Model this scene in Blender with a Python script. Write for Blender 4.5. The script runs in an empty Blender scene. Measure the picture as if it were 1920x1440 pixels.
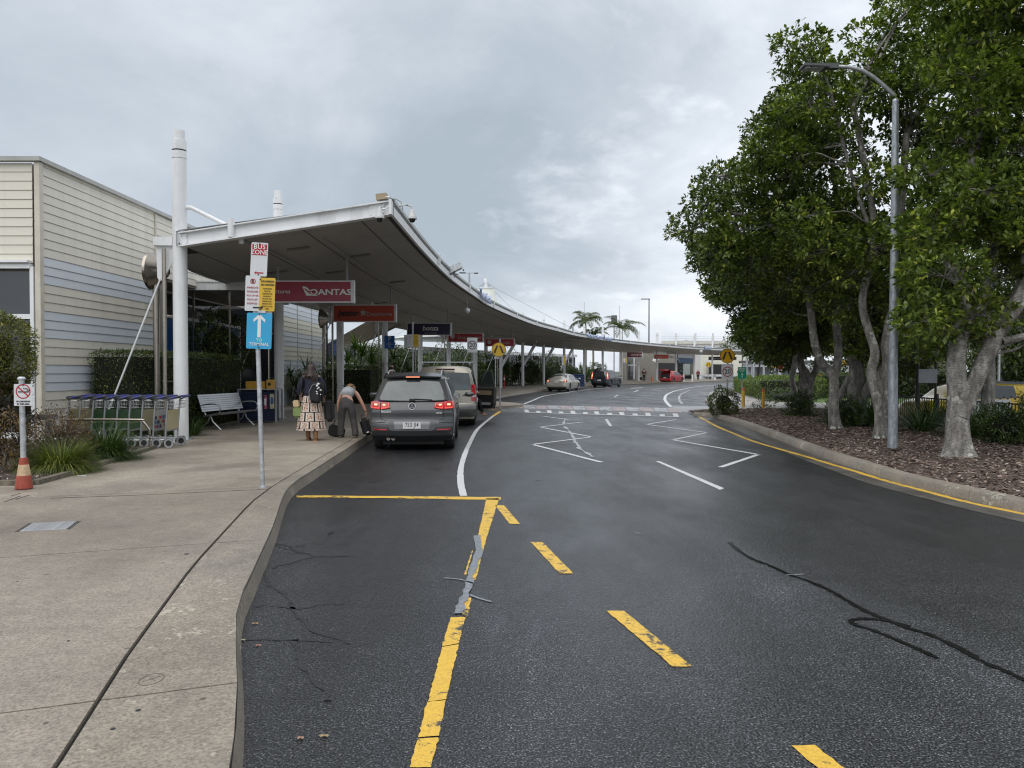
import bpy, bmesh, math, random
import numpy as np
from mathutils import Vector, Matrix
sc = bpy.context.scene
RND = random.Random(11)
NR = np.random.default_rng(5)
rad = math.radians
# ------------------------------------------------------------------ camera, sky, sun, exposure
F = 1443.0            # focal length in pixels of the 1920 wide photograph
PITCH = math.atan(25 / F)
CAMH = 1.70
cam_d = bpy.data.cameras.new("camera")
cam = bpy.data.objects.new("camera", cam_d)
sc.collection.objects.link(cam)
cam.location = (0, 0, CAMH)
cam.rotation_euler = (math.pi / 2 - PITCH, 0, 0)
cam_d.sensor_width = 36
cam_d.lens = 36 * F / 1920
cam_d.clip_start = 0.05
cam_d.clip_end = 3000
sc.camera = cam
sc.view_settings.view_transform = 'Standard'
sc.view_settings.look = 'None'
sc.view_settings.gamma = 1
sc.view_settings.exposure = 0.50
sc.view_settings.use_curve_mapping = False
sc.render.engine = 'CYCLES'
sc.cycles.use_denoising = True
sc.cycles.denoising_prefilter = 'ACCURATE'
sc.cycles.max_bounces = 6
sc.cycles.diffuse_bounces = 3
sc.cycles.transparent_max_bounces = 8
sc.render.film_transparent = False
sc.cycles.filter_width = 1.15
SUN_EL, SUN_AZ = rad(62), rad(200)
world = bpy.data.worlds.new("World")
sc.world = world
world.use_nodes = True
def build_world():
 nt = world.node_tree
 N, L = nt.nodes, nt.links
 N.clear()
 out = N.new('ShaderNodeOutputWorld')
 sky = N.new('ShaderNodeTexSky')
 sky.sky_type = 'NISHITA'
 sky.sun_disc = False
 sky.sun_elevation = SUN_EL
 sky.sun_rotation = SUN_AZ
 sky.dust_density = 2.0
 bg = N.new('ShaderNodeBackground')
 bg.inputs['Strength'].default_value = 0.08
 L.new(sky.outputs[0], bg.inputs['Color'])
 tc = N.new('ShaderNodeTexCoord')
 sep = N.new('ShaderNodeSeparateXYZ')
 L.new(tc.outputs['Generated'], sep.inputs[0])
 def mth(op, a, b=None, c=None):
  m = N.new('ShaderNodeMath')
  m.operation = op
  for i, q in enumerate((a, b, c)):
   if q is None:
    continue
   if isinstance(q, (int, float)):
    m.inputs[i].default_value = q
   else:
    L.new(q, m.inputs[i])
  return m.outputs[0]
 # cloud layer coordinates: the view direction carried onto a flat cloud deck
 zc = mth('MAXIMUM', sep.outputs['Z'], 0.0)
 zz = mth('ADD', zc, 0.38)
 px = mth('DIVIDE', sep.outputs['X'], zz)
 py = mth('DIVIDE', sep.outputs['Y'], zz)
 comb = N.new('ShaderNodeCombineXYZ')
 L.new(px, comb.inputs[0])
 L.new(py, comb.inputs[1])
 off = N.new('ShaderNodeVectorMath')
 off.operation = 'ADD'
 L.new(comb.outputs[0], off.inputs[0])
 off.inputs[1].default_value = (3.1, 7.4, 1.0)
 def noise(scale, detail, rough, dist=0.0, vec=None):
  n = N.new('ShaderNodeTexNoise')
  n.inputs['Scale'].default_value = scale
  n.inputs['Detail'].default_value = detail
  n.inputs['Roughness'].default_value = rough
  n.inputs['Distortion'].default_value = dist
  L.new(vec or off.outputs[0], n.inputs['Vector'])
  return n.outputs['Fac']
 def ramp(fac, stops):
  r = N.new('ShaderNodeValToRGB')
  e = r.color_ramp.elements
  e[0].position, e[0].color = stops[0][0], (*stops[0][1], 1)
  e[1].position, e[1].color = stops[-1][0], (*stops[-1][1], 1)
  for p, c in stops[1:-1]:
   k = e.new(p)
   k.color = (*c, 1)
  L.new(fac, r.inputs[0])
  return r.outputs[0]
 big = noise(0.62, 3, 0.5, 0.3)
 mid = noise(1.9, 7, 0.58, 0.6)
 fine = noise(5.0, 8, 0.6, 0.2)
 s1 = mth('MULTIPLY', big, 0.66)
 s2 = mth('MULTIPLY_ADD', mid, 0.24, s1)
 s3 = mth('MULTIPLY_ADD', fine, 0.10, s2)
 # a heavy rain cloud ahead, and the thin bright break under it
 def blob(dx, dy, dz, inner, outer, wm=.35, wf=.14):
  v = Vector((dx, dy, dz)).normalized()
  vn = N.new('ShaderNodeVectorMath')
  vn.operation = 'NORMALIZE'
  L.new(tc.outputs['Generated'], vn.inputs[0])
  d = N.new('ShaderNodeVectorMath')
  d.operation = 'DISTANCE'
  L.new(vn.outputs[0], d.inputs[0])
  d.inputs[1].default_value = v
  wob = mth('MULTIPLY_ADD', mid, wm, d.outputs['Value'])
  wob = mth('MULTIPLY_ADD', fine, wf, wob)
  k_ = (wm + wf) * .5
  mr = N.new('ShaderNodeMapRange')
  mr.interpolation_type = 'SMOOTHSTEP'
  mr.inputs['From Min'].default_value = inner + k_
  mr.inputs['From Max'].default_value = outer + k_
  mr.inputs['To Min'].default_value = 1
  mr.inputs['To Max'].default_value = 0
  L.new(wob, mr.inputs['Value'])
  return mr.outputs[0]
 dark = blob(0.08, 1, 0.36, 0.0, 0.42)
 dark2 = blob(0.16, 1, 0.21, 0.0, 0.16)
 brk = blob(0.125, 1, 0.265, -0.06, 0.115, .6, .7)
 brk2 = blob(-0.40, 1, 0.50, 0.0, 0.38)
 s4 = mth('MULTIPLY_ADD', dark, -0.13, mth('ADD', mth('MULTIPLY', s3, 1.35), -0.088))
 s4 = mth('MULTIPLY_ADD', dark2, -0.02, s4)
 s5 = mth('MULTIPLY_ADD', brk, 0.17, s4)
 s5 = mth('MULTIPLY_ADD', brk2, 0.085, s5)
 col = ramp(s5, [(0.38, (0.36, 0.42, 0.475)), (0.46, (0.44, 0.495, 0.555)),
     (0.54, (0.565, 0.61, 0.67)), (0.61, (0.66, 0.705, 0.765)), (0.70, (0.82, 0.855, 0.90))])
 cl = N.new('ShaderNodeBackground')
 cl.inputs['Strength'].default_value = 0.90
 L.new(col, cl.inputs['Color'])
 mix = N.new('ShaderNodeMixShader')
 mix.inputs[0].default_value = 0.93
 L.new(bg.outputs[0], mix.inputs[1])
 L.new(cl.outputs[0], mix.inputs[2])
 L.new(mix.outputs[0], out.inputs[0])
build_world()
sun_d = bpy.data.lights.new("sun", 'SUN')
sun_d.energy = 1.45
sun_d.angle = rad(80)
sun_d.color = (1.0, 0.965, 0.92)
sun = bpy.data.objects.new("sun", sun_d)
sc.collection.objects.link(sun)
sun_dir = Vector((math.sin(SUN_AZ) * math.cos(SUN_EL), math.cos(SUN_AZ) * math.cos(SUN_EL), math.sin(SUN_EL)))
sun.rotation_euler = sun_dir.to_track_quat('Z', 'Y').to_euler()
# ------------------------------------------------------------------ measuring: a pixel of the photograph to a place in the world
def _dir(px, py):
 a, b = (px - 960) / F, (720 - py) / F
 c, s = math.cos(PITCH), math.sin(PITCH)
 return Vector((a, c + b * s, -s + b * c))
def G(px, py, z=0.0):
 """where the ray meets the level z"""
 d = _dir(px, py)
 t = (z - CAMH) / d.z
 return Vector((d.x * t, d.y * t, z))
def P(px, py, Y):
 """where the ray meets the distance Y"""
 d = _dir(px, py)
 t = Y / d.y
 return Vector((d.x * t, Y, CAMH + d.z * t))
# ------------------------------------------------------------------ materials
MATS = {}
def new_mat(name):
 m = bpy.data.materials.new(name)
 m.use_nodes = True
 nt = m.node_tree
 b = nt.nodes['Principled BSDF']
 return m, nt, b
def noise_node(nt, scale, detail=4, rough=.55, coord='Object', mapping=None):
 tc = nt.nodes.new('ShaderNodeTexCoord')
 n = nt.nodes.new('ShaderNodeTexNoise')
 n.inputs['Scale'].default_value = scale
 n.inputs['Detail'].default_value = detail
 n.inputs['Roughness'].default_value = rough
 if mapping:
  mp = nt.nodes.new('ShaderNodeMapping')
  mp.inputs['Scale'].default_value = mapping
  nt.links.new(tc.outputs[coord], mp.inputs[0])
  nt.links.new(mp.outputs[0], n.inputs['Vector'])
 else:
  nt.links.new(tc.outputs[coord], n.inputs['Vector'])
 return n
def ramp_node(nt, fac, stops):
 r = nt.nodes.new('ShaderNodeValToRGB')
 e = r.color_ramp.elements
 e[0].position, e[0].color = stops[0][0], (*stops[0][1], 1)
 e[1].position, e[1].color = stops[-1][0], (*stops[-1][1], 1)
 for p, c in stops[1:-1]:
  k = e.new(p)
  k.color = (*c, 1)
 nt.links.new(fac, r.inputs[0])
 return r
def mix_node(nt, mode, fac, a, b):
 m = nt.nodes.new('ShaderNodeMix')
 m.data_type = 'RGBA'
 m.blend_type = mode
 for i, q in ((0, fac), (6, a), (7, b)):
  if isinstance(q, (int, float)):
   m.inputs[i].default_value = q
  elif isinstance(q, tuple):
   m.inputs[i].default_value = (*q, 1) if len(q) == 3 else q
  else:
   nt.links.new(q, m.inputs[i])
 return m.outputs[2]
def M(name, col, rough=.5, metal=0.0, var=.12, scale=3.0, bump=0.0, bscale=40., dirt=0.0, coat=0.0, emit=None, estr=0.0, spec=.5, stretch=None):
 """a plain material with a little uneven colour, wear and relief"""
 if name in MATS:
  return MATS[name]
 m, nt, b = new_mat(name)
 b.inputs['Roughness'].default_value = rough
 b.inputs['Metallic'].default_value = metal
 b.inputs['Coat Weight'].default_value = coat
 b.inputs['Specular IOR Level'].default_value = spec
 n = noise_node(nt, scale, 5, .6, mapping=stretch)
 lo = tuple(max(0, c * (1 - var)) for c in col)
 hi = tuple(min(1, c * (1 + var)) for c in col)
 r = ramp_node(nt, n.outputs['Fac'], [(.3, lo), (.7, hi)])
 c = r.outputs[0]
 if dirt > 0:
  n2 = noise_node(nt, scale * 2.3, 8, .7, mapping=(1, 1, .25))
  r2 = ramp_node(nt, n2.outputs['Fac'], [(.52, (0, 0, 0)), (.72, (1, 1, 1))])
  mm = nt.nodes.new('ShaderNodeMath')
  mm.operation = 'MULTIPLY'
  mm.inputs[1].default_value = dirt
  nt.links.new(r2.outputs[0], mm.inputs[0])
  c = mix_node(nt, 'MIX', mm.outputs[0], c, tuple(k * .35 for k in col))
 nt.links.new(c, b.inputs['Base Color'])
 rr = nt.nodes.new('ShaderNodeMapRange')
 rr.inputs['To Min'].default_value = max(0, rough - .08)
 rr.inputs['To Max'].default_value = min(1, rough + .08)
 nt.links.new(n.outputs['Fac'], rr.inputs['Value'])
 nt.links.new(rr.outputs[0], b.inputs['Roughness'])
 if bump > 0:
  nb = noise_node(nt, bscale, 4, .6)
  bp = nt.nodes.new('ShaderNodeBump')
  bp.inputs['Strength'].default_value = bump
  bp.inputs['Distance'].default_value = .01
  nt.links.new(nb.outputs['Fac'], bp.inputs['Height'])
  nt.links.new(bp.outputs[0], b.inputs['Normal'])
 if emit:
  b.inputs['Emission Color'].default_value = (*emit, 1)
  b.inputs['Emission Strength'].default_value = estr
 MATS[name] = m
 return m
def leaf_mat(name, dark, light, tip=None, trans=.25, rough=.45, clump=.8):
 if name in MATS:
  return MATS[name]
 m, nt, b = new_mat(name)
 N, L = nt.nodes, nt.links
 geo = N.new('ShaderNodeNewGeometry')
 stops = [(0.0, dark), (.75, light)]
 if tip:
  stops += [(.9, light), (1.0, tip)]
 r = ramp_node(nt, geo.outputs['Random Per Island'], stops)
 n = noise_node(nt, clump, 3, .5)
 r2 = ramp_node(nt, n.outputs['Fac'], [(.35, (.55, .58, .55)), (.65, (1.35, 1.28, 1.05))])
 c = mix_node(nt, 'MULTIPLY', 1.0, r.outputs[0], r2.outputs[0])
 L.new(c, b.inputs['Base Color'])
 b.inputs['Roughness'].default_value = rough
 b.inputs['Specular IOR Level'].default_value = .45
 tr = N.new('ShaderNodeBsdfTranslucent')
 c2 = mix_node(nt, 'MULTIPLY', 1.0, c, (1.2, 1.5, .5))
 L.new(c2, tr.inputs['Color'])
 mx = N.new('ShaderNodeMixShader')
 mx.inputs[0].default_value = trans
 L.new(b.outputs[0], mx.inputs[1])
 L.new(tr.outputs[0], mx.inputs[2])
 L.new(mx.outputs[0], N['Material Output'].inputs[0])
 MATS[name] = m
 return m
def asphalt_mat(name='asphalt', tint=1.0, blue=0.0, lane=True):
 if name in MATS:
  return MATS[name]
 m, nt, b = new_mat(name)
 N, L = nt.nodes, nt.links
 n1 = noise_node(nt, 95, 2, .5)
 v = N.new('ShaderNodeTexVoronoi')
 v.inputs['Scale'].default_value = 62
 tc = N.new('ShaderNodeTexCoord')
 L.new(tc.outputs['Object'], v.inputs['Vector'])
 t = tint
 r1 = ramp_node(nt, n1.outputs['Fac'], [(.38, (.003 * t, .0032 * t, .0034 * t)), (.50, (.017 * t, .0175 * t, .0182 * t)),
           (.58, (.040 * t, .041 * t, .0425 * t)), (.68, (.13 * t, .131 * t, .134 * t))])
 sepv = N.new('ShaderNodeSeparateColor')
 L.new(v.outputs['Color'], sepv.inputs[0])
 r2 = ramp_node(nt, sepv.outputs[0], [(.0, (.55, .55, .56)), (.75, (1.1, 1.1, 1.1)), (1.0, (1.8, 1.78, 1.75))])
 c = mix_node(nt, 'MULTIPLY', 1.0, r1.outputs[0], r2.outputs[0])
 # worn tracks along the lanes and broad patches, wet sheen painted into their colour
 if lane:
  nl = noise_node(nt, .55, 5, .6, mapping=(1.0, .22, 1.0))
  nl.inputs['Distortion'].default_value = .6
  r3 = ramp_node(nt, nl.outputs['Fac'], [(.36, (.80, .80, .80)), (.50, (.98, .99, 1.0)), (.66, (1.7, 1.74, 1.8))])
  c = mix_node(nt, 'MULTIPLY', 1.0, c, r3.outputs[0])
  # through lane: worn paler than the newer bay, plus wet sheen painted into colour
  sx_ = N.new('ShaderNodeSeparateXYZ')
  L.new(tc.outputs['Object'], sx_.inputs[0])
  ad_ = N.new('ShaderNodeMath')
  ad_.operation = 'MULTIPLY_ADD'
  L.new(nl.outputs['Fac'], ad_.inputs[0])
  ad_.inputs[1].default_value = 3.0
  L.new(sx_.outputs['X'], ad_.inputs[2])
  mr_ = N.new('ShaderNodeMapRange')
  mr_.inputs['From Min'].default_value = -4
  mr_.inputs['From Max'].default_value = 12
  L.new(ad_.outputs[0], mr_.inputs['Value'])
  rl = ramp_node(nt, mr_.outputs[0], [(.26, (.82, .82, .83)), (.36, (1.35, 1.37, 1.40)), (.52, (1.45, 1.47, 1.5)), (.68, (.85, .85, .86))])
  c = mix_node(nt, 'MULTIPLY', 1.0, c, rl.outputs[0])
  nm = noise_node(nt, 2.1, 6, .65)
  r4 = ramp_node(nt, nm.outputs['Fac'], [(.3, (.82, .82, .82)), (.7, (1.2, 1.2, 1.2))])
  c = mix_node(nt, 'MULTIPLY', 1.0, c, r4.outputs[0])
 else:
  nm = noise_node(nt, 1.1, 6, .6)
  r4 = ramp_node(nt, nm.outputs['Fac'], [(.3, (.75, .75, .75)), (.7, (1.25, 1.25, 1.25))])
  c = mix_node(nt, 'MULTIPLY', 1.0, c, r4.outputs[0])
 L.new(c, b.inputs['Base Color'])
 nw = noise_node(nt, .9, 5, .6, mapping=(1, .35, 1))
 mr = N.new('ShaderNodeMapRange')
 mr.inputs['From Min'].default_value = .35
 mr.inputs['From Max'].default_value = .65
 mr.inputs['To Min'].default_value = .28
 mr.inputs['To Max'].default_value = .46
 L.new(nw.outputs['Fac'], mr.inputs['Value'])
 L.new(mr.outputs[0], b.inputs['Roughness'])
 b.inputs['Specular IOR Level'].default_value = .42
 mh = N.new('ShaderNodeMath')
 mh.operation = 'MULTIPLY_ADD'
 L.new(v.outputs['Distance'], mh.inputs[0])
 mh.inputs[1].default_value = -1.0
 L.new(n1.outputs['Fac'], mh.inputs[2])
 bp = N.new('ShaderNodeBump')
 bp.inputs['Strength'].default_value = .55
 bp.inputs['Distance'].default_value = .006
 L.new(mh.outputs[0], bp.inputs['Height'])
 L.new(bp.outputs[0], b.inputs['Normal'])
 MATS[name] = m
 return m
def concrete_mat(name, col, speck=1.0, stain=.5, rough=.6, lichen=False, bump=.3, wet=True):
 if name in MATS:
  return MATS[name]
 m, nt, b = new_mat(name)
 N, L = nt.nodes, nt.links
 n1 = noise_node(nt, 70, 3, .6)
 n2 = noise_node(nt, .75, 6, .6)
 n3 = noise_node(nt, 6, 6, .7)
 a = tuple(c * (1 - .42 * speck) for c in col)
 h = tuple(min(1, c * (1 + .40 * speck)) for c in col)
 r1 = ramp_node(nt, n1.outputs['Fac'], [(.34, a), (.5, col), (.68, h)])
 r2 = ramp_node(nt, n2.outputs['Fac'], [(.3, (1 - .5 * stain, 1 - .5 * stain, 1 - .48 * stain)), (.7, (1.12, 1.1, 1.07))])
 r3 = ramp_node(nt, n3.outputs['Fac'], [(.3, (1 - .22 * stain,) * 3), (.7, (1.1, 1.1, 1.1))])
 c = mix_node(nt, 'MULTIPLY', 1.0, r1.outputs[0], r2.outputs[0])
 c = mix_node(nt, 'MULTIPLY', 1.0, c, r3.outputs[0])
 vg = N.new('ShaderNodeTexVoronoi')
 vg.inputs['Scale'].default_value = 2.6
 tcg = N.new('ShaderNodeTexCoord')
 L.new(tcg.outputs['Object'], vg.inputs['Vector'])
 rg_ = ramp_node(nt, vg.outputs['Distance'], [(.035, (.45, .44, .43)), (.05, (1, 1, 1))])
 c = mix_node(nt, 'MULTIPLY', 1.0, c, rg_.outputs[0])
 ns_ = noise_node(nt, .28, 4, .6, mapping=(1, .6, 1))
 rs_ = ramp_node(nt, ns_.outputs['Fac'], [(.42, (.80, .79, .77)), (.55, (1.04, 1.04, 1.04))])
 c = mix_node(nt, 'MULTIPLY', 1.0, c, rs_.outputs[0])
 if lichen:
  n4 = noise_node(nt, 22, 6, .75)
  n5 = noise_node(nt, 1.3, 3, .6)
  mm = N.new('ShaderNodeMath')
  mm.operation = 'MULTIPLY'
  L.new(n4.outputs['Fac'], mm.inputs[0])
  L.new(n5.outputs['Fac'], mm.inputs[1])
  r4 = ramp_node(nt, mm.outputs[0], [(.325, (0, 0, 0)), (.38, (1, 1, 1))])
  c = mix_node(nt, 'MIX', r4.outputs[0], c, (.44, .42, .33))
 L.new(c, b.inputs['Base Color'])
 mr = N.new('ShaderNodeMapRange')
 mr.inputs['From Min'].default_value = .35
 mr.inputs['From Max'].default_value = .65
 mr.inputs['To Min'].default_value = rough - (.2 if wet else .05)
 mr.inputs['To Max'].default_value = rough + .1
 L.new(n2.outputs['Fac'], mr.inputs['Value'])
 L.new(mr.outputs[0], b.inputs['Roughness'])
 bp = N.new('ShaderNodeBump')
 bp.inputs['Strength'].default_value = bump
 bp.inputs['Distance'].default_value = .005
 L.new(n1.outputs['Fac'], bp.inputs['Height'])
 L.new(bp.outputs[0], b.inputs['Normal'])
 MATS[name] = m
 return m
def paint_mat(name, col, wear=.5, worn=(.06, .062, .066), scale=9.0, rough=.5):
 """road paint rubbed away in flakes"""
 if name in MATS:
  return MATS[name]
 m, nt, b = new_mat(name)
 n = noise_node(nt, scale, 9, .78)
 n2 = noise_node(nt, 1.6, 3, .5)
 mm = nt.nodes.new('ShaderNodeMath')
 mm.operation = 'MULTIPLY_ADD'
 nt.links.new(n2.outputs['Fac'], mm.inputs[0])
 mm.inputs[1].default_value = .35
 nt.links.new(n.outputs['Fac'], mm.inputs[2])
 lo = .36 + .26 * wear
 r = ramp_node(nt, mm.outputs[0], [(lo, (0, 0, 0)), (lo + .05, (1, 1, 1))])
 n3 = noise_node(nt, 60, 3, .6)
 r3 = ramp_node(nt, n3.outputs['Fac'], [(.3, tuple(k * .72 for k in col)), (.6, col)])
 c = mix_node(nt, 'MIX', r.outputs[0], worn, r3.outputs[0])
 nt.links.new(c, b.inputs['Base Color'])
 b.inputs['Roughness'].default_value = rough
 bp = nt.nodes.new('ShaderNodeBump')
 bp.inputs['Strength'].default_value = .35
 bp.inputs['Distance'].default_value = .004
 nt.links.new(n3.outputs['Fac'], bp.inputs['Height'])
 nt.links.new(bp.outputs[0], b.inputs['Normal'])
 MATS[name] = m
 return m
def bark_mat(name='bark'):
 if name in MATS:
  return MATS[name]
 m, nt, b = new_mat(name)
 n = noise_node(nt, 5, 8, .68, mapping=(1.6, 1.6, .55))
 r = ramp_node(nt, n.outputs['Fac'], [(.3, (.062, .057, .051)), (.48, (.19, .178, .16)), (.66, (.38, .362, .335))])
 n4 = noise_node(nt, 26, 5, .7, mapping=(.7, .7, 2.6))
 r4 = ramp_node(nt, n4.outputs['Fac'], [(.36, (.45, .44, .43)), (.58, (1.18, 1.18, 1.18))])
 c = mix_node(nt, 'MULTIPLY', 1.0, r.outputs[0], r4.outputs[0])
 v = nt.nodes.new('ShaderNodeTexVoronoi')
 v.inputs['Scale'].default_value = 6.5
 v.inputs['Randomness'].default_value = 1
 tc = nt.nodes.new('ShaderNodeTexCoord')
 nt.links.new(tc.outputs['Object'], v.inputs['Vector'])
 n5 = noise_node(nt, 40, 3, .7)
 ad = nt.nodes.new('ShaderNodeMath')
 ad.operation = 'MULTIPLY_ADD'
 nt.links.new(n5.outputs['Fac'], ad.inputs[0])
 ad.inputs[1].default_value = .18
 nt.links.new(v.outputs['Distance'], ad.inputs[2])
 r5 = ramp_node(nt, ad.outputs[0], [(.36, (1, 1, 1)), (.40, (0, 0, 0))])
 n6 = noise_node(nt, .9, 3, .5)
 r6 = ramp_node(nt, n6.outputs['Fac'], [(.46, (0, 0, 0)), (.52, (1, 1, 1))])
 mk = mix_node(nt, 'MULTIPLY', 1.0, r5.outputs[0], r6.outputs[0])
 c = mix_node(nt, 'MIX', mk, c, (.47, .47, .41))
 nt.links.new(c, b.inputs['Base Color'])
 b.inputs['Roughness'].default_value = .72
 bp = nt.nodes.new('ShaderNodeBump')
 bp.inputs['Strength'].default_value = .9
 bp.inputs['Distance'].default_value = .03
 nt.links.new(n.outputs['Fac'], bp.inputs['Height'])
 bp2 = nt.nodes.new('ShaderNodeBump')
 bp2.inputs['Strength'].default_value = .4
 bp2.inputs['Distance'].default_value = .008
 nt.links.new(n4.outputs['Fac'], bp2.inputs['Height'])
 nt.links.new(bp.outputs[0], bp2.inputs['Normal'])
 nt.links.new(bp2.outputs[0], b.inputs['Normal'])
 MATS[name] = m
 return m
WHITE = M('white_paint', (.74, .75, .76), .42, var=.07, scale=1.3, dirt=.35)
WHITE2 = M('clean_white_paint', (.78, .79, .80), .4, var=.04)
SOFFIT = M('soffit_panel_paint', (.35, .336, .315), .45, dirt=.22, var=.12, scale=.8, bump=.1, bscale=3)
STEEL = M('stainless_steel', (.36, .325, .28), .25, 1.0, var=.1, scale=5)
GALV = M('galvanised_steel', (.50, .52, .54), .48, .75, var=.28, scale=14, bump=.1, bscale=60)
DARK = M('dark_metal', (.02, .02, .022), .6, var=.2)  # one near-black tone shared by backings, gaps, housings and dark fittings
BLACK = M('black_plastic', (.018, .018, .019), .5, var=.2)
RUBBER = M('tyre_rubber', (.02, .02, .021), .8, var=.25, bump=.2)
CREAM = M('cream_cladding', (.70, .665, .575), .45, var=.07, scale=.9, bump=.15, bscale=90, dirt=.25)
BLUEGREY = M('blue_grey_cladding', (.62, .66, .71), .42, var=.05, scale=.6, bump=.15, bscale=90, dirt=.12)
GLASSDARK = M('dark_window_glass', (.018, .021, .026), .04, var=.1, spec=.9)
GREYCL = M('grey_trim', (.30, .31, .32), .5)
# ------------------------------------------------------------------ mesh building
class MB:
 def __init__(s):
  s.v, s.f, s.m = [], [], []
 def add(s, vs, fs, m=0):
  o = len(s.v)
  s.v.extend([tuple(p) for p in vs])
  s.f.extend([tuple(i + o for i in f) for f in fs])
  s.m.extend([m] * len(fs))
  return s
 def box(s, c, d, m=0, rz=0.0, rx=0.0, ry=0.0):
  x, y, z = d[0] / 2, d[1] / 2, d[2] / 2
  R_ = Matrix.Rotation(rz, 3, 'Z') @ Matrix.Rotation(ry, 3, 'Y') @ Matrix.Rotation(rx, 3, 'X')
  c = Vector(c)
  vs = [c + R_ @ Vector(p) for p in ((-x, -y, -z), (x, -y, -z), (x, y, -z), (-x, y, -z), (-x, -y, z), (x, -y, z), (x, y, z), (-x, y, z))]
  return s.add(vs, [(0, 3, 2, 1), (4, 5, 6, 7), (0, 1, 5, 4), (1, 2, 6, 5), (2, 3, 7, 6), (3, 0, 4, 7)], m)
 def bar(s, a, b, w, h, m=0, up=(0, 0, 1)):
  a, b = Vector(a), Vector(b)
  d = (b - a).normalized()
  u = Vector(up)
  sx = d.cross(u)
  if sx.length < 1e-4:
   sx = d.cross(Vector((1, 0, 0)))
  sx.normalize()
  u = sx.cross(d).normalized()
  vs = []
  for p in (a, b):
   for i, j in ((-1, -1), (1, -1), (1, 1), (-1, 1)):
    vs.append(p + sx * (i * w / 2) + u * (j * h / 2))
  return s.add(vs, [(0, 1, 2, 3), (7, 6, 5, 4), (0, 4, 5, 1), (1, 5, 6, 2), (2, 6, 7, 3), (3, 7, 4, 0)], m)
 def tube(s, pts, r, n=10, m=0, caps=True):
  pts = [Vector(p) for p in pts]
  rs = r if isinstance(r, (list, tuple)) else [r] * len(pts)
  ref = None
  rings = []
  for i, p in enumerate(pts):
   if i == 0:
    d = pts[1] - p
   elif i == len(pts) - 1:
    d = p - pts[i - 1]
   else:
    d = (pts[i + 1] - p).normalized() + (p - pts[i - 1]).normalized()
   d.normalize()
   if ref is None:
    ref = Vector((0, 0, 1)) if abs(d.z) < .9 else Vector((1, 0, 0))
   x = d.cross(ref)
   if x.length < 1e-5:
    x = d.cross(Vector((0, 1, 0)))
   x.normalize()
   y = x.cross(d).normalized()
   rings.append([p + (x * math.cos(2 * math.pi * k / n) + y * math.sin(2 * math.pi * k / n)) * rs[i] for k in range(n)])
  vs = [q for rr in rings for q in rr]
  fs = []
  for i in range(len(pts) - 1):
   for k in range(n):
    a, b = i * n + k, i * n + (k + 1) % n
    fs.append((a, a + n, b + n, b))
  if caps:
   fs.append(tuple(range(n)))
   fs.append(tuple(reversed(range((len(pts) - 1) * n, len(pts) * n))))
  return s.add(vs, fs, m)
 def cyl(s, a, b, r, r2=None, n=16, m=0, caps=True):
  return s.tube([a, b], [r, r if r2 is None else r2], n, m, caps)
 def lathe(s, prof, c=(0, 0, 0), n=20, m=0, axis='z', caps=True):
  vs, fs = [], []
  for r, z in prof:
   for k in range(n):
    a = 2 * math.pi * k / n
    p = (r * math.cos(a), r * math.sin(a), z)
    if axis == 'x':
     p = (p[2], p[0], p[1])
    elif axis == 'y':
     p = (p[0], p[2], p[1])
    vs.append((p[0] + c[0], p[1] + c[1], p[2] + c[2]))
  for i in range(len(prof) - 1):
   for k in range(n):
    a, b = i * n + k, i * n + (k + 1) % n
    fs.append((a, b, b + n, a + n))
  if caps:
   fs.append(tuple(reversed(range(n))))
   fs.append(tuple(range((len(prof) - 1) * n, len(prof) * n)))
  return s.add(vs, fs, m)
 def prism(s, poly, z0, z1, m=0):
  n = len(poly)
  vs = [(p[0], p[1], z0) for p in poly] + [(p[0], p[1], z1) for p in poly]
  fs = [tuple(reversed(range(n))), tuple(range(n, 2 * n))]
  fs += [(i, (i + 1) % n, (i + 1) % n + n, i + n) for i in range(n)]
  return s.add(vs, fs, m)
 def plate(s, poly, y0, y1, m=0):
  """outline in x,z given a thickness in y"""
  n = len(poly)
  vs = [(p[0], y0, p[1]) for p in poly] + [(p[0], y1, p[1]) for p in poly]
  fs = [tuple(range(n)), tuple(reversed(range(n, 2 * n)))]
  fs += [((i + 1) % n, i, i + n, (i + 1) % n + n) for i in range(n)]
  return s.add(vs, fs, m)
 def sphere(s, c, r, n=12, m=0, sc_=(1, 1, 1)):
  prof = []
  for i in range(n // 2 + 1):
   a = -math.pi / 2 + math.pi * i / (n // 2)
   prof.append((max(1e-4, math.cos(a) * r), math.sin(a) * r))
  o = MB().lathe(prof, n=n)
  return s.add([(p[0] * sc_[0] + c[0], p[1] * sc_[1] + c[1], p[2] * sc_[2] + c[2]) for p in o.v], o.f, m)
 def grid(s, rows, m=0, flip=False):
  nr, nc = len(rows), len(rows[0])
  fs = []
  for i in range(nr - 1):
   for j in range(nc - 1):
    q = (i * nc + j, i * nc + j + 1, (i + 1) * nc + j + 1, (i + 1) * nc + j)
    fs.append(q[::-1] if flip else q)
  return s.add([p for r_ in rows for p in r_], fs, m)
 def mesh(s, name, mats, smooth=0):
  me = bpy.data.meshes.new(name)
  me.from_pydata(s.v, [], s.f)
  for mm in (mats if isinstance(mats, (list, tuple)) else [mats]):
   me.materials.append(mm)
  if any(s.m):
   me.polygons.foreach_set('material_index', s.m)
  if smooth:
   me.polygons.foreach_set('use_smooth', [True] * len(s.f))
   me.set_sharp_from_angle(angle=rad(smooth))
  me.update()
  return me
 def build(s, name, mats, parent=None, smooth=0, **kw):
  return link(name, s.mesh(name, mats, smooth), parent, **kw)
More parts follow.
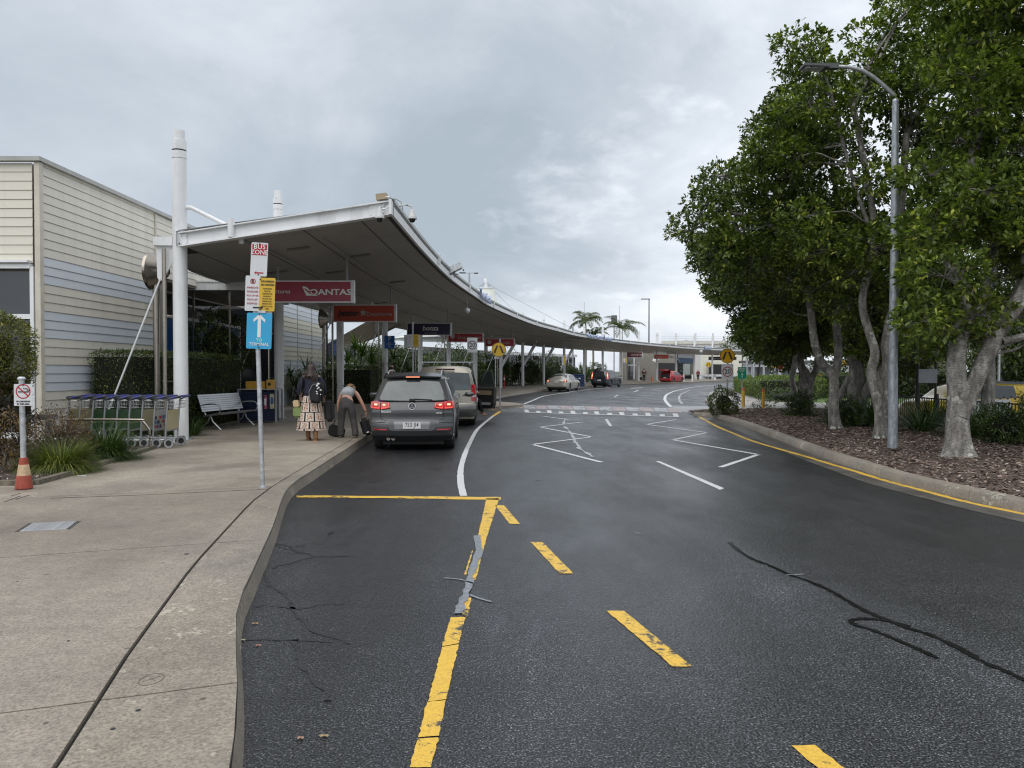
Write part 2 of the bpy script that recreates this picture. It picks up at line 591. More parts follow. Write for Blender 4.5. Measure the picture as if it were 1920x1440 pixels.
def tag(o, label=None, cat=None, group=None, kind=None):
 if label:
  o['label'] = label
 if cat:
  o['category'] = cat
 if group:
  o['group'] = group
 if kind:
  o['kind'] = kind
 return o
def link(name, me, parent=None, loc=None, rz=None, label=None, cat=None, group=None, kind=None):
 o = bpy.data.objects.new(name, me)
 sc.collection.objects.link(o)
 if parent:
  o.parent = parent
 if loc is not None:
  o.location = loc
 if rz is not None:
  o.rotation_euler = (0, 0, rz)
 return tag(o, label, cat, group, kind)
def thing(name, label, cat, loc=(0, 0, 0), rz=0.0, group=None):
 o = bpy.data.objects.new(name, None)
 o.empty_display_size = .2
 sc.collection.objects.link(o)
 o.location = loc
 o.rotation_euler = (0, 0, rz)
 return tag(o, label, cat, group)
def struct(name, mb, mats, parent=None, smooth=0, label=None):
 return mb.build(name, mats, parent, smooth, kind='structure', label=label)
def copy_tree(o, parent=None):
 c = o.copy()
 sc.collection.objects.link(c)
 c.parent = parent
 for ch in list(o.children):
  copy_tree(ch, c)
 return c
def bevel(o, w=.01, seg=2):
 me = o.data
 bm = bmesh.new()
 bm.from_mesh(me)
 bmesh.ops.remove_doubles(bm, verts=bm.verts, dist=1e-5)
 es = [e for e in bm.edges if e.is_manifold and e.calc_face_angle(0) > .5]
 bmesh.ops.bevel(bm, geom=es, offset=w, segments=seg, affect='EDGES', clamp_overlap=True)
 bm.to_mesh(me)
 bm.free()
 return o
TXT = {}
def text_mesh(s, size, mat, align='CENTER', bold=0.0, ext=.001, sx=1.0, shear=0.0, spacing=1.0):
 key = (s, size, mat.name, align, bold, sx, shear, spacing)
 if key in TXT:
  return TXT[key]
 cu = bpy.data.curves.new('lettering', 'FONT')
 cu.body = s
 cu.size = size
 cu.align_x = align
 cu.align_y = 'CENTER'
 cu.offset = bold
 cu.extrude = ext
 cu.resolution_u = 2
 cu.shear = shear
 cu.space_character = spacing
 ob = bpy.data.objects.new('lettering', cu)
 sc.collection.objects.link(ob)
 dg = bpy.context.evaluated_depsgraph_get()
 me = bpy.data.meshes.new_from_object(ob.evaluated_get(dg))
 bpy.data.objects.remove(ob)
 bpy.data.curves.remove(cu)
 me.materials.clear()
 me.materials.append(mat)
 me.transform(Matrix.Rotation(math.pi / 2, 4, 'X') @ Matrix.Diagonal((sx, 1, 1, 1)))
 TXT[key] = me
 return me
def letters(s, size, mat, parent, loc, name='lettering', rz=0.0, **kw):
 """text standing upright, read from the -y side"""
 return link(name, text_mesh(s, size, mat, **kw), parent, loc=loc, rz=rz)
def np_mesh(name, verts, faces_n, mats, quads=True, smooth=False):
 """verts (N*k,3) laid out face after face, k corners each"""
 k = 4 if quads else 3
 nv = len(verts)
 nf = nv // k
 me = bpy.data.meshes.new(name)
 me.vertices.add(nv)
 me.vertices.foreach_set('co', np.ascontiguousarray(verts, dtype=np.float32).ravel())
 me.loops.add(nv)
 me.loops.foreach_set('vertex_index', np.arange(nv, dtype=np.int32))
 me.polygons.add(nf)
 me.polygons.foreach_set('loop_start', np.arange(0, nv, k, dtype=np.int32))
 me.polygons.foreach_set('loop_total', np.full(nf, k, dtype=np.int32))
 for mm in (mats if isinstance(mats, (list, tuple)) else [mats]):
  me.materials.append(mm)
 me.update(calc_edges=True)
 me.validate()
 return me
def leaves_at(pos, axis, length, width, rng, droop=.0, lenvar=.45):
 """one pointed leaf (a kite of 4 corners) at each pos along axis; returns (n*4,3)"""
 n = len(pos)
 axis = axis / (np.linalg.norm(axis, axis=1, keepdims=True) + 1e-9)
 rv = rng.normal(size=(n, 3))
 side = np.cross(axis, rv)
 side /= (np.linalg.norm(side, axis=1, keepdims=True) + 1e-9)
 # prefer leaves that lie flat-ish
 up = np.tile(np.array([0, 0, 1.0]), (n, 1))
 s2 = np.cross(axis, up)
 s2 /= (np.linalg.norm(s2, axis=1, keepdims=True) + 1e-6)
 side = side * .5 + s2 * .75
 side /= (np.linalg.norm(side, axis=1, keepdims=True) + 1e-9)
 L_ = length * (1 + lenvar * (rng.random((n, 1)) - .5) * 2)
 W_ = width * (1 + lenvar * (rng.random((n, 1)) - .5))
 a = pos
 b = pos + axis * L_ * .62 + side * W_ * .5
 c = pos + axis * L_
 c[:, 2] -= droop * L_[:, 0]
 d = pos + axis * L_ * .62 - side * W_ * .5
 return np.stack([a, b, c, d], 1).reshape(-1, 3)
def whorls(cent, outd, nleaf, length, width, rng, spread=.9, up=.35):
 """rosettes of leaves round twig tips"""
 n = len(cent)
 o = np.repeat(cent, nleaf, 0)
 d = np.repeat(outd, nleaf, 0)
 r = rng.normal(size=(n * nleaf, 3))
 ax = d * .8 + r * spread
 ax[:, 2] += up
 p = o + rng.normal(size=(n * nleaf, 3)) * length * .22
 return leaves_at(p, ax, length, width, rng, droop=.12)
# ================================================================== the setting: ground, road, pavement
def itp(pts, y):
 ys = [p[1] for p in pts]
 xs = [p[0] for p in pts]
 return float(np.interp(y, ys, xs))
def smooth_curve(pts, n=8, closed=False):
 """Catmull-Rom through 2D or 3D points"""
 P_ = [Vector(p) for p in pts]
 out = []
 for i in range(len(P_) - 1):
  p0 = P_[max(0, i - 1)]
  p1, p2 = P_[i], P_[i + 1]
  p3 = P_[min(len(P_) - 1, i + 2)]
  for k in range(n):
   t = k / n
   out.append(.5 * ((2 * p1) + (p2 - p0) * t + (2 * p0 - 5 * p1 + 4 * p2 - p3) * t * t + (3 * p1 - p0 - 3 * p2 + p3) * t ** 3))
 out.append(P_[-1])
 return out
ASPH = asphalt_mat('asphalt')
GROUNDM = M('far_ground_earth', (.075, .085, .045), .9, var=.35, scale=.35, bump=.3, bscale=8)
b_ = MB().grid([[(x, y, -.22) for x in np.linspace(-900, 900, 9)] for y in np.linspace(-300, 1500, 9)], flip=True)
b_.f = [tuple(reversed(f)) for f in b_.f]
ground = struct('ground', b_, GROUNDM)
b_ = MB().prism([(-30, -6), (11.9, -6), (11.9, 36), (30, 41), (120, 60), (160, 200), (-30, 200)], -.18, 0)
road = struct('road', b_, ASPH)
b_ = MB().prism([(12.2, -6), (60, -6), (60, 39), (12.2, 34)], -.21, -.185)
carpark = struct('car_park_surface', b_, asphalt_mat('carpark_asphalt', 1.3, lane=False))
KERB = [(.45, -3), (-.35, 0), (-1.11, 3.02), (-1.76, 4.89), (-1.99, 5.85), (-2.38, 7.63), (-2.97, 10.2), (-3.12, 12.2), (-3.26, 14.7),
  (-3.5, 19.2), (-3.6, 24), (-3.6, 30)]
KERB_S = [(p.x, p.y) for p in smooth_curve([Vector((a, b, 0)) for a, b in KERB], 6)]
JOINT = [(-.35, -3), (-1.12, 0), (-1.79, 3.02), (-2.1, 4.2), (-2.53, 6.08), (-3.06, 9.0), (-3.2, 10.2), (-3.33, 12.2), (-3.47, 14.7), (-3.71, 19.2), (-3.81, 24), (-3.81, 30)]
BULGE = [(-3.6, 30), (-3.45, 31.6), (-3.0, 32.6), (-1.8, 33.2), (-.5, 33.5), (.15, 34.2), (.52, 35.4), (.4, 36.6), (-.2, 38), (-.83, 39), (-1.35, 41), (-1.4, 43.5), (-1.0, 46.4),
   (-.2, 51), (.8, 56), (2.7, 64), (5.3, 72.0), (8.2, 81), (10.7, 87.5), (13.4, 94), (16.4, 99.6), (19.6, 103.6), (22, 103.8), (24, 104.8), (26, 108.5), (31, 118), (38.6, 130), (60, 150)]
KERB_ALL = KERB_S + [(p.x, p.y) for p in smooth_curve([Vector((a, b, 0)) for a, b in BULGE], 4)][1:]
PAVE = concrete_mat('exposed_aggregate_paving', (.262, .228, .190), .8, .45, .62, bump=.35)
PAVE2 = concrete_mat('paving_far_slabs', (.29, .258, .213), .9, .45, .6, bump=.3)
KERBM = concrete_mat('worn_kerb_concrete', (.255, .226, .187), .85, .55, .68, lichen=True, bump=.5)
BASEM = M('dark_joint_filler', (.02, .018, .016), .9, var=.3)
# pavement sub-base with the kerb face, then the slabs laid on it
poly = [(-40, -3)] + KERB_ALL + [(60, 190), (-40, 190)]
struct_pave = thing('pavement', None, None)
tag(struct_pave, kind='structure', label='exposed aggregate concrete pavement running along the terminal side of the road')
bm_ = MB()
n_ = len(poly)
bm_.add([(x, y, .128) for x, y in poly], [tuple(reversed(range(n_)))[::-1]])
pbase = bm_.build('paving_base', BASEM, struct_pave)
# kerb face
fm = MB()
rows = []
for x, y in KERB_ALL:
 rows.append((x, y))
top = [(x, y, .1275) for x, y in rows]
low = [(x + .035, y, -.01) for x, y in rows]
fm.grid([low, top], flip=True)
fm.build('kerb_face', KERBM, struct_pave, smooth=40)
def slope_at(y):
 return .33 if y < 12 else max(0.0, .33 - (y - 12) * .03)
def slab(y0, y1, xa, xb, mat, name='slab', gap=.006, nx=8, ny=6, zt=.15, th=.03, s0=None, s1=None):
 """slab between two cross joints; xa, xb are edge curves"""
 rows_ = []
 for j in range(ny + 1):
  t = j / ny
  yk = y0 + gap + (y1 - y0 - 2 * gap) * t
  sl = (s0 if s0 is not None else slope_at(y0)) * (1 - t) + (s1 if s1 is not None else slope_at(y1)) * t
  xk = itp(KERB_S, yk)
  r_ = []
  for i in range(nx + 1):
   u = i / nx
   x = (xa(yk) + gap) * (1 - u) + (xb(yk) - gap) * u
   y = yk + sl * (x - xk)
   # recompute the edge at the real y so that long curves follow
   x = (xa(y) + gap) * (1 - u) + (xb(y) - gap) * u
   r_.append((x, y, zt))
  rows_.append(r_)
 g = MB()
 nr, nc = len(rows_), nx + 1
 g.grid(rows_, flip=False)
 # skirt
 ring = [(0, j) for j in range(nc)] + [(i, nc - 1) for i in range(1, nr)] + [(nr - 1, j) for j in range(nc - 2, -1, -1)] + [(i, 0) for i in range(nr - 2, 0, -1)]
 o = len(g.v)
 for (i, j) in ring:
  p = rows_[i][j]
  g.v.append((p[0], p[1], zt - th))
 m_ = len(ring)
 for k in range(m_):
  i, j = ring[k]
  i2, j2 = ring[(k + 1) % m_]
  g.f.append((i * nc + j, o + k, o + (k + 1) % m_, i2 * nc + j2))
  g.m.append(0)
 return g.build(name, mat, struct_pave)
fk = lambda y: itp(KERB_S, y) + .004
fj = lambda y: itp(JOINT, y)
cross = [-2.4, .55, 3.80, 7.05, 10.36]
for a, b in zip(cross[:-1], cross[1:]):
 slab(a, b, fj, fk, KERBM, 'kerb_slab', .007)
 slab(a, b, lambda y: fj(y) - 4.4, lambda y: fj(y) - .012, PAVE, 'slab', .007)
 slab(a, b, lambda y: fj(y) - 8.8, lambda y: fj(y) - 4.4, PAVE, 'slab', .007)
cross2 = [10.36, 14.5, 19.5, 24.8, 30.2]
for a, b in zip(cross2[:-1], cross2[1:]):
 slab(a, b, fj, fk, KERBM, 'kerb_slab', .004)
for a, b in ((10.36, 30.2),):
 slab(a, b, lambda y: -16.0, lambda y: fj(y) - .006, PAVE2, 'slab', .009, nx=10, ny=24, s1=0.0)
# beyond: wide slabs along the canopy
fk2 = [(x, y) for x, y in KERB_ALL if y > 30]
far_cuts = [30.2, 39, 48, 57, 66, 75, 84, 93, 103.0]
for a, b in zip(far_cuts[:-1], far_cuts[1:]):
 rr = []
 for j in range(9):
  y = a + .01 + (b - a - .02) * j / 8
  xk = float(np.interp(y, [q[1] for q in fk2], [q[0] for q in fk2]))
  rr.append([(xk - 22, y, .15), (xk - 5, y, .15), (xk + .004, y, .15)])
 g = MB().grid(rr)
 g.grid([[(r_[2][0], r_[2][1], .15) for r_ in rr], [(r_[2][0] + .002, r_[2][1], .12) for r_ in rr]])
 g.build('slab', PAVE2, struct_pave)
g = MB()
idx = [p for p in KERB_ALL if p[1] >= 103.0 and p[0] > 19]
pl = [(-30, 103.01)] + [(x + .004, y) for x, y in idx] + [(60, 190), (-30, 190)]
g.add([(x, y, .15) for x, y in pl], [tuple(range(len(pl)))])
g.build('slab', PAVE2, struct_pave)
# mortar smears at the first joint, by the garden corner, and the small marks in the paving
g = MB()
for j, (a, b, w) in enumerate([((95, 934), (240, 929), 4), ((240, 929), (330, 925), 3), ((330, 925), (500, 917), 2.4)]):
 p0, p1 = G(a[0], a[1], .152), G(b[0], b[1], .152)
 g.bar((p0.x, p0.y, .1515), (p1.x, p1.y, .1515), w * .007, .002)
for a, b in [((8, 941), (38, 930)), ((30, 936), (55, 928)), ((20, 930), (38, 925))]:
 p0, p1 = G(*a, .152), G(*b, .152)
 g.bar((p0.x, p0.y, .1515), (p1.x, p1.y, .1515), .02, .002)
g.build('mortar_smear', M('mortar_smear', (.06, .052, .05), .8, var=.5, scale=30), struct_pave)
g = MB()
for px, py, r in [(350, 1039, .02), (259, 1332, .012), (212, 1367, .010), (33, 1090, .008), (128, 1202, .008)]:
 p = G(px, py, .15)
 g.lathe([(r, .0), (r, .002)], (p.x, p.y, .1505), 10)
g.build('chewing_gum_spot', BLACK, struct_pave)
p = G(284, 1274, .15)
g = MB()
ringp = [(p.x + .055 * math.cos(t), p.y + .075 * math.sin(t), .1505) for t in np.linspace(0, 2 * math.pi, 28)]
g.tube(ringp, .0022, 5, caps=False)
g.tube([(p.x - .03, p.y - .03, .1505), (p.x + .03, p.y + .045, .1505)], .002, 5)
g.tube([(p.x + .03, p.y - .02, .1505), (p.x - .01, p.y + .01, .1505)], .002, 5)
g.build('scratched_ring_mark', M('scratched_mark', (.12, .105, .09), .8), struct_pave)
# drain cover
dc = thing('drain_cover', 'grey metal drain cover with fine ribs set in the pavement at lower left', 'drain cover', G(92, 987, .15))
dc.rotation_euler.z = math.atan(.30)
g = MB().box((0, 0, .001), (.40, .40, .008))
g.build('cover_plate', GALV, dc)
rib0 = None
for i in range(13):
 if rib0 is None:
  rib0 = MB().box((0, 0, 0), (.38, .014, .007)).mesh('rib', M('pale_worn_metal', (.46, .47, .48), .4, .6, var=.2, scale=20))
 link('rib', rib0, dc, loc=(0, -.18 + i * .03, .006))
for sx in (-1, 1):
 MB().box((sx * .212, 0, 0), (.010, .42, .006)).build('frame_edge', DARK, dc)
 MB().box((sx * .232, 0, 0), (.008, .44, .006)).build('frame_edge', DARK, dc)
# ------------------------------------------------------------------ road paint and repairs
WHITEP = paint_mat('white_road_paint', (.60, .61, .62), .55)
WHITEF = paint_mat('faded_white_road_paint', (.42, .43, .45), 1.0, scale=6)
PINKP = paint_mat('faded_pink_road_paint', (.40, .32, .32), 1.0, worn=(.16, .15, .15), scale=5)
YELP = paint_mat('yellow_road_paint', (.72, .45, .055), .80, worn=(.05, .048, .045), scale=11)
SEALG = M('grey_crack_sealant', (.19, .205, .225), .4, var=.35, scale=25, bump=.4)
SEALB = M('black_crack_sealant', (.008, .008, .009), .22, var=.3, scale=10, bump=.2)
CRACKM = M('damp_crack', (.014, .014, .015), .45, var=.4, scale=20)
markings = road
def ragged(poly, amp, step, rng):
 """densify an outline and roughen it"""
 out = []
 n = len(poly)
 for i in range(n):
  a, b = Vector(poly[i]), Vector(poly[(i + 1) % n])
  d = (b - a).length
  k = max(1, int(d / step))
  nrm = Vector((-(b - a).y, (b - a).x, 0))
  if nrm.length > 0:
   nrm.normalize()
  for j in range(k):
   p = a.lerp(b, j / k)
   if j:
    p = p + nrm * rng.gauss(0, amp)
   out.append((p.x, p.y))
 return out
def flat(name, polys, mat, z=.004, amp=.004, step=.07, label=None, parent=None, h=.004):
 g = MB()
 rg = random.Random(len(polys) * 7 + int(abs(polys[0][0][0]) * 100))
 for pl_ in polys:
  pl2 = ragged([(p[0], p[1], 0) for p in pl_], amp, step, rg)
  # orientation up
  ar = sum(pl2[i][0] * pl2[(i + 1) % len(pl2)][1] - pl2[(i + 1) % len(pl2)][0] * pl2[i][1] for i in range(len(pl2)))
  if ar < 0:
   pl2 = pl2[::-1]
  g.add([(x, y, z) for x, y in pl2], [tuple(range(len(pl2)))])
 return g.build(name, mat, parent or markings, label=label)
def ribbon(pts, w):
 """a band of width w along ground points"""
 pts = [Vector((p[0], p[1], 0)) for p in pts]
 L_, R_ = [], []
 for i, p in enumerate(pts):
  d = (pts[min(i + 1, len(pts) - 1)] - pts[max(i - 1, 0)]).normalized()
  nrm = Vector((-d.y, d.x, 0))
  ww = w[i] if isinstance(w, (list, tuple)) else w
  L_.append(p + nrm * ww / 2)
  R_.append(p - nrm * ww / 2)
 return L_, R_
def band(name, pts, w, mat, z=.004, label=None, sm=6, amp=.003, parent=None):
 P_ = smooth_curve([Vector((p[0], p[1], 0)) for p in pts], sm) if sm else [Vector((p[0], p[1], 0)) for p in pts]
 L_, R_ = ribbon(P_, w)
 rg = random.Random(int(abs(P_[0].x * 1000)) + 3)
 g = MB()
 rows = [[(a.x + rg.gauss(0, amp), a.y + rg.gauss(0, amp), z) for a in L_], [(a.x + rg.gauss(0, amp), a.y + rg.gauss(0, amp), z) for a in R_]]
 g.grid(rows, flip=True)
 return g.build(name, mat, parent or markings, label=label)
gp = lambda pts: [G(a, b, 0) for a, b in pts]
# yellow long line and its damaged stretch
flat('yellow_line', [gp([(768, 1440), (808, 1440), (822, 1384), (783, 1387)]), gp([(784, 1384), (823, 1381), (836, 1314), (801, 1318)]),
      gp([(802, 1316.5), (837, 1312), (860, 1209), (829, 1214)]),
      gp([(829, 1212.5), (860, 1207), (873, 1158), (845, 1158)]), gp([(866, 1152), (876, 1158), (884, 1122), (872, 1120)]),
      gp([(884, 1088), (892, 1088), (912, 1010), (936, 935), (912, 935), (897, 1002)]), gp([(870, 1078), (874, 1078), (888, 1030), (884, 1036)]),
      gp([(700, 1700), (760, 1700), (805, 1450), (762, 1450)])], YELP, amp=.0025, step=.03)
flat('yellow_line', [gp([(556, 929), (640, 930), (740, 930.5), (940, 932.5), (938, 938), (736, 934.5), (640, 933.5), (556, 933)])], YELP, amp=.008, step=.12)
for q in ([(928, 948), (945, 948), (975, 983), (956, 983)], [(995, 1017), (1017, 1017), (1075, 1076), (1049, 1076)],
   [(1137, 1146), (1170, 1146), (1297, 1250), (1262, 1251)], [(1484, 1399), (1528, 1398), (1645, 1490), (1590, 1492)]):
 flat('yellow_dash', [gp(q)], YELP, amp=.0025, step=.03)
# lane edge of the first bay
band('bay_edge_line', [G(869, 930), G(864, 905), G(864, 880), G(871, 853), G(882, 828), G(893, 808), G(906, 795), G(925, 780)], .10, WHITEP)
band('yellow_line', [G(925, 780), G(938, 771.5), G(948, 766)], .14, YELP)
flat('yellow_line', [[(-.9, 33.18), (.35, 33.22), (.35, 33.05), (-.9, 33.0)]], YELP)
# right-hand edge line
pr = [(1310, 781), (1344, 799.5), (1400, 823), (1450, 839), (1500, 853), (1560, 871), (1600, 883), (1662, 902), (1700, 912), (1760, 928), (1820, 943), (1920, 964), (2080, 994)]
PR = [G(*p) for p in pr]
band('yellow_edge_line', PR, .11, YELP, amp=.006)
# white dashes
flat('lane_dash', [gp([(1229, 865), (1237, 865), (1358, 916), (1350, 919)])], WHITEP, amp=.003)
flat('lane_dash', [gp([(1134, 786), (1139, 786), (1148, 799), (1142, 799)])], WHITEP, amp=.003)
flat('lane_dash', [gp([(1150.5, 744.6), (1152.5, 745), (1160, 740.8), (1158, 740.4)])], WHITEP, amp=.0)
flat('lane_dash', [gp([(1187.5, 735), (1189.5, 735.3), (1198, 731.8), (1196, 731.4)])], WHITEP, amp=.0)
flat('lane_dash', [gp([(1182, 727.6), (1182, 728.3), (1206, 727.4), (1206, 726.8)])], WHITEP, amp=.0)
# zig-zags
for pts in ([(1020, 781), (1064, 786.5)], [(1093, 791.5), (1012, 801), (1110, 819.5), (998, 833.5), (1126, 866.5)], [(1267, 787), (1212, 796), (1327, 811.5), (1261, 825), (1422, 852.5), (1352, 876)]):
 for a, b in zip(pts[:-1], pts[1:]):
  p0, p1 = G(*a), G(*b)
  d = (p1 - p0).normalized()
  band('zigzag_line', [p0 - d * .05, p0.lerp(p1, .5), p1 + d * .05], .105, WHITEP, z=.005, sm=4)
# left lane edge beyond the crossing
band('bay_edge_line', [G(981, 758), G(1000, 750.5), G(1021, 742.5), G(1060, 736.5), G(1077, 733.5), G(1100, 730.6), G(1127, 728), G(1163, 724.4), G(1200, 721.9)], .16, WHITEP)
# thick curve on the right beyond the crossing
band('island_edge_line', [G(1262, 765.5), G(1252, 757), G(1246.5, 748), G(1251, 739.5), G(1266, 733), G(1282, 729.5), G(1298, 726.5), G(1318, 724.2), G(1337, 722.5), G(1365, 719.6), G(1395, 717.3)], .17, WHITEP)
band('parking_line', [G(1279, 757.5), G(1274, 750), G(1274, 743), G(1280, 737.5), G(1293, 732)], .14, WHITEF)
band('parking_line', [G(1222, 731), G(1260, 727), G(1330, 722)], .2, WHITEF, amp=.0)
for yy in (741.5, 750.5):
 band('parking_line', [G(1276, yy), G(1300, yy - .4), G(1324, yy + .1)], .12, WHITEF)
# raised crossing: platform, teeth, front line, faded stripes
PLAT = M('raised_crossing_asphalt', (.105, .11, .115), .5, var=.3, scale=4, bump=.4, bscale=90)
A0, A1 = G(940, 772.4), G(1302, 783)
B0, B1 = G(950, 758.5), G(1292, 765)
g = MB()
g.add([(A0.x, A0.y, .003), (A1.x, A1.y, .003), (7.1, 29.7, .045), (7.1, 36.2, .045), (B1.x, B1.y + .6, .0032), (B0.x - 1.0, B0.y + .8, .0032), (-.3, 33.9, .045)],
  [(0, 1, 2, 6), (6, 2, 3, 4, 5)])
g = MB()
nx = 24
rows = []
for t in (0, .08, .5, .92, 1):
 row = []
 for i in range(nx + 1):
  u = i / nx
  a = A0.lerp(A1, u)
  b = Vector((B0.x - .6, B0.y + .4, 0)).lerp(Vector((B1.x, B1.y + .3, 0)), u)
  p = a.lerp(b, t)
  row.append((p.x, p.y, .002 if t in (0, 1) else .04))
 rows.append(row)
g.grid(rows)
crossing = g.build('raised_crossing', PLAT, road, label='raised pedestrian crossing with faded pink and white paint')
def on_plat(u, t, z=.0):
 a = A0.lerp(A1, u)
 b = Vector((B0.x - .6, B0.y + .4, 0)).lerp(Vector((B1.x, B1.y + .3, 0)), u)
 p = a.lerp(b, t)
 zz = np.interp(t, [0, .08, .92, 1], [.002, .04, .04, .002])
 return (p.x, p.y, float(zz) + z)
def plat_quad(name, u0, u1, t0, t1, mat, z=.005, sk=0.0):
 nn = 6
 rws = []
 for k in range(nn + 1):
  t = t0 + (t1 - t0) * k / nn
  rws.append([on_plat(u0 + sk * (t - t0), t, z), on_plat((u0 + u1) / 2 + sk * (t - t0), t, z), on_plat(u1 + sk * (t - t0), t, z)])
 MB().grid(rws).build(name, mat, crossing)
plat_quad('give_way_line', .135, .93, .0, .018, WHITEP, z=.006)
plat_quad('give_way_line', .02, .135, .5, .52, WHITEF, z=.006)
teeth = [(180, 1), (320, 0), (455, 1), (590, 0), (732, 1), (872, 0), (1003, 1), (1145, 0), (1280, 1), (1420, 0), (1560, 1), (1705, 0), (1845, 1)]
for xz, big in teeth:
 u0 = (xz / 6 + 960 - 940) / (1302 - 940)
 plat_quad('crossing_tooth', u0, u0 + .024, .018, .21 if big else .10, WHITEP, z=.006)
cols = [PINKP, WHITEF]
k = 0
for i, u0 in enumerate(np.arange(.08, .97, .068)):
 plat_quad('crossing_stripe', u0, min(.985, u0 + .064), .34, .80, cols[k % 2], z=.006)
 k += 1
plat_quad('crossing_edge', .06, .985, .82, .835, WHITEF, z=.006)
# tactile / ramp strip at the right end of the crossing
flat('ramp_patch', [[(6.9, 30.6), (8.95, 32.6), (9.1, 35.8), (7.3, 35.6)]], M('pale_ramp_concrete', (.30, .31, .32), .6, var=.35, scale=14, bump=.4), z=.047, amp=.01)
# repairs
band('crack_sealant', [G(895, 1005), G(897, 1040), G(884, 1075), G(876, 1108), G(864, 1135), G(860, 1152)], [.062 + .012 * math.sin(i * 1.3) for i in range(31)], SEALG, z=.008, amp=.006)
band('crack_sealant', [G(833, 1085), G(862, 1088), G(888, 1096)], .022, SEALG, z=.008)
band('crack_sealant', [G(882, 1117), G(900, 1124), G(922, 1130)], .024, SEALG, z=.008)
rb = random.Random(4)
seal = [(1368, 1017), (1385, 1032), (1410, 1048), (1445, 1062), (1480, 1078), (1520, 1092), (1560, 1110), (1590, 1128), (1620, 1145), (1660, 1162), (1700, 1178), (1740, 1190), (1790, 1212), (1840, 1240), (1880, 1257), (1925, 1277), (1990, 1300)]
band('crack_sealant', [G(*p) for p in seal], [max(.012, .038 + rb.gauss(0, .008)) for _ in range(97)], SEALB, z=.006, amp=.004)
seal2 = [(1708, 1176), (1680, 1169), (1650, 1163), (1615, 1161), (1596, 1165), (1605, 1173), (1640, 1184), (1690, 1204), (1725, 1220), (1760, 1236)]
band('crack_sealant', [G(*p) for p in seal2], [max(.012, .034 + rb.gauss(0, .006)) for _ in range(55)], SEALB, z=.0065, amp=.003)
band('chalk_mark', [G(1474, 1080), G(1492, 1079), G(1508, 1078)], .012, WHITEF, z=.009)
band('crack_sealant', [G(1060, 785), G(1057, 797), G(1070, 812), G(1078, 828), G(1088, 842), G(1112, 857)], [.07 + .035 * math.sin(i * 1.7) for i in range(31)], M('pale_crack_sealant', (.33, .35, .37), .45, var=.3, scale=12), z=.008, amp=.02)
flat('asphalt_patch', [gp([(1064, 783), (1094, 783.5), (1093, 790.5), (1061, 790)])], M('asphalt_patch', (.13, .14, .15), .6, var=.2, scale=10), z=.0045)
crk = [[(512, 1024), (554, 1032), (588, 1044), (658, 1042)], [(571, 1023), (545, 1026), (517, 1019)], [(508, 1065), (542, 1055), (588, 1044)],
  [(492, 1073), (504, 1098), (533, 1111), (546, 1132)], [(475, 1138), (583, 1138), (646, 1132)], [(546, 1132), (558, 1157), (592, 1186), (654, 1207)],
  [(450, 1200), (542, 1200), (625, 1205)], [(550, 1203), (562, 1232), (571, 1261), (617, 1303), (612, 1315)]]
for c_ in crk:
 pts = []
 for a, b in zip(c_[:-1], c_[1:]):
  for k in range(5):
   t = k / 5
   pts.append(G(a[0] + (b[0] - a[0]) * t + RND.gauss(0, 2.0), a[1] + (b[1] - a[1]) * t + RND.gauss(0, 1.2)))
 pts.append(G(*c_[-1]))
 band('crack', pts, [max(.005, .026 + RND.gauss(0, .014)) for _ in pts], CRACKM, z=.003, sm=0, amp=.002)
# fallen leaves on the asphalt
for i, (px, py, c_) in enumerate([(563, 1385, (.30, .17, .12)), (607, 1381, (.28, .20, .10)), (455, 1201, (.40, .36, .26)), (478, 1170, (.3, .2, .1)), (484, 1211, (.33, .15, .1))]):
 p = G(px, py, .004)
 g = MB()
 r_ = .017
 n = 9
 pl_ = [(math.cos(t) * r_ * (1.4 if i % 2 else 1), math.sin(t) * r_ * .7) for t in np.linspace(0, 2 * math.pi, n, endpoint=False)]
 g.add([(0, 0, .008)] + [(x, y, .003 + .006 * (k % 2)) for k, (x, y) in enumerate(pl_)], [(0, 1 + k, 1 + (k + 1) % n) for k in range(n)])
 o = g.build('fallen_leaf', M('fallen_leaf_%d' % i, c_, .6), None)
 o.location = p
 lb = ['small round reddish leaf lying on the wet asphalt at the bottom', 'curled tan leaf right of the round leaf on the asphalt', 'pale dry leaf on the asphalt against the left kerb',
   'brown leaf on the asphalt near the kerb above the pale one', 'thin red-brown leaf on the asphalt by the small cracks'][i]
 tag(o, lb, 'leaf', 'leaves fallen on the asphalt')
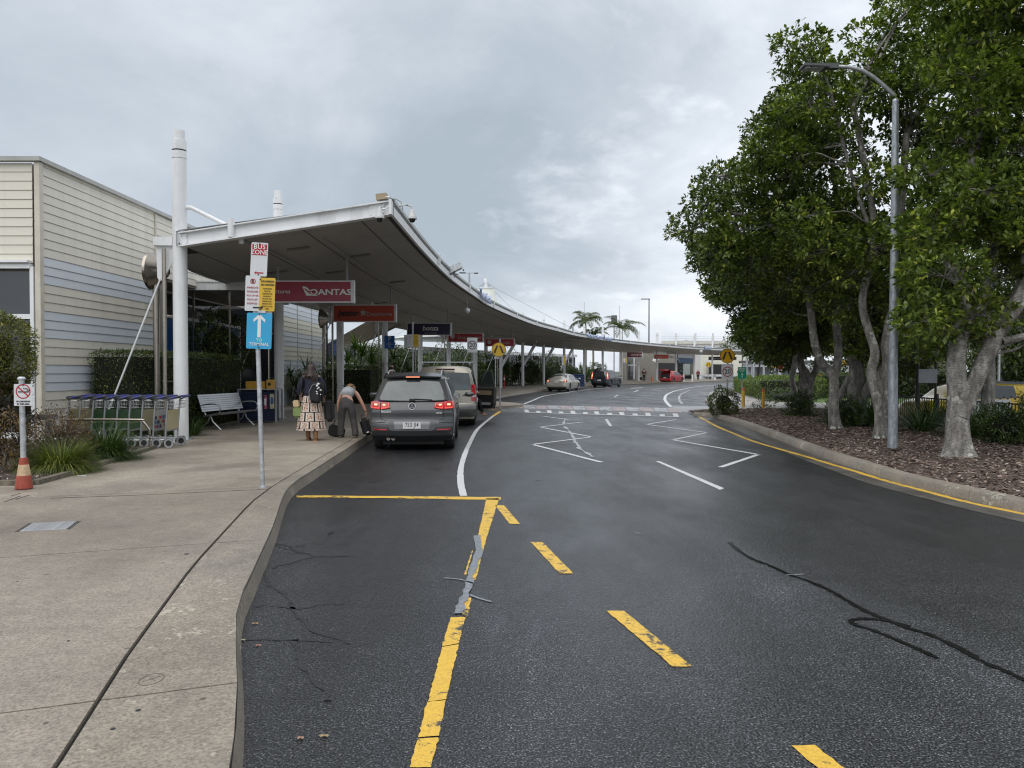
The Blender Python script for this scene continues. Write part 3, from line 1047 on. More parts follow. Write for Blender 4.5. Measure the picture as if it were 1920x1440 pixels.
# ------------------------------------------------------------------ right-hand kerb, gutter and mulch bed
rk = [(2080, 975, ), (1920, 938), (1820, 917), (1695, 889), (1620, 867), (1545, 844), (1470, 817), (1420, 799), (1370, 783), (1335, 775.5), (1300, 773.5)]
RK = [G(a, b, .15) for a, b in rk]
RKp = [Vector((7.4, 3, 0)), Vector((6.75, 6, 0))] + [Vector((p.x, p.y, 0)) for p in RK[1:]]
RKs = smooth_curve(RKp, 6)
L_, R_ = ribbon(RKs, .34)      # travelling +y: R side is +x
nk = len(RKs)
kerb_r = thing('kerb', None, None)
tag(kerb_r, kind='structure', label='worn concrete kerb with gutter round the mulch bed on the right')
seg = 9
for s0 in range(0, nk - 1, seg):
 idx_ = list(range(s0, min(s0 + seg + 1, nk)))
 g = MB()
 prof = []
 for i in idx_:
  c = RKs[i]
  l, r = L_[i], R_[i]
  n = (r - l).normalized()
  if i == idx_[0] or i == idx_[-1]:
   pass
  f_ = lambda off: c + n * off
  prof.append([(f_(-.035).x, f_(-.035).y, .0), (f_(-.012).x, f_(-.012).y, .125), (f_(.02).x, f_(.02).y, .15), (f_(.15).x, f_(.15).y, .153), (f_(.155).x, f_(.155).y, .05)])
 # leave a 6 mm open joint between castings
 if len(prof) > 2:
  for a_, b_2, t in ((0, 1, .012), (-1, -2, .012)):
   prof[a_] = [tuple(Vector(p).lerp(Vector(q), t)) for p, q in zip(prof[a_], prof[b_2])]
 g.grid(prof, flip=True)
 g.build('kerb_stone', KERBM, kerb_r, smooth=50)
gl, gr = [], []
for i, c in enumerate(RKs):
 n = (R_[i] - L_[i]).normalized()
 gl.append((c.x - n.x * .50, c.y - n.y * .50, .003))
 gr.append((c.x - n.x * .034, c.y - n.y * .034, .004))
MB().grid([gl, gr], flip=True).build('gutter', M('damp_gutter_concrete', (.085, .08, .072), .42, var=.45, scale=2.2, bump=.5, bscale=40), kerb_r)
MULCH = M('mulch_bed_soil', (.085, .06, .047), .9, var=.5, scale=16, bump=.8, bscale=30)
inner = [(c.x + (R_[i] - L_[i]).normalized().x * .15, c.y + (R_[i] - L_[i]).normalized().y * .15) for i, c in enumerate(RKs)]
bedpoly = inner + [(9.3, 30.4), (13.3, 30.6), (22, 31.2), (22, 29.5), (12.3, 29.0), (12.3, 3)]
def in_poly(poly, x, y):
 x, y = np.asarray(x), np.asarray(y)
 ins = np.zeros(x.shape, bool)
 n = len(poly)
 for i in range(n):
  x1, y1 = poly[i]
  x2, y2 = poly[(i + 1) % n]
  c = ((y1 > y) != (y2 > y)) & (x < (x2 - x1) * (y - y1) / (y2 - y1 + 1e-12) + x1)
  ins ^= c
 return ins
inx = np.array([p[0] for p in inner])
iny = np.array([p[1] for p in inner])
order_ = np.argsort(iny)
def mulch_z(x, y):
 xe = np.interp(y, iny[order_], inx[order_])
 d = np.clip(np.asarray(x) - xe, 0, 6)
 return .135 + .10 * (1 - np.exp(-d / 1.3)) + .02 * np.sin(np.asarray(x) * 3.1) * np.sin(np.asarray(y) * 2.3)
g = MB()
rows = []
for y in np.linspace(3.2, 29.9, 110):
 xe = float(np.interp(y, iny[order_], inx[order_]))
 xs = np.linspace(xe - .005, 12.4, 34)
 rows.append([(float(x), float(y), float(mulch_z(x, y))) for x in xs])
g.grid(rows)
g.add([(9.0, 29.85, .19), (22, 29.85, .2), (22, 31.4, .2), (9.2, 30.9, .16)], [(0, 1, 2, 3)])
g.add([(12.4, 3.2, .21), (12.4, 29.9, .21), (12.4, 29.9, -.2), (12.4, 3.2, -.2)], [(0, 1, 2, 3)])
mulch = struct('mulch_bed', g, MULCH, smooth=60)
# wood chips
n = 52000
yy = 3.5 + (30.2 - 3.5) * NR.random(n) ** 1.25
xe = np.interp(yy, iny[order_], inx[order_])
xx = xe + .02 + (11.9 - xe) * NR.random(n)
zz = mulch_z(xx, yy) + .004 + .012 * NR.random(n)
ang = NR.random(n) * math.pi
ln = .018 + .030 * NR.random(n)
wd = .006 + .010 * NR.random(n)
dx = np.stack([np.cos(ang), np.sin(ang), NR.normal(0, .22, n)], 1) * ln[:, None]
dy = np.stack([-np.sin(ang), np.cos(ang), NR.normal(0, .3, n)], 1) * wd[:, None]
c_ = np.stack([xx, yy, zz], 1)
vv = np.stack([c_ - dx - dy, c_ + dx - dy * .6, c_ + dx + dy, c_ - dx + dy * .7], 1).reshape(-1, 3)
CHIP, nt_, bb_ = new_mat('wood_chip')
geo_ = nt_.nodes.new('ShaderNodeNewGeometry')
rr_ = ramp_node(nt_, geo_.outputs['Random Per Island'], [(0, (.045, .034, .028)), (.45, (.13, .085, .064)), (.8, (.25, .18, .14)), (.92, (.37, .30, .25)), (1, (.50, .44, .38))])
nt_.links.new(rr_.outputs[0], bb_.inputs['Base Color'])
bb_.inputs['Roughness'].default_value = .75
link('wood_chips', np_mesh('wood_chips', vv, None, CHIP), kind='stuff', label='brown wood chip mulch spread under the trees')
# footpath and lawn on the far right
b_ = MB().prism([(9.0, 31.4), (9.3, 36), (10.3, 41), (11.9, 46.6), (14, 54.5), (16.2, 61), (22.5, 75), (30, 86), (33, 84), (25, 73), (18.6, 60), (15.6, 50), (14.0, 42), (13.2, 38.6), (16, 36.6), (22, 34.6), (22, 31.9), (13, 31.2)], 0.0, .15)
struct('footpath', b_, concrete_mat('footpath_concrete', (.33, .31, .285), .6, .4, .6))
LAWN = M('lawn_grass', (.085, .14, .03), .9, var=.3, scale=1.5, bump=.8, bscale=30)
b_ = MB().prism([(13.3, 38.7), (14.1, 42), (15.7, 50), (18.7, 60), (25.1, 73), (33, 84.2), (60, 84), (60, 41), (22, 35.0), (16, 37.0)], -.1, .13)
struct('lawn', b_, LAWN)
# oil drips and damp stains in the stopping bay
STN = M('oil_stain', (.010, .010, .011), .3, var=.3, scale=20)
rs = random.Random(31)
for px, py, a_, b_2 in [(752, 849, .22, .05), (785, 848, .08, .03), (800, 852, .05, .02), (735, 862, .04, .02), (820, 880, .05, .03), (1195, 1000, .04, .03), (1010, 900, .05, .03), (700, 905, .04, .03), (620, 1000, .03, .02)]:
 p = G(px, py, 0)
 n = 14
 flat('oil_stain', [[(p.x + a_ * math.cos(t) * rs.uniform(.7, 1.2), p.y + (b_2 + .04) * math.sin(t) * rs.uniform(.7, 1.2)) for t in np.linspace(0, 2 * math.pi, n, endpoint=False)]], STN, z=.0025, amp=0)
# ================================================================== canopy
COLS = [(-7.40, 17.2), (-7.66, 25.3), (-7.43, 33.3), (-6.8, 41.2), (-5.84, 49.0), (-4.66, 56.7), (-3.05, 64.3), (-1.05, 71.2), (1.07, 77.4),
  (3.45, 84.2), (6.15, 90.8), (9.15, 97.6), (12.2, 103.6), (15.5, 109.4), (18.9, 114.6), (22.5, 119.6), (26.4, 124), (30.4, 128.4), (34.6, 133)]
EDGE = [(-2.62, 17.1), (-2.52, 22.7), (-2.24, 29.4), (-1.58, 36.8), (-1.16, 41), (.38, 50.6), (1.96, 58.8), (3.9, 66.4), (5.8, 74), (7.6, 79.5), (11.6, 90.2),
  (16.6, 101), (23.9, 114), (31.7, 126), (43, 139)]
CC = smooth_curve([Vector((a, b, 0)) for a, b in [(-7.35, 17.0)] + COLS[1:] + [(39, 138)]], 6)
EE = smooth_curve([Vector((a, b, 0)) for a, b in EDGE], 6)
def resample(pts, n):
 d = [0]
 for a, b in zip(pts[:-1], pts[1:]):
  d.append(d[-1] + (b - a).length)
 out = []
 for k in range(n):
  t = d[-1] * k / (n - 1)
  i = max(0, min(len(d) - 2, int(np.searchsorted(d, t)) - 1))
  u = (t - d[i]) / max(1e-9, d[i + 1] - d[i])
  out.append(pts[i].lerp(pts[i + 1], max(0, min(1, u))))
 return out
NS = 97
cc = resample(CC, NS)
ee = resample(EE, NS)
ZC, ZE, ZB = 4.50, 5.16, 4.42
canopy = thing('walkway_canopy', 'long curved white canopy roof sweeping along the terminal kerb', 'canopy')
def cpt(i, t, dz=0.0):
 """t 0 at the columns, 1 at the road edge, negative behind the columns; z of the underside"""
 a, b = cc[i], ee[i]
 if t < -50:
  t = TBB[i] + (t + 99)
 p = a.lerp(b, t)
 z = ZC + (ZE - ZC) * t if t >= 0 else ZC + (ZB - ZC) * min(1, -t * 4)
 return (p.x, p.y, z + dz)
TBB = [-.235 * max(0.0, min(1.0, (q.y - 17.3) / 2.9)) for q in cc]
TB = -99
# roof sheet above, slab sides
rows = []
for i in range(NS):
 rows.append([cpt(i, TB, .26), cpt(i, 0, .30), cpt(i, .5, .30), cpt(i, .985, .26)])
g = MB().grid(rows, flip=False)
rows = []
for i in range(NS):
 rows.append([cpt(i, TB, .012), cpt(i, 0, .012), cpt(i, .5, .012), cpt(i, .985, .012)])
g.grid(rows, flip=True)
g.m = [0] * len(g.m)
g.build('roof_sheet', M('white_roof_sheet', (.55, .56, .57), .5, var=.1, scale=.7), canopy)
g = MB().grid([[cpt(i, TB, .006), cpt(i, 0, .006), cpt(i, .5, .006), cpt(i, .985, .006)] for i in range(NS)], flip=True)
g.build('dark_backing', DARK, canopy)
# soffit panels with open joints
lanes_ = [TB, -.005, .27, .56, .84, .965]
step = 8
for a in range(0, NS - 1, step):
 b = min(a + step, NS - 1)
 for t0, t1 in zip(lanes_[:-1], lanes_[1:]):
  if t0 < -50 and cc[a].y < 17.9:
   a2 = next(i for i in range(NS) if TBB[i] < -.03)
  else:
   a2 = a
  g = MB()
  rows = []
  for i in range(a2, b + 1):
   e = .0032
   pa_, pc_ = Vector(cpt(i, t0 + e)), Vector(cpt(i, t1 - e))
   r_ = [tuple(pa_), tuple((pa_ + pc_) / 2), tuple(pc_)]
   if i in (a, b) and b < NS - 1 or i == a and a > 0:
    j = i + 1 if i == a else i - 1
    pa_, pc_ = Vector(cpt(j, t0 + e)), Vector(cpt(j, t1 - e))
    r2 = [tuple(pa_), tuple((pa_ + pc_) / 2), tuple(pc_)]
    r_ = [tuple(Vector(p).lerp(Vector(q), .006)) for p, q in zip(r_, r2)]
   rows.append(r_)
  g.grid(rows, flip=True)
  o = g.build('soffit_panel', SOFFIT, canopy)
# fascia: lower white band, gutter above and behind it, brackets
prof = [(.985, -.02), (1.0, -.03), (1.0, .17), (.985, .18)]
g = MB()
g.grid([[cpt(i, t, z) for t, z in prof] for i in range(NS)], flip=False)
g.build('fascia', WHITE, canopy, smooth=30)
g = MB()
gp_ = [(.955, .20), (.992, .20), (1.004, .26), (1.004, .34), (.99, .37), (.955, .37)]
g.grid([[cpt(i, t, z) for t, z in gp_] for i in range(NS)], flip=False)
g.build('gutter', M('grey_zinc_gutter', (.36, .38, .37), .4, .3, var=.2, scale=3), canopy, smooth=40)
g = MB()
g.grid([[cpt(i, .96, .0), cpt(i, .96, .30)] for i in range(NS)])
g.build('gutter_back', DARK, canopy)
tot = 0
last = ee[0]
for i in range(1, NS):
 tot += (ee[i] - ee[i - 1]).length
 if tot > 7.6:
  tot = 0
  p = Vector(cpt(i, .999, .17))
  d = (ee[i] - ee[i - 1]).normalized()
  MB().box((p.x, p.y, p.z + .04), (.16, .13, .32), rz=math.atan2(d.y, d.x) - math.pi / 2).build('gutter_bracket', WHITE, canopy)
# conduit and pipe fixed under the soffit
for t_, r_ in ((.30, .018), (.60, .012)):
 g = MB().tube([cpt(i, t_, -.03) for i in range(1, NS)], r_, 6)
 g.build('conduit', GREYCL, canopy, smooth=50)
# back edge
g = MB().grid([[cpt(i, TB, -.03), cpt(i, TB - .01, -.03), cpt(i, TB - .01, .28), cpt(i, TB, .28)] for i in range(NS)], flip=True)
g.build('back_fascia', WHITE, canopy)
# the end beam towards the camera (an I beam): web, flanges, plates
ang_ = math.atan2(ZE - ZC, ee[0].x - cc[0].x)
a0, a1 = Vector((cc[0].x + .05, 16.98, ZC + .07)), Vector((ee[0].x - .02, 17.02, ZE + .12))
g = MB()
g.bar(a0 + Vector((0, 0, .0)), a1, .03, .26)
g.bar(a0 + Vector((0, 0, .145)), a1 + Vector((0, 0, .145)), .22, .025)
g.bar(a0 - Vector((0, 0, .145)), a1 - Vector((0, 0, .145)), .22, .025)
g.build('end_beam', WHITE, canopy)
g = MB()
dd = (a1 - a0)
for t, w in ((.02, .14), (.93, .34)):
 p = a0 + dd * t
 g.bar(p - dd.normalized() * w / 2 + Vector((0, -.03, 0)), p + dd.normalized() * w / 2 + Vector((0, -.03, 0)), .02, .25)
 for sx in (-.4, .4):
  for sz in (-.08, .08):
   q = p + dd.normalized() * (w * sx) + Vector((0, -.045, sz))
   g.cyl(q, q + Vector((0, -.02, 0)), .018, n=8)
g.build('end_plate', WHITE, canopy)
p = a0 + dd * .245
g = MB().cyl(p + Vector((0, -.06, -.12)), p + Vector((0, -.06, .28)), .075, n=14)
g.build('strut_socket', WHITE, canopy, smooth=40)
g = MB().box((a1.x - .02, 16.98, a1.z), (.06, .26, .32))
g.build('end_cap', WHITE, canopy)
# louvred timber-coloured box on the corner, cable
jb = thing('junction_box', 'small beige weatherproof box standing on the near corner of the canopy', 'electrical box', (a1.x - .22, 16.98, a1.z + .158))
MB().box((0, 0, .075), (.24, .18, .13), ry=-.12).build('box_body', M('beige_plastic', (.36, .29, .19), .6), jb)
MB().tube([(.1, -.10, .05), (.2, -.11, .06), (.2, -.12, -.1), (.12, -.12, -.2), (-.02, -.12, -.22)], .014, 6).build('white_cable', WHITE2, jb, smooth=60)
MB().tube([(.05, .0, .02), (.3, .0, .04), (.42, .02, -.03), (.46, .03, -.2)], .012, 6).build('grey_cable', GREYCL, jb, smooth=60)
def dome_camera(loc, label, arm):
 t = thing('dome_camera', label, 'security camera', loc, 0, 'dome cameras at the canopy corner')
 g = MB().lathe([(.03, .18), (.045, .17), (.095, .03), (.105, .0), (.105, -.03), (.098, -.035)], n=18)
 g.build('housing', M('camera_housing_grey', (.52, .53, .53), .4), t, smooth=35)
 g = MB().lathe([(.07, -.034), (.066, -.07), (.045, -.10), (.001, -.112)], n=16)
 g.build('dark_dome', M('smoked_dome', (.01, .01, .012), .05), t, smooth=60)
 MB().tube(arm, .022, 8).build('bracket', M('camera_housing_grey', (.52, .53, .53), .4), t, smooth=50)
 return t
p = P(773, 408, 17.0)
dome_camera(p, 'grey dome camera on a curved bracket arm sticking out past the canopy corner', [(0, 0, .17), (-.01, 0, .24), (-.08, 0, .27), (-.22, 0, .27), (-.30, 0, .26)])
p = P(712, 407, 16.82)
dome_camera(p, 'white dome camera fixed to the end beam just before the canopy corner', [(0, .0, .16), (0, .05, .22), (0, .15, .24)])
# floodlight on the canopy edge
p = P(852, 503, 28.6)
t = thing('floodlight', 'grey floodlight fixed on the top of the canopy edge', 'floodlight', (p.x, p.y, p.z - .12))
MB().box((0, 0, .12), (.5, .36, .24), ry=-.45).box((.26, 0, .2), (.06, .42, .34), ry=-.45).build('lamp_body', GALV, t)
MB().cyl((0, 0, -.22), (0, 0, .05), .03, n=8).box((0, 0, -.1), (.3, .05, .04)).build('bracket', GREYCL, t)
# columns ------------------------------------------------------------------
ORD = ['nearest', 'second', 'third', 'fourth', 'fifth', 'sixth', 'seventh', 'eighth', 'ninth', 'tenth', 'eleventh', 'twelfth', 'thirteenth', 'fourteenth', 'fifteenth', 'sixteenth', 'seventeenth', 'eighteenth', 'nineteenth']
COLLAB = {0: 'nearest tall white round canopy column, with the luggage trolleys and steel cone beside it', 1: 'second white canopy column, behind the blue TO TERMINAL sign by the bin enclosure',
   2: 'third white canopy column, behind the woman bending over her bags', 3: 'fourth white canopy column, carrying the blue parking sign'}
RC = .155
masts = []
for i, (x, y) in enumerate(COLS):
 lab = COLLAB.get(i, '%s white canopy column counted from the near end' % ORD[i])
 c = thing('canopy_column', lab, 'column', (x, y, .15), 0, 'columns carrying the canopy')
 mh = .2 if i == 0 else .76
 g = MB().cyl((0, 0, 0), (0, 0, 6.05 + mh), RC, n=24 if i < 4 else 12, caps=True)
 g.build('shaft', WHITE, c, smooth=50)
 g = MB()
 for z0, z1, r in ((6.06, 6.22, RC + .002), (6.25, 6.45, RC + .002), (6.45, 6.68, RC * .80)):
  g.cyl((0, 0, z0 + mh), (0, 0, z1 + mh), r, n=20 if i < 4 else 10)
 g.cyl((0, 0, 6.0 + mh), (0, 0, 6.3 + mh), RC * .93, n=16, m=1)
 g.build('mast_collar', [WHITE, DARK], c, smooth=50)
 g = MB().cyl((0, 0, -.005), (0, 0, .025), RC + .07, n=20).build('base_plate', GALV, c)
 # direction of the canopy at this column
 j = int(np.argmin([(q.x - x) ** 2 + (q.y - y) ** 2 for q in cc]))
 dr = (ee[j] - cc[j]).normalized()
 back = -dr
 A_ = math.atan2(dr.y, dr.x)
 zt = ZC - .15
 # stub arm behind, gusset plate
 g = MB().box((back.x * .34, back.y * .34, zt - .02 + .09), (.42, .2, .19), rz=A_)
 g.build('stub_arm', WHITE, c)
 if i < 8:
  gus = MB()
  pts = [(-.14, zt - .02), (-.52, zt - .02), (-.50, zt - .72), (-.46, zt - .79), (-.38, zt - .79), (-.33, zt - .70), (-.14, zt - .35)]
  gus.plate(pts, -.012, .012)
  o = gus.build('gusset_plate', WHITE, c)
  o.rotation_euler.z = A_
  g = MB().tube([(back.x * .43, back.y * .43, zt - .74), (back.x * 1.85, back.y * 1.85, .05)], .021, 8)
  g.build('stay_rod', WHITE2, c, smooth=50)
  g = MB().cyl((back.x * .30, back.y * .30 - .12, .0), (back.x * .30, back.y * .30 - .12, zt - .1), .045, n=12)
  for zz in (1.3, 2.75):
   g.cyl((back.x * .30, back.y * .30 - .12, zz), (back.x * .30, back.y * .30 - .12, zz + .03), .055, n=12)
   g.box((back.x * .22, back.y * .22 - .12, zz + .015), (.16, .02, .02))
  g.build('downpipe', STEEL, c, smooth=50)
 # raking strut above the roof
 if i < 2 or i % 2 == 0:
  top = Vector((dr.x * .15, dr.y * .15, 5.18))
  en = Vector((dr.x * 1.36, dr.y * 1.36, 4.63))
  g = MB().tube([top, top + Vector((dr.x * .1, dr.y * .1, .0)), en], .05, 10)
  g.cyl(en + Vector((0, -.05, 0)), en + Vector((0, .05, 0)), .075, n=12)
  g.cyl(en, en + Vector((0, 0, -.25)), .06, n=10)
  g.build('raking_strut', WHITE, c, smooth=50)
# stainless cones on the first and third columns
for (x, y), lab in ((COLS[0], 'brushed steel cone rain head beside the nearest canopy column'), (COLS[2], 'brushed steel cone rain head beside the third canopy column')):
 t = thing('rainwater_cone', lab, 'rainwater head', (x - 1.02, y + .8, 4.02 if y < 20 else 4.0), 0, 'steel cone rain heads')
 g = MB().lathe([(.10, .40), (.13, .38), (.40, .06), (.425, .04), (.43, -.02), (.40, -.03)], n=28, axis='x')
 g.build('cone', STEEL, t, smooth=40)
 g = MB().cyl((.12, -.02, -3.87), (.12, -.02, -.15), .075, n=14)
 g.build('downpipe', STEEL, t, smooth=40)
# inclined struts on pins behind the further columns
for k, (i, lab) in enumerate(((7, 'inclined white strut behind the eighth canopy column'), (8, 'inclined white strut behind the ninth canopy column'), (9, 'inclined white strut behind the tenth column'), (10, 'inclined white strut behind the eleventh column'))):
 x, y = COLS[i]
 t = thing('inclined_strut', lab, 'strut', (x + .9, y + 4, .15), 0, 'inclined struts behind the canopy columns')
 g = MB().tube([(-1.1, 0, 1.55), (.45, 0, 4.3)], [.13, .17], 12)
 g.build('strut_tube', WHITE, t, smooth=50)
 MB().tube([(-1.1, 0, 1.6), (-1.3, 0, 0)], .04, 8).build('pin', GREYCL, t)
# ================================================================== cladded terminal building, near left
def board_wall(parent, origin, dirv, length, z0, z1, pitch, colours, seams=(), th=.022, name='board', clip=None, normal=None):
 """overlapping weatherboards, each its own piece"""
 d = Vector(dirv).normalized()
 nrm = normal or Vector((d.y, -d.x, 0))
 n = int(round((z1 - z0) / pitch))
 cuts = [0] + list(seams) + [length]
 cache = {}
 for r in range(n):
  z = z1 - (r + 1) * pitch
  col = colours[r % len(colours)]
  for a, b in zip(cuts[:-1], cuts[1:]):
   if clip and not clip(a, b, z):
    continue
   key = (round(b - a, 3), col.name)
   if key not in cache:
    w = b - a - .012
    g = MB()
    # profile: bottom lip proud, top tucked under
    p = [(0, .0), (th, .0), (th, .012), (.008, pitch - .006), (0, pitch - .006)]
    vs = []
    for s_ in (0, w):
     for off, zz in p:
      vs.append(tuple(d * s_ + nrm * off + Vector((0, 0, zz))))
    k = len(p)
    fs = [(i, (i + 1) % k, (i + 1) % k + k, i + k) for i in range(k)]
    fs += [tuple(reversed(range(k))), tuple(range(k, 2 * k))]
    g.add(vs, fs)
    cache[key] = g.mesh(name, col)
   link(name, cache[key], parent, loc=Vector(origin) + d * (a + .006) + Vector((0, 0, z)))
C_, B_ = CREAM, BLUEGREY
terminal = thing('terminal_building', 'cream and blue-grey weatherboard terminal building at the left edge', 'building')
XW, YW, ZT_ = -9.8, 16.0, 6.06
# core
g = MB().box(((-22 + XW) / 2 - .02, (YW + 22) / 2 + .05, 3.0), (XW + 22 - .06, 22 - YW - .1 + 0, 6.0))
core = g.build('wall', M('wall_core', (.30, .28, .24), .8), terminal)
core2 = MB().box((XW - .62, 26.2, 5.14), (1.2, 8.4, 1.80)).build('wall', M('wall_core', (.30, .28, .24), .8), terminal)
pat = [C_] * 11 + [B_] * 3 + [C_] * 3 + [B_] * 3 + [C_] * 3 + [B_] * 3 + [C_] * 8
bp = .188
nb_ = 31
# road-facing wall (faces +x)
board_wall(terminal, (XW, YW + .1, .15), (0, 1, 0), 5.05, ZT_ - .06 - nb_ * bp, ZT_ - .06 - .15 + .15, bp, pat)
board_wall(terminal, (XW, YW + 5.2, .0), (0, 1, 0), 9.2, ZT_ - .06 - 9 * bp, ZT_ - .06, bp, pat, seams=(3.1,))
# front wall facing the camera: only above the window
board_wall(terminal, (XW - .12, YW, .0), (-1, 0, 0), 7.0, ZT_ - .06 - 11 * bp, ZT_ - .06, bp, [C_], normal=Vector((0, -1, 0)))
g = MB().box((XW - .0, YW + .0, 3.05), (.11, .13, 5.95))
g.build('corner_post', M('cream_corner_trim', (.60, .56, .47), .5, dirt=.2), terminal)
g = MB().box((XW + .02, YW + 5.15, 3.05), (.06, .07, 5.9)).build('cover_strip', M('cream_corner_trim', (.60, .56, .47), .5), terminal)
g = MB().box((XW - 3.4, YW - .06, ZT_), (7.0, .14, .09)).box((XW + .035, YW + 7.2, ZT_), (.14, 14.6, .09))
g.build('roof_capping', M('grey_capping', (.40, .40, .38), .45), terminal)
# front window
zw = 3.88
fr = MB()
fr.box((XW - 3.6, YW - .03, zw - .02), (6.9, .14, .10)).box((XW - 3.6, YW - .07, zw + .07), (6.9, .2, .05))
fr.box((XW - .12, YW - .02, 2.0), (.075, .12, 3.7)).box((XW - 3.6, YW - .02, 2.82), (6.9, .1, .10)).box((XW - 3.6, YW - .02, .35), (6.9, .1, .12))
for xx_ in (-2.6, -5.0):
 fr.box((XW + xx_, YW - .02, 2.0), (.08, .1, 3.7))
fr.build('window_frame', WHITE2, terminal)
wp_ = MB().box((XW - 1.27, YW + .02, 3.3), (2.22, .02, .92))
wp_.build('window_pane', GLASSDARK, terminal)
MB().box((XW - 1.27, YW + .02, 1.6), (2.22, .02, 2.3)).build('window_pane', GLASSDARK, terminal)
MB().box((XW - 4.2, YW + .02, 3.3), (3.2, .02, .92)).build('window_pane', GLASSDARK, terminal)
MB().box((XW - 4.2, YW + .02, 1.6), (3.2, .02, 2.3)).build('window_pane', GLASSDARK, terminal)
# recessed glazed entrance behind the column: dark glass, blue banners, white transoms
g = MB().box((-11.2, 27, 2.2), (.1, 11.5, 4.2))
g.build('glazing', GLASSDARK, terminal)
g = MB().box((-10.52, 32.6, 2.2), (1.3, .1, 4.2)).build('glazing', GLASSDARK, terminal)
BLUEB = M('blue_banner', (.012, .085, .30), .4)
for y0, y1 in ((21.4, 22.6), (22.7, 24.4), (24.5, 27.2), (27.3, 29.5)):
 MB().box((-10.5, (y0 + y1) / 2, 2.72), (.03, y1 - y0, 1.15)).build('blue_banner', BLUEB, terminal)
g = MB().box((-10.48, 25.5, 3.36), (.06, 8.4, .09)).box((-10.48, 25.5, 2.1), (.06, 8.4, .09))
for yy_ in (21.35, 22.65, 24.45, 27.25, 29.6):
 g.box((-10.47, yy_, 1.9), (.07, .06, 3.5))
g.build('white_transom', WHITE2, terminal)
# low link roof with white fascia
g = MB().box((-9.25, 24.0, 4.33), (2.3, .12, .25)).box((-9.25, 24.0, 4.47), (2.34, .2, .035))
g.build('link_fascia', WHITE, terminal)
g = MB().box((-9.6, 27.0, 4.28), (1.9, 5.8, .06)).build('link_soffit', SOFFIT, terminal)
MB().box((-8.9, 24.3, 2.2), (.05, .05, 4.0)).box((-10.0, 24.2, 2.2), (.05, .05, 4.0)).build('handrail_post', STEEL, terminal)
wing = thing('terminal_wing', 'white and cream weatherboard wing wall behind the second column', 'building')
XW2 = -9.8
MB().box((XW2 - 2.0, 36.8, 2.75), (3.9, 7.6, 5.4)).build('wall', M('wall_core', (.30, .28, .24), .8), wing)
CW = M('pale_cream_cladding', (.72, .70, .60), .45, var=.04, scale=.7)
BW = M('pale_blue_cladding', (.62, .67, .72), .45, var=.04, scale=.7)
board_wall(wing, (XW2, 33.0, .0), (0, 1, 0), 7.6, 5.3 - 25 * .21, 5.3, .21, [CW] * 3 + [BW] * 3, seams=(2.1, 4.6))
for yy_ in (35.1, 37.6):
 MB().box((XW2 + .035, yy_, 2.7), (.02, .03, 5.2)).build('cover_strip', M('grey_cover_strip', (.4, .41, .42), .5), wing)
MB().box((XW2 + .02, 40.6, 2.7), (.12, .12, 5.3)).build('corner_post', DARK, wing)
MB().box((XW2 + .25, 41.5, 2.9), (.03, 1.6, .8)).build('blue_banner', BLUEB, wing)
# long glazed terminal hall following the curve further on, behind the planting
hall = thing('terminal_hall', 'long dark glazed terminal hall with white roof edge behind the planting', 'building')
hp = []
for q in resample([Vector((a, b, 0)) for a, b in COLS[3:15]], 13):
 j = int(np.argmin([(c.x - q.x) ** 2 + (c.y - q.y) ** 2 for c in cc]))
 dr = (ee[j] - cc[j]).normalized()
 hp.append(q - dr * 9.5)
for a, b in zip(hp[:-1], hp[1:]):
 g = MB().grid([[(a.x, a.y, 0), (a.x, a.y, 3.7)], [(b.x, b.y, 0), (b.x, b.y, 3.7)]])
 g.build('glass_wall', GLASSDARK, hall)
 g = MB()
 g.bar((a.x, a.y, 3.9), (b.x, b.y, 3.9), .7, .34)
 g.build('roof_edge', WHITE, hall)
 g = MB().bar((a.x + .1, a.y, 2.3), (b.x + .1, b.y, 2.3), .08, .07)
 for t_ in (0, .33, .66):
  q = a.lerp(b, t_)
  g.box((q.x + .1, q.y, 1.9), (.08, .08, 3.6))
 g.build('mullion', WHITE2, hall)
g = MB()
g.grid([[(a.x, a.y, 4.08), (a.x - 14, a.y + 3, 4.3)] for a in hp])
g.build('roof', M('white_roof_sheet', (.55, .56, .57), .5), hall)
# beige shade sail between the wing and the hall
A_, B__, C__, D_ = P(596, 655, 41), P(694, 599, 43.5), P(770, 600, 47), P(690, 641, 44)
rows = []
for i in range(13):
 u = i / 12
 row = []
 for j in range(9):
  v = j / 8
  top = A_.lerp(B__, min(1, u * 1.6)) if u < .625 else B__.lerp(C__, (u - .625) / .375)
  bot = A_.lerp(D_, min(1, u * 1.6)) if u < .625 else D_.lerp(C__, (u - .625) / .375)
  p = top.lerp(bot, v)
  p = p + Vector((0, .9 * math.sin(v * math.pi) * math.sin(u * math.pi), -.25 * math.sin(v * math.pi) * math.sin(math.pi * u)))
  row.append(tuple(p))
 rows.append(row)
g = MB().grid(rows)
o = g.build('shade_sail', M('beige_sail_fabric', (.42, .38, .31), .8, var=.08), None, smooth=80)
tag(o, 'beige fabric shade sail stretched behind the third and fourth columns', 'shade sail')
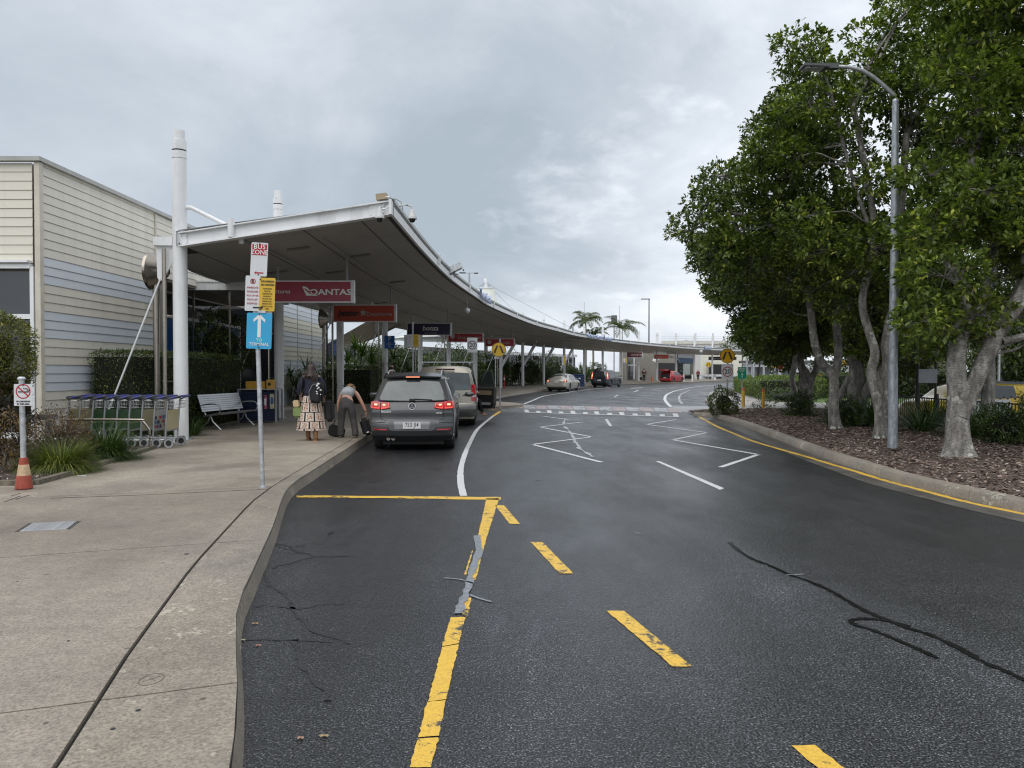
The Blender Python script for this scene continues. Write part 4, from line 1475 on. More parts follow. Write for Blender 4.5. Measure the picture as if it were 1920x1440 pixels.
# far cream block at the end of the curve, glazed shop, white block
far = thing('far_terminal_block', 'cream weatherboard block with dark doorway at the far end of the canopy', 'building')
FY = 136
fa, fb = P(1166, 690, 118), P(1300, 690, 141)
d = Vector((fb.x - fa.x, fb.y - fa.y, 0))
MB().bar((fa.x, fa.y + .3, 2.9), (fb.x, fb.y + .3, 2.9), .5, 5.6).build('wall', M('wall_core', (.30, .28, .24), .8), far)
dn = d.normalized()
board_wall(far, (fa.x, fa.y, 0), dn, d.length, 5.6 - 12 * .46, 5.6, .46, [CREAM], seams=(4.2, 8.5, 13.5, 19, 25))
nrm_ = Vector((dn.y, -dn.x, 0))
def on_far(px0, px1, z0, z1, mat, name, off=.12, th=.08):
 def hit(px):
  dd_ = _dir(px, 690)
  # intersect the wall line with the ray in plan
  M_ = Matrix(((dn.x, -dd_.x), (dn.y, -dd_.y)))
  s_ = M_.inverted() @ Vector((-fa.x, -fa.y))
  return fa.xy + dn.xy * s_.x
 a, b = hit(px0), hit(px1)
 a = Vector((a.x, a.y, 0)) + nrm_ * off
 b = Vector((b.x, b.y, 0)) + nrm_ * off
 g_ = MB().bar((a.x, a.y, (z0 + z1) / 2), (b.x, b.y, (z0 + z1) / 2), th, z1 - z0)
 return g_.build(name, mat, far)
on_far(1176, 1190, .3, 3.7, GLASSDARK, 'doorway')
on_far(1186, 1188, .3, 3.7, WHITE2, 'door_frame', .16)
on_far(1176, 1190, 2.5, 2.62, WHITE2, 'door_frame', .18)
on_far(1234, 1268, .3, 3.0, DARK, 'shop_opening')
on_far(1270, 1299, .3, 4.0, GLASSDARK, 'shop_opening', .2)
on_far(1268, 1300, 3.0, 3.9, M('shop_sign_blue', (.02, .05, .10), .5), 'shop_sign', .3)
on_far(1268, 1300, 3.95, 5.0, M('shop_panel_grey', (.22, .23, .25), .5), 'shop_panel', .3)
on_far(1278, 1290, 1.0, 2.9, M('shop_light_glass', (.35, .40, .40), .2), 'shop_window', .3)
rows = []
for i in range(9):
 a = math.pi * i / 8
 c0 = P(1251, 680, 122)
 rows.append([(c0.x - 2.1 * math.cos(a) * .9, c0.y - .8, 3.0 + .75 * math.sin(a)), (c0.x - 2.1 * math.cos(a), c0.y + 1.5, 3.3 + .9 * math.sin(a))])
MB().grid(rows).build('white_awning', WHITE2, far, smooth=70)
blk = thing('far_white_block', 'low white weatherboard block with dark hedge screen right of the shop', 'building')
a, b = P(1314, 690, 145), P(1392, 690, 150)
MB().bar((a.x, a.y, 2.4), (b.x, b.y, 2.4), .4, 4.7).build('wall', BW, blk)
board_wall(blk, (a.x, a.y - .2, 0), (1, .12, 0), (b.x - a.x), 4.7 - 8 * .5, 4.7, .5, [CW])
MB().bar((a.x + 1.2, a.y - 1.0, 1.6), (b.x + 4.0, b.y - 1.0, 1.6), .3, 2.6).build('dark_screen', DARK, blk)
# parking deck with parapet, rails, masts and a white car seen above the canopy
deck = thing('parking_deck', 'pale concrete parking deck showing above the far canopy', 'car park deck')
DY = 165
a, b = P(1240, 640, DY), P(1428, 660, DY)
zt_ = P(1300, 643.5, DY).z
MB().box(((a.x + b.x) / 2, DY + 8, zt_ / 2), (b.x - a.x, 16, zt_)).build('deck_slab', M('deck_concrete', (.55, .55, .53), .7, var=.1), deck)
MB().box(((a.x + b.x) / 2, DY - .1, zt_ + .2), (b.x - a.x, .2, .7)).build('parapet', M('deck_parapet', (.62, .61, .56), .7), deck)
for px in (1233, 1268, 1304, 1337, 1366):
 q = P(px, 640, DY - .4)
 MB().box((q.x, q.y, zt_ + .9), (.35, .3, 2.4)).build('deck_post', WHITE, deck)
g = MB()
for z_ in (1.0, 1.5):
 g.bar((a.x, DY + .1, zt_ + z_), (b.x, DY + .1, zt_ + z_), .05, .05)
g.build('deck_rail', GALV, deck)
# ================================================================== hanging airline signs
def sign_box(name_label, cat, px0, px1, py0, py1, Y, face, group='hanging signs under the canopy', depth=.16, poles=(.15, .93), soff=4.9):
 a, b = P(px0, py1, Y), P(px1, py0, Y)
 w, h = b.x - a.x, b.z - a.z
 t = thing('hanging_sign', name_label, cat, ((a.x + b.x) / 2, Y, (a.z + b.z) / 2), 0, group)
 g = MB()
 e = .035
 g.box((0, 0, h / 2 - e / 2), (w, depth, e)).box((0, 0, -h / 2 + e / 2), (w, depth, e)).box((-w / 2 + e / 2, 0, 0), (e, depth, h - 2 * e)).box((w / 2 - e / 2, 0, 0), (e, depth, h - 2 * e))
 o = g.build('frame', M('sign_frame_white', (.66, .67, .68), .35, var=.05), t)
 g = MB().box((0, 0, 0), (w - 2 * e - .002, depth - .03, h - 2 * e - .002))
 g.build('face_panel', face, t)
 g = MB().box((w / 2 + .03, 0, 0), (.055, depth + .02, h + .02))
 g.build('end_cap', M('sign_frame_white', (.66, .67, .68), .35), t)
 for u in poles:
  x = -w / 2 + w * u
  MB().cyl((x, 0, h / 2), (x, 0, soff - t.location.z), .035, n=10).build('hanger_pole', GREYCL, t, smooth=50)
 return t, w, h
LW = M('sign_lettering_white', (.72, .72, .72), .5, var=.03)
LB = M('sign_lettering_black', (.02, .02, .02), .5, var=.05)
LR = M('sign_lettering_red', (.42, .015, .03), .5, var=.05)
LG = M('sign_lettering_grey', (.42, .40, .40), .5, var=.05)
t, w, h = sign_box('dark red hanging airline sign with white tail emblem, nearest under the canopy', 'sign', 486, 661, 526.5, 568, 21.5, M('crimson_sign_face', (.30, .022, .050), .35, var=.06), soff=4.86, poles=(.2, .94))
f = -.08
letters('QANTAS', .225, LW, t, (w / 2 - .60, f, -.02), sx=1.30, bold=.006)
letters('Departures', .17, LW, t, (-w / 2 + .50, f, .0), sx=1.0)
# tail emblem: slanted fin with a running animal cut across it
k = .235
ox, oz = w / 2 - 1.38, -.115
pts = [(0, .95), (.28, .95), (.52, .80), (1.15, 0), (.38, 0), (.16, .55)]
g = MB().plate([(ox + a * k * 1.25, oz + b * k * 1.15) for a, b in pts], f - .003, f + .002)
g.build('tail_emblem', LW, t)
pts = [(.10, .80), (.30, .72), (.52, .56), (.60, .46), (.74, .50), (.88, .44), (.80, .36), (.70, .30), (.86, .20), (1.12, .04), (.80, .16), (.58, .30), (.50, .38), (.30, .58)]
g = MB().plate([(ox + a * k * 1.25, oz + b * k * 1.15) for a, b in pts], f - .006, f - .003)
g.build('tail_emblem_animal', M('crimson_sign_face', (.30, .022, .050), .35), t)
t, w, h = sign_box('orange-red hanging airline sign with black name and grey star', 'sign', 625, 741, 571.5, 604, 29, M('orange_sign_face', (.44, .045, .014), .35, var=.06), soff=4.88, poles=(.15, .93))
letters('Jetstar', .30, LB, t, (-w / 2 + .58, f, .0), sx=.95, bold=.012, shear=.12)
sp = []
for i in range(10):
 r_ = .155 if i % 2 == 0 else .062
 a = math.pi / 2 + i * math.pi / 5
 sp.append((-w / 2 + 1.14 + r_ * math.cos(a), .02 + r_ * math.sin(a)))
MB().plate(sp[::-1], f - .006, f - .001).build('star', LG, t)
letters('Departures', .21, LG, t, (w / 2 - .58, f, -.03), sx=1.0)
t, w, h = sign_box('dark purple hanging airline sign above the white parking plates', 'sign', 763, 845, 605.5, 629, 40, M('dark_purple_sign_face', (.012, .008, .045), .35), soff=4.9, poles=(.1, .93))
letters('bonza', .36, LW, t, (.08, f, .04), sx=.95, shear=.25, bold=.004)
letters('Here for Allstralia', .085, LG, t, (.1, f, -.2))
RED = M('deep_red_sign_face', (.34, .014, .022), .35, var=.06)
t, w, h = sign_box('deep red hanging Departures sign with round emblem, behind the 20 plate', 'sign', 840, 905.5, 624.5, 641.5, 50, RED, soff=4.95, poles=(.1, .93))
letters('Departures', .33, LG, t, (.25, f, .0))
MB().lathe([(.001, 0), (.15, 0), (.15, .01)], (-w / 2 + .3, f - .008, .08), 20, axis='y').build('round_emblem', LG, t)
letters('Virgin', .09, LG, t, (-w / 2 + .3, f, -.16))
t, w, h = sign_box('deep red hanging sign behind the yellow crossing sign', 'sign', 909, 964, 635, 649.5, 59, RED, soff=4.95, poles=(.1, .93))
letters('Australia', .28, LG, t, (.3, f, -.03))
MB().lathe([(.001, 0), (.15, 0), (.15, .01)], (-w / 2 + .35, f - .008, .03), 20, axis='y').build('round_emblem', LG, t)
t, w, h = sign_box('small dark red hanging sign beside the cream block doorway', 'sign', 1175, 1204, 660, 670.5, 103, M('dark_maroon_sign_face', (.13, .008, .012), .4), soff=4.9)
letters('QANTAS', .36, LW, t, (.35, f, -.02), sx=1.2)
t, w, h = sign_box('small orange-red hanging sign above the red car', 'sign', 1226, 1254, 664.5, 673, 117, M('orange_sign_face', (.44, .045, .014), .35), soff=4.9)
letters('Jetstar', .36, LG, t, (-.35, f, -.02))
t, w, h = sign_box('black hanging sign at the far end of the canopy behind the round yellow sign', 'sign', 1328, 1381, 668.5, 675.5, 135, DARK, soff=4.9)
letters('Departures', .34, LG, t, (-1.1, f, -.02))
# hanging globe cameras
for px, py, Y, lab in ((876, 583, 34, 'pale globe camera hanging under the canopy above the 20 sign'), (1314.5, 659.5, 122, 'small white globe hanging under the far canopy')):
 p = P(px, py, Y)
 t = thing('globe_camera', lab, 'ceiling camera', p, 0, 'globes hanging under the canopy')
 MB().sphere((0, 0, 0), .13 if Y < 50 else .3, 14).build('globe', M('globe_grey', (.40, .41, .42), .3), t, smooth=60)
 MB().cyl((0, 0, .1), (0, 0, 4.95 - p.z), .012, n=6).build('hanger_rod', GREYCL, t)
# downlights and service boxes under the canopy
for i, (px, py, Y) in enumerate([(560, 493, 19.4), (520, 497, 22.6), (676, 476, 21.6), (628, 500, 24), (745, 525, 28), (714, 551, 34)]):
 p = P(px, py, Y)
 j = int(np.argmin([abs(c.y - Y) for c in cc]))
 tt = (p.x - cc[j].x) / (ee[j].x - cc[j].x)
 z_ = ZC + (ZE - ZC) * tt if tt > 0 else ZC
 g = MB().box((0, 0, 0), (.55, .22, .03), ry=-math.atan2(ZE - ZC, 5) if tt > 0 else 0)
 o = g.build('soffit_light_strip', M('dull_light_cover', (.14, .13, .125), .4), canopy)
 o.location = (p.x, Y, z_ - .014)
# raised letters standing on the canopy edge
LBLUE = M('pale_blue_letters', (.40, .48, .66), .35, var=.05)
LWH = M('letter_sides_white', (.75, .76, .78), .4)
def edge_letters(s, px0, px1, lab, size):
 t = thing('canopy_lettering', lab, 'lettering')
 # find the stretch of edge between the two pixels
 i0 = min(range(NS), key=lambda i: abs((ee[i].x / ee[i].y) * F + 960 - px0))
 i1 = min(range(NS), key=lambda i: abs((ee[i].x / ee[i].y) * F + 960 - px1))
 a, b = Vector(cpt(i0, 1.0)), Vector(cpt(max(i1, i0 + 1), 1.0))
 d = b - a
 ang = math.atan2(d.y, d.x)
 n = len(s)
 for k, ch in enumerate(s):
  if ch == ' ':
   continue
  p = a + d * ((k + .5) / n)
  nrm = Vector((d.y, -d.x, 0)).normalized()
  p = p + nrm * .10
  o = link('letter', text_mesh(ch, size, LBLUE, ext=.05, bold=.012), t, loc=(p.x, p.y, p.z + .23), rz=ang)
 return t
edge_letters('Terminal', 899, 919.5, 'pale blue raised letters on the canopy edge in front of the tensile roof', .62)
edge_letters('International Terminal', 1100, 1146, 'pale blue raised letters on the canopy edge below the palms', .72)
edge_letters('Terminal', 1317, 1332, 'tiny blue raised letters on the far canopy edge', .8)
# ================================================================== free-standing road signs
def rounded(w, h, r=.02, n=4, cx=0, cz=0):
 pts = []
 for sx, sz, a0 in ((1, 1, 0), (-1, 1, 90), (-1, -1, 180), (1, -1, 270)):
  for i in range(n + 1):
   a = rad(a0 + 90 * i / n)
   pts.append((cx + sx * (w / 2 - r) + r * math.cos(a), cz + sz * (h / 2 - r) + r * math.sin(a)))
 return pts[::-1]
def disc(r, n=32, cx=0, cz=0):
 return [(cx + r * math.cos(-2 * math.pi * i / n), cz + r * math.sin(-2 * math.pi * i / n)) for i in range(n)]
def ringm(r0, r1, y0, n=36, cx=0, cz=0, th=.002):
 g = MB()
 rows = []
 for r in (r1, r0):
  rows.append([(cx + r * math.cos(2 * math.pi * i / n), y0, cz + r * math.sin(2 * math.pi * i / n)) for i in range(n + 1)])
 g.grid(rows)
 return g
def bolt_on(parent, x, z, y=-.004):
 return MB().cyl((x, y, z), (x, y - .008, z), .009, n=8).build('bolt', DARK, parent)
SW = M('sign_plate_white', (.60, .62, .64), .4, var=.05, dirt=.15)
SY = M('sign_plate_yellow', (.62, .40, .03), .4, var=.06, dirt=.15)
SYO = M('sign_plate_amber', (.66, .36, .012), .4, var=.05)
SB = M('sign_plate_cyan', (.03, .34, .60), .4, var=.05, dirt=.1)
SPB = M('sign_plate_blue', (.012, .12, .42), .4, var=.05)
SG = M('sign_plate_green', (.01, .28, .15), .4, var=.05)
SR = M('sign_red_field', (.38, .012, .025), .4, var=.05)
def plate(name, parent, outline, mat, y=0.0, th=.003, rz=0.0, loc=None):
 o = MB().plate(outline, y - th, y).build(name, mat, parent)
 if loc:
  o.location = loc
 if rz:
  o.rotation_euler.y = rz
 return o
def arrow(pts, parent, mat, y, loc, s, name='arrow', rot=0.0):
 c, n = math.cos(rot), math.sin(rot)
 q = [(loc[0] + s * (a * c - b * n), loc[1] + s * (a * n + b * c)) for a, b in pts]
 return MB().plate(q, y - .0015, y).build(name, mat, parent)
ARH = [(-.5, 0), (-.28, .2), (-.28, .07), (.5, .07), (.5, -.07), (-.28, -.07), (-.28, -.2)][::-1]
ARU = [(-.5, .52), (0, 1), (.5, .52), (.5, .26), (.14, .58), (.14, -1), (-.14, -1), (-.14, .58), (-.5, .26)]
# bus stop pole: y 10.2
base = G(492.5, 914, .15)
bs = thing('bus_zone_sign_post', 'galvanised post on the kerb with BUS ZONE, no parking and blue TO TERMINAL plates', 'sign post', base)
lean = .028
MB().cyl((0, 0, 0), (-lean * 3.24, 0, 3.24), .030, n=16).build('pole', GALV, bs, smooth=50)
MB().cyl((0, 0, -.002), (0, 0, .015), .055, n=16).build('pole_collar', GALV, bs)
Yp = base.y - .04
def plate_px(px0, px1, py0, py1, tilt=0.0, dy=0.0):
 a, b = P(px0, py1, Yp - dy), P(px1, py0, Yp - dy)
 e = thing('sign_plate', None, None, ((a.x + b.x) / 2 - base.x, Yp - dy - base.y, (a.z + b.z) / 2 - base.z))
 e.parent = bs
 e.rotation_euler.y = tilt
 return e, b.x - a.x, b.z - a.z
e, w, h = plate_px(470.5, 501.5, 455, 518, rad(3.0))
o = plate('plate', e, rounded(w, h, .018), SW)
for part in ((plate('red_field', e, rounded(w * .88, h * .33, .006, cz=h * .29), SR, y=-.004, th=.001)),):
 pass
letters('BUS', .088, LW, e, (0, -.0062, h * .29 + .036), bold=.0006, spacing=1.08)
letters('ZONE', .084, LW, e, (0, -.0062, h * .29 - .036), bold=.0006)
arrow(ARH, e, LR, -.0045, (0.004, -h * .40), .12)
bolt_on(e, 0, h * .46)
bolt_on(e, 0, -h * .455)
e, w, h = plate_px(460, 487.5, 517, 583, rad(2.2), .012)
e2, w2, h2 = plate_px(486, 515.5, 521, 583.5, rad(2.2), .0135)
plate('plate', e, rounded(w, h, .016), SW)
plate('plate', e2, rounded(w2, h2, .016), SY)
rg_ = ringm(.026, .036, -.0045, cx=.0, cz=h * .34).build('red_ring', SR, e)
letters('R', .056, LB, e, (0, -.0062, h * .34), bold=.003)
arrow([(-.5, .05), (.5, .05), (.5, -.05), (-.5, -.05)], e, SR, -.0078, (0, h * .34), .062, name='red_bar', rot=rad(-45))
for i, s in enumerate(['IMMEDIATE', 'PASSENGER', 'PICK-UP OR', 'DROP-OFF', 'EXEMPTED']):
 letters(s, .034, LR, e, (0, -.0062, h * .16 - i * .052), sx=.85)
for i, s in enumerate(['NO PARKING', 'NO WAITING']):
 letters(s, .034, LB, e2, (.006, -.0062, h2 * .39 - i * .045), sx=.82, bold=.001)
for i, s in enumerate(['PASSENGERS', 'MUST BE', 'LICENSED FOR', 'IMMEDIATE', 'PICK-UP AND', 'DRIVER MUST', 'REMAIN WITH', 'VEHICLE AT ALL', 'TIMES']):
 letters(s, .025, LB, e2, (.004, -.0062, h2 * .17 - i * .033), sx=.82)
arrow([(-a, b) for a, b in ARH][::-1], e, LB, -.0065, (w * .40, -h * .40), .135)
bolt_on(e2, -w2 * .44, h2 * .45)
bolt_on(e2, -w2 * .40, -h2 * .46)
e, w, h = plate_px(474.5, 510, 582, 596, rad(2), -.016)
plate('backing_plate', e, rounded(w, h, .006), SW)
MB().box((0, -.012, .03), (.10, .05, .03)).build('clamp', GALV, e)
e, w, h = plate_px(462.5, 509.5, 587, 654, rad(2.0), .006)
plate('plate', e, rounded(w, h, .018), SB)
arrow(ARU, e, LW, -.0045, (0, h * .15), .155, name='up_arrow')
letters('TO', .058, LW, e, (0.004, -.0055, -h * .26), bold=.0004)
letters('TERMINAL', .058, LW, e, (0.004, -.0055, -h * .375), bold=.0004, sx=.98)
bolt_on(e, 0, h * .455)
bolt_on(e, .004, -h * .455)
# no smoking sign in the garden corner, standing in a traffic cone
base = G(45, 911, .19)
ns = thing('no_smoking_sign', 'short galvanised post with white NO SMOKING plate standing in a faded orange cone', 'sign post', base)
MB().cyl((0, 0, 0), (-.018, 0, 1.40), .034, n=16).build('pole', GALV, ns, smooth=50)
MB().lathe([(.034, 1.39), (.05, 1.395), (.05, 1.41), (.034, 1.43), (.001, 1.432)], (-.018, 0, 0), 14).build('cap', GALV, ns)
a, b = P(26.5, 761, base.y - .045), P(61, 720, base.y - .045)
e = thing('sign_plate', None, None, ((a.x + b.x) / 2 - base.x, -.045, (a.z + b.z) / 2 - base.z))
e.parent = ns
w, h = b.x - a.x, b.z - a.z
plate('plate', e, rounded(w, h, .014), SW)
ringm(.082, .097, -.0045, cz=h * .16).build('red_ring', SR, e)
MB().box((-.005, -.0055, h * .14), (.125, .002, .014)).box((.065, -.0055, h * .14), (.018, .002, .014)).build('cigarette', LB, e)
MB().tube([(.055, -.005, h * .19), (.045, -.005, h * .23), (.065, -.005, h * .26), (.045, -.005, h * .30), (.02, -.005, h * .28), (.0, -.005, h * .31)], .005, 5).tube([(.075, -.005, h * .17), (.08, -.005, h * .22), (.06, -.005, h * .235)], .005, 5).build('smoke_curl', LB, e)
arrow([(-.5, .04), (.5, .04), (.5, -.04), (-.5, -.04)], e, SR, -.0075, (0, h * .16), .18, name='red_bar', rot=rad(-42))
letters('NO SMOKING', .027, LB, e, (0, -.0055, -h * .30), bold=.001, sx=1.05)
letters('IN THIS AREA', .027, LB, e, (0, -.0055, -h * .42), bold=.001, sx=1.0)
bolt_on(e, 0, h * .45)
cone = thing('traffic_cone', 'faded orange and cream traffic cone slipped over the foot of the NO SMOKING post', 'traffic cone', (base.x, base.y, base.z - .03))
CO = M('faded_orange_plastic', (.30, .055, .03), .65, var=.25, scale=12, dirt=.4)
MB().lathe([(.105, 0), (.105, .012), (.098, .05), (.085, .165), (.082, .17)], n=20).build('lower_cone', CO, cone, smooth=40)
MB().lathe([(.0825, .17), (.060, .31), (.059, .312)], n=20).build('reflective_band', M('stained_cream_band', (.46, .33, .20), .6, var=.35, scale=18, dirt=.5), cone, smooth=40)
MB().lathe([(.0588, .312), (.046, .40), (.040, .402)], n=20).build('upper_cone', CO, cone, smooth=40)
def ped_sign(parent, cx, cz, r, y, mat=SYO):
 plate('round_plate', parent, disc(r, cx=cx, cz=cz), mat, y=y)
 ringm(r * .93, r * .985, y - .0045, cx=cx, cz=cz).build('black_border', LB, parent)
 for s_ in (-1, 1):
  q = [(s_ * .06, .56), (s_ * .30, .56), (s_ * .64, -.22), (s_ * .40, -.34)]
  q = [(cx + a * r, cz + b * r) for a, b in q]
  if s_ < 0:
   q = q[::-1]
  MB().plate(q, y - .006, y - .0035).build('leg_symbol', M('brown_black_symbol', (.05, .028, .018), .5), parent)
  q = [(s_ * .36, -.36), (s_ * .60, -.27), (s_ * .86, -.36) if s_ > 0 else (s_ * .82, -.30), (s_ * .50, -.52)]
  q = [(cx + a * r, cz + b * r) for a, b in q]
  if s_ < 0:
   q = q[::-1]
  MB().plate(q, y - .006, y - .0035).build('foot_symbol', M('brown_black_symbol', (.05, .028, .018), .5), parent)
def speed_plate(parent, cx, cz, w, h, y, ring=SR, num='20'):
 plate('plate', parent, rounded(w, h, .02, cx=cx, cz=cz), SW, y=y)
 r = w * .43
 ringm(r * .82, r, y - .0045, cx=cx, cz=cz).build('ring', ring, parent)
 letters(num, w * .56, LB, parent, (cx, y - .0055, cz), bold=w * .008, sx=.95)
# left crossing sign at the bulge
base = G(937.5, 766, .15)
t = thing('crossing_sign_post', 'round yellow crossing sign on a grey post at the left end of the raised crossing', 'sign post', base)
MB().cyl((0, 0, 0), (0, 0, 2.85), .032, n=12).build('pole', GREYCL, t, smooth=50)
c = P(935, 655.5, base.y - .05)
ped_sign(t, c.x - base.x, c.z - base.z, .295, -.045, SY)
t = thing('short_post', 'thin pale post with a small plate just left of the round yellow sign', 'post', G(929, 763, .15))
MB().cyl((0, 0, 0), (0, 0, 2.35), .028, n=10).box((.05, -.03, 2.1), (.2, .02, .1)).build('pole', GALV, t)
# 20 sign left
base = Vector((P(887, 700, 33.2).x, 33.2, .15))
t = thing('speed_limit_sign', 'white 20 speed plate on a pole behind the gold four-wheel drive', 'sign post', base)
MB().cyl((0, 0, 0), (0, 0, 2.85), .032, n=12).build('pole', GREYCL, t, smooth=50)
c = P(885.5, 647, 33.15)
speed_plate(t, c.x - base.x, c.z - base.z, .44, .64, -.045, LB)
# right: crossing sign over 20 sign
base = G(1363, 774, .17)
t = thing('crossing_and_speed_sign', 'amber round crossing sign above a white 20 plate on a post in the shrub', 'sign post', base)
MB().cyl((0, 0, 0), (.02, 0, 2.3), .034, n=12).build('pole', GREYCL, t, smooth=50)
Yq = base.y - .05
c = P(1364, 667.5, Yq)
ped_sign(t, c.x - base.x, c.z - base.z, .27, -.045)
c = P(1364, 697, Yq)
speed_plate(t, c.x - base.x, c.z - base.z, .43, .56, -.052)
# green assembly point
base = G(1391.5, 762, .17)
t = thing('assembly_point_sign', 'green emergency assembly point plate with white arrow on a thin post', 'sign post', base)
MB().cyl((0, 0, 0), (0, 0, 3.1), .028, n=12).build('pole', GREYCL, t, smooth=50)
c = P(1391.5, 699.5, base.y - .05)
cx, cz = c.x - base.x, c.z - base.z
plate('plate', t, rounded(.38, .52, .02, cx=cx, cz=cz), SW, y=-.045)
plate('green_field', t, rounded(.36, .50, .015, cx=cx, cz=cz), SG, y=-.049, th=.001)
for i, s in enumerate(['EMERGENCY', 'ASSEMBLY', 'POINT']):
 letters(s, .062, LW, t, (cx, -.0515, cz + .195 - i * .065), bold=.001)
arrow(ARU, t, LW, -.051, (cx, cz - .1), .10, name='up_arrow')
# parking plates pair near the kerb, with back-to-back plates
base = Vector((P(774, 700, 28.5).x, 28.5, .15))
t = thing('parking_restriction_post', 'thin post with white and yellow parking plates behind the parked grey car', 'sign post', base)
MB().cyl((0, 0, 0), (0, 0, 3.35), .03, n=12).build('pole', GALV, t, smooth=50)
for px0, px1, mt in ((763, 774.3, SW), (774.6, 785, SY)):
 a, b = P(px0, 650.5, 28.45), P(px1, 627, 28.45)
 cx, cz = (a.x + b.x) / 2 - base.x, (a.z + b.z) / 2 - base.z
 plate('plate', t, rounded(b.x - a.x, b.z - a.z, .015, cx=cx, cz=cz), mt, y=-.045)
 if mt is SW:
  ringm(.028, .042, -.0495, cx=cx, cz=cz + .14, n=20).build('red_ring', SR, t)
 for i, s in enumerate(['IMMEDIATE', 'PASSENGER', 'PICK-UP OR', 'DROP-OFF', 'EXEMPTED'] if mt is SW else ['NO PARKING', 'NO WAITING', 'MUST BE', 'IMMEDIATE', 'PICK-UP AND', 'REMAIN WITH', 'VEHICLE']):
  letters(s, .026, LR if mt is SW else LB, t, (cx, -.0505, cz + .06 - i * .045 + (0 if mt is SW else .09)), sx=.8)
a, b = P(758, 652, 28.6), P(789, 628, 28.6)
plate('back_plate', t, rounded(b.x - a.x, b.z - a.z, .015, cx=(a.x + b.x) / 2 - base.x, cz=(a.z + b.z) / 2 - base.z), SW, y=.05)
# parking pay sign on the fourth column
c = P(730.5, 641.5, 40.9)
t = thing('parking_pay_sign', 'blue P pay station plate fixed on the fourth canopy column', 'sign', (c.x, c.y, c.z))
plate('plate', t, rounded(.54, .68, .03), SPB)
letters('P', .30, LW, t, (0, -.006, .19), bold=.008)
letters('PAY', .085, LW, t, (0, -.006, -.02))
letters('STATION', .085, LW, t, (0, -.006, -.11))
arrow(ARU, t, LW, -.005, (0, -.24), .07, name='arrow', rot=rad(45))
MB().box((-.14, .06, 0), (.1, .1, .05)).build('clamp', GALV, t)
# little kerbside plates further on
for px, py0, py1, Y, lab in ((1057, 667, 684, 71, 'small white and yellow parking plate on a post behind the silver sedan'), (1172, 672, 680, 92, 'small yellow parking plate on a post beyond the black van')):
 a, b = P(px - 3.2, py1, Y), P(px + 3.2, py0, Y)
 t = thing('small_parking_post', lab, 'sign post', ((a.x + b.x) / 2, Y, .15), 0, 'small parking posts along the second bay')
 MB().cyl((0, 0, 0), (0, 0, b.z - .15), .03, n=8).build('pole', GALV, t)
 MB().box((-.0 + (a.x - b.x) / 4, -.05, (a.z + b.z) / 2 - .15), ((b.x - a.x) / 2, .01, b.z - a.z)).build('white_plate', SW, t)
 MB().box(((b.x - a.x) / 4, -.052, (a.z + b.z) / 2 - .15), ((b.x - a.x) / 2, .01, b.z - a.z)).build('yellow_plate', SY, t)
# distant signs
for px, py, r, Y, lab in ((1453.5, 682.5, .42, 78, 'distant round yellow crossing sign above the hedge'), (1580, 682.5, .40, 62, 'distant round yellow crossing sign between the tree trunks'), (1465, 680, .36, 88, 'second distant yellow sign half hidden behind the first above the hedge')):
 c = P(px, py, Y)
 t = thing('distant_crossing_sign', lab, 'sign post', (c.x, Y, 0), 0, 'distant crossing signs')
 MB().cyl((0, .05, 0), (0, .05, c.z), .05, n=8).build('pole', GALV, t)
 ped_sign(t, 0, c.z, r, 0, SY)
c = P(1350.5, 684, 118)
c = P(1328.5, 684, 118)
t = thing('distant_crossing_sign', 'small yellow crossing plate on a post by the far white block', 'sign post', (c.x, c.y, 0), 0, 'distant crossing signs')
MB().cyl((0, .05, 0), (0, .05, c.z), .05, n=8).build('pole', GALV, t)
ped_sign(t, 0, c.z, .42, 0, SY)
t = thing('stop_sign', 'distant round red and white sign above the hedge', 'sign', (P(1463, 688, 84).x, 84, 0))
MB().cyl((0, .05, 0), (0, .05, 2.1), .05, n=8).build('pole', GALV, t)
plate('round_plate', t, disc(.42, cz=2.1), SW)
plate('red_disc', t, disc(.33, cz=2.1), SR, y=-.004)
# orange wayfinding totem among the trees
a, b = G(1537, 737, .1), P(1542, 700.5, 52)
Y = 50
a, b = P(1533, 737, Y), P(1542, 701, Y)
t = thing('orange_totem_sign', 'tall narrow orange sign with white lettering seen between tree trunks', 'sign', ((a.x + b.x) / 2, Y, a.z - .2))
MB().box((0, 0, (b.z - a.z) / 2 + .2), (b.x - a.x, .12, b.z - a.z)).build('panel', M('orange_panel', (.60, .14, .03), .5), t)
MB().box((-.28, .1, .6), (.08, .08, 1.6)).build('leg', GALV, t)
for i, s in enumerate(['P1', 'SHORT', 'STAY', 'RENTAL', 'CARS']):
 letters(s, .10, LW, t, (0, -.065, (b.z - a.z) + .08 - i * .14), sx=.8)
# red and white bollard post
t = thing('red_bollard', 'red bollard with white band at the foot of the eighth column', 'bollard', (P(945.5, 715, 66).x, 66, .15))
MB().cyl((0, 0, 0), (0, 0, 1.15), .055, n=12).build('post', M('red_plastic', (.48, .03, .03), .5), t)
MB().cyl((0, 0, .75), (0, 0, .95), .0565, n=12).build('white_band', WHITE2, t)
# yellow bollards
for px, py, lab in ((1394, 763, 'left yellow bollard with orange cap beside the green sign post'), (1431, 767, 'right yellow bollard with orange cap by the footpath')):
 p = G(px, py, .16)
 t = thing('yellow_bollard', lab, 'bollard', p, 0, 'yellow bollards at the footpath')
 MB().cyl((0, 0, 0), (0, 0, .76), .062, n=14).build('post', M('yellow_powder_coat', (.62, .34, .02), .45, var=.12, dirt=.2), t, smooth=50)
 MB().lathe([(.064, .70), (.064, .78), (.05, .81), (.001, .82)], n=14).build('cap', M('orange_cap', (.50, .10, .03), .5), t, smooth=50)
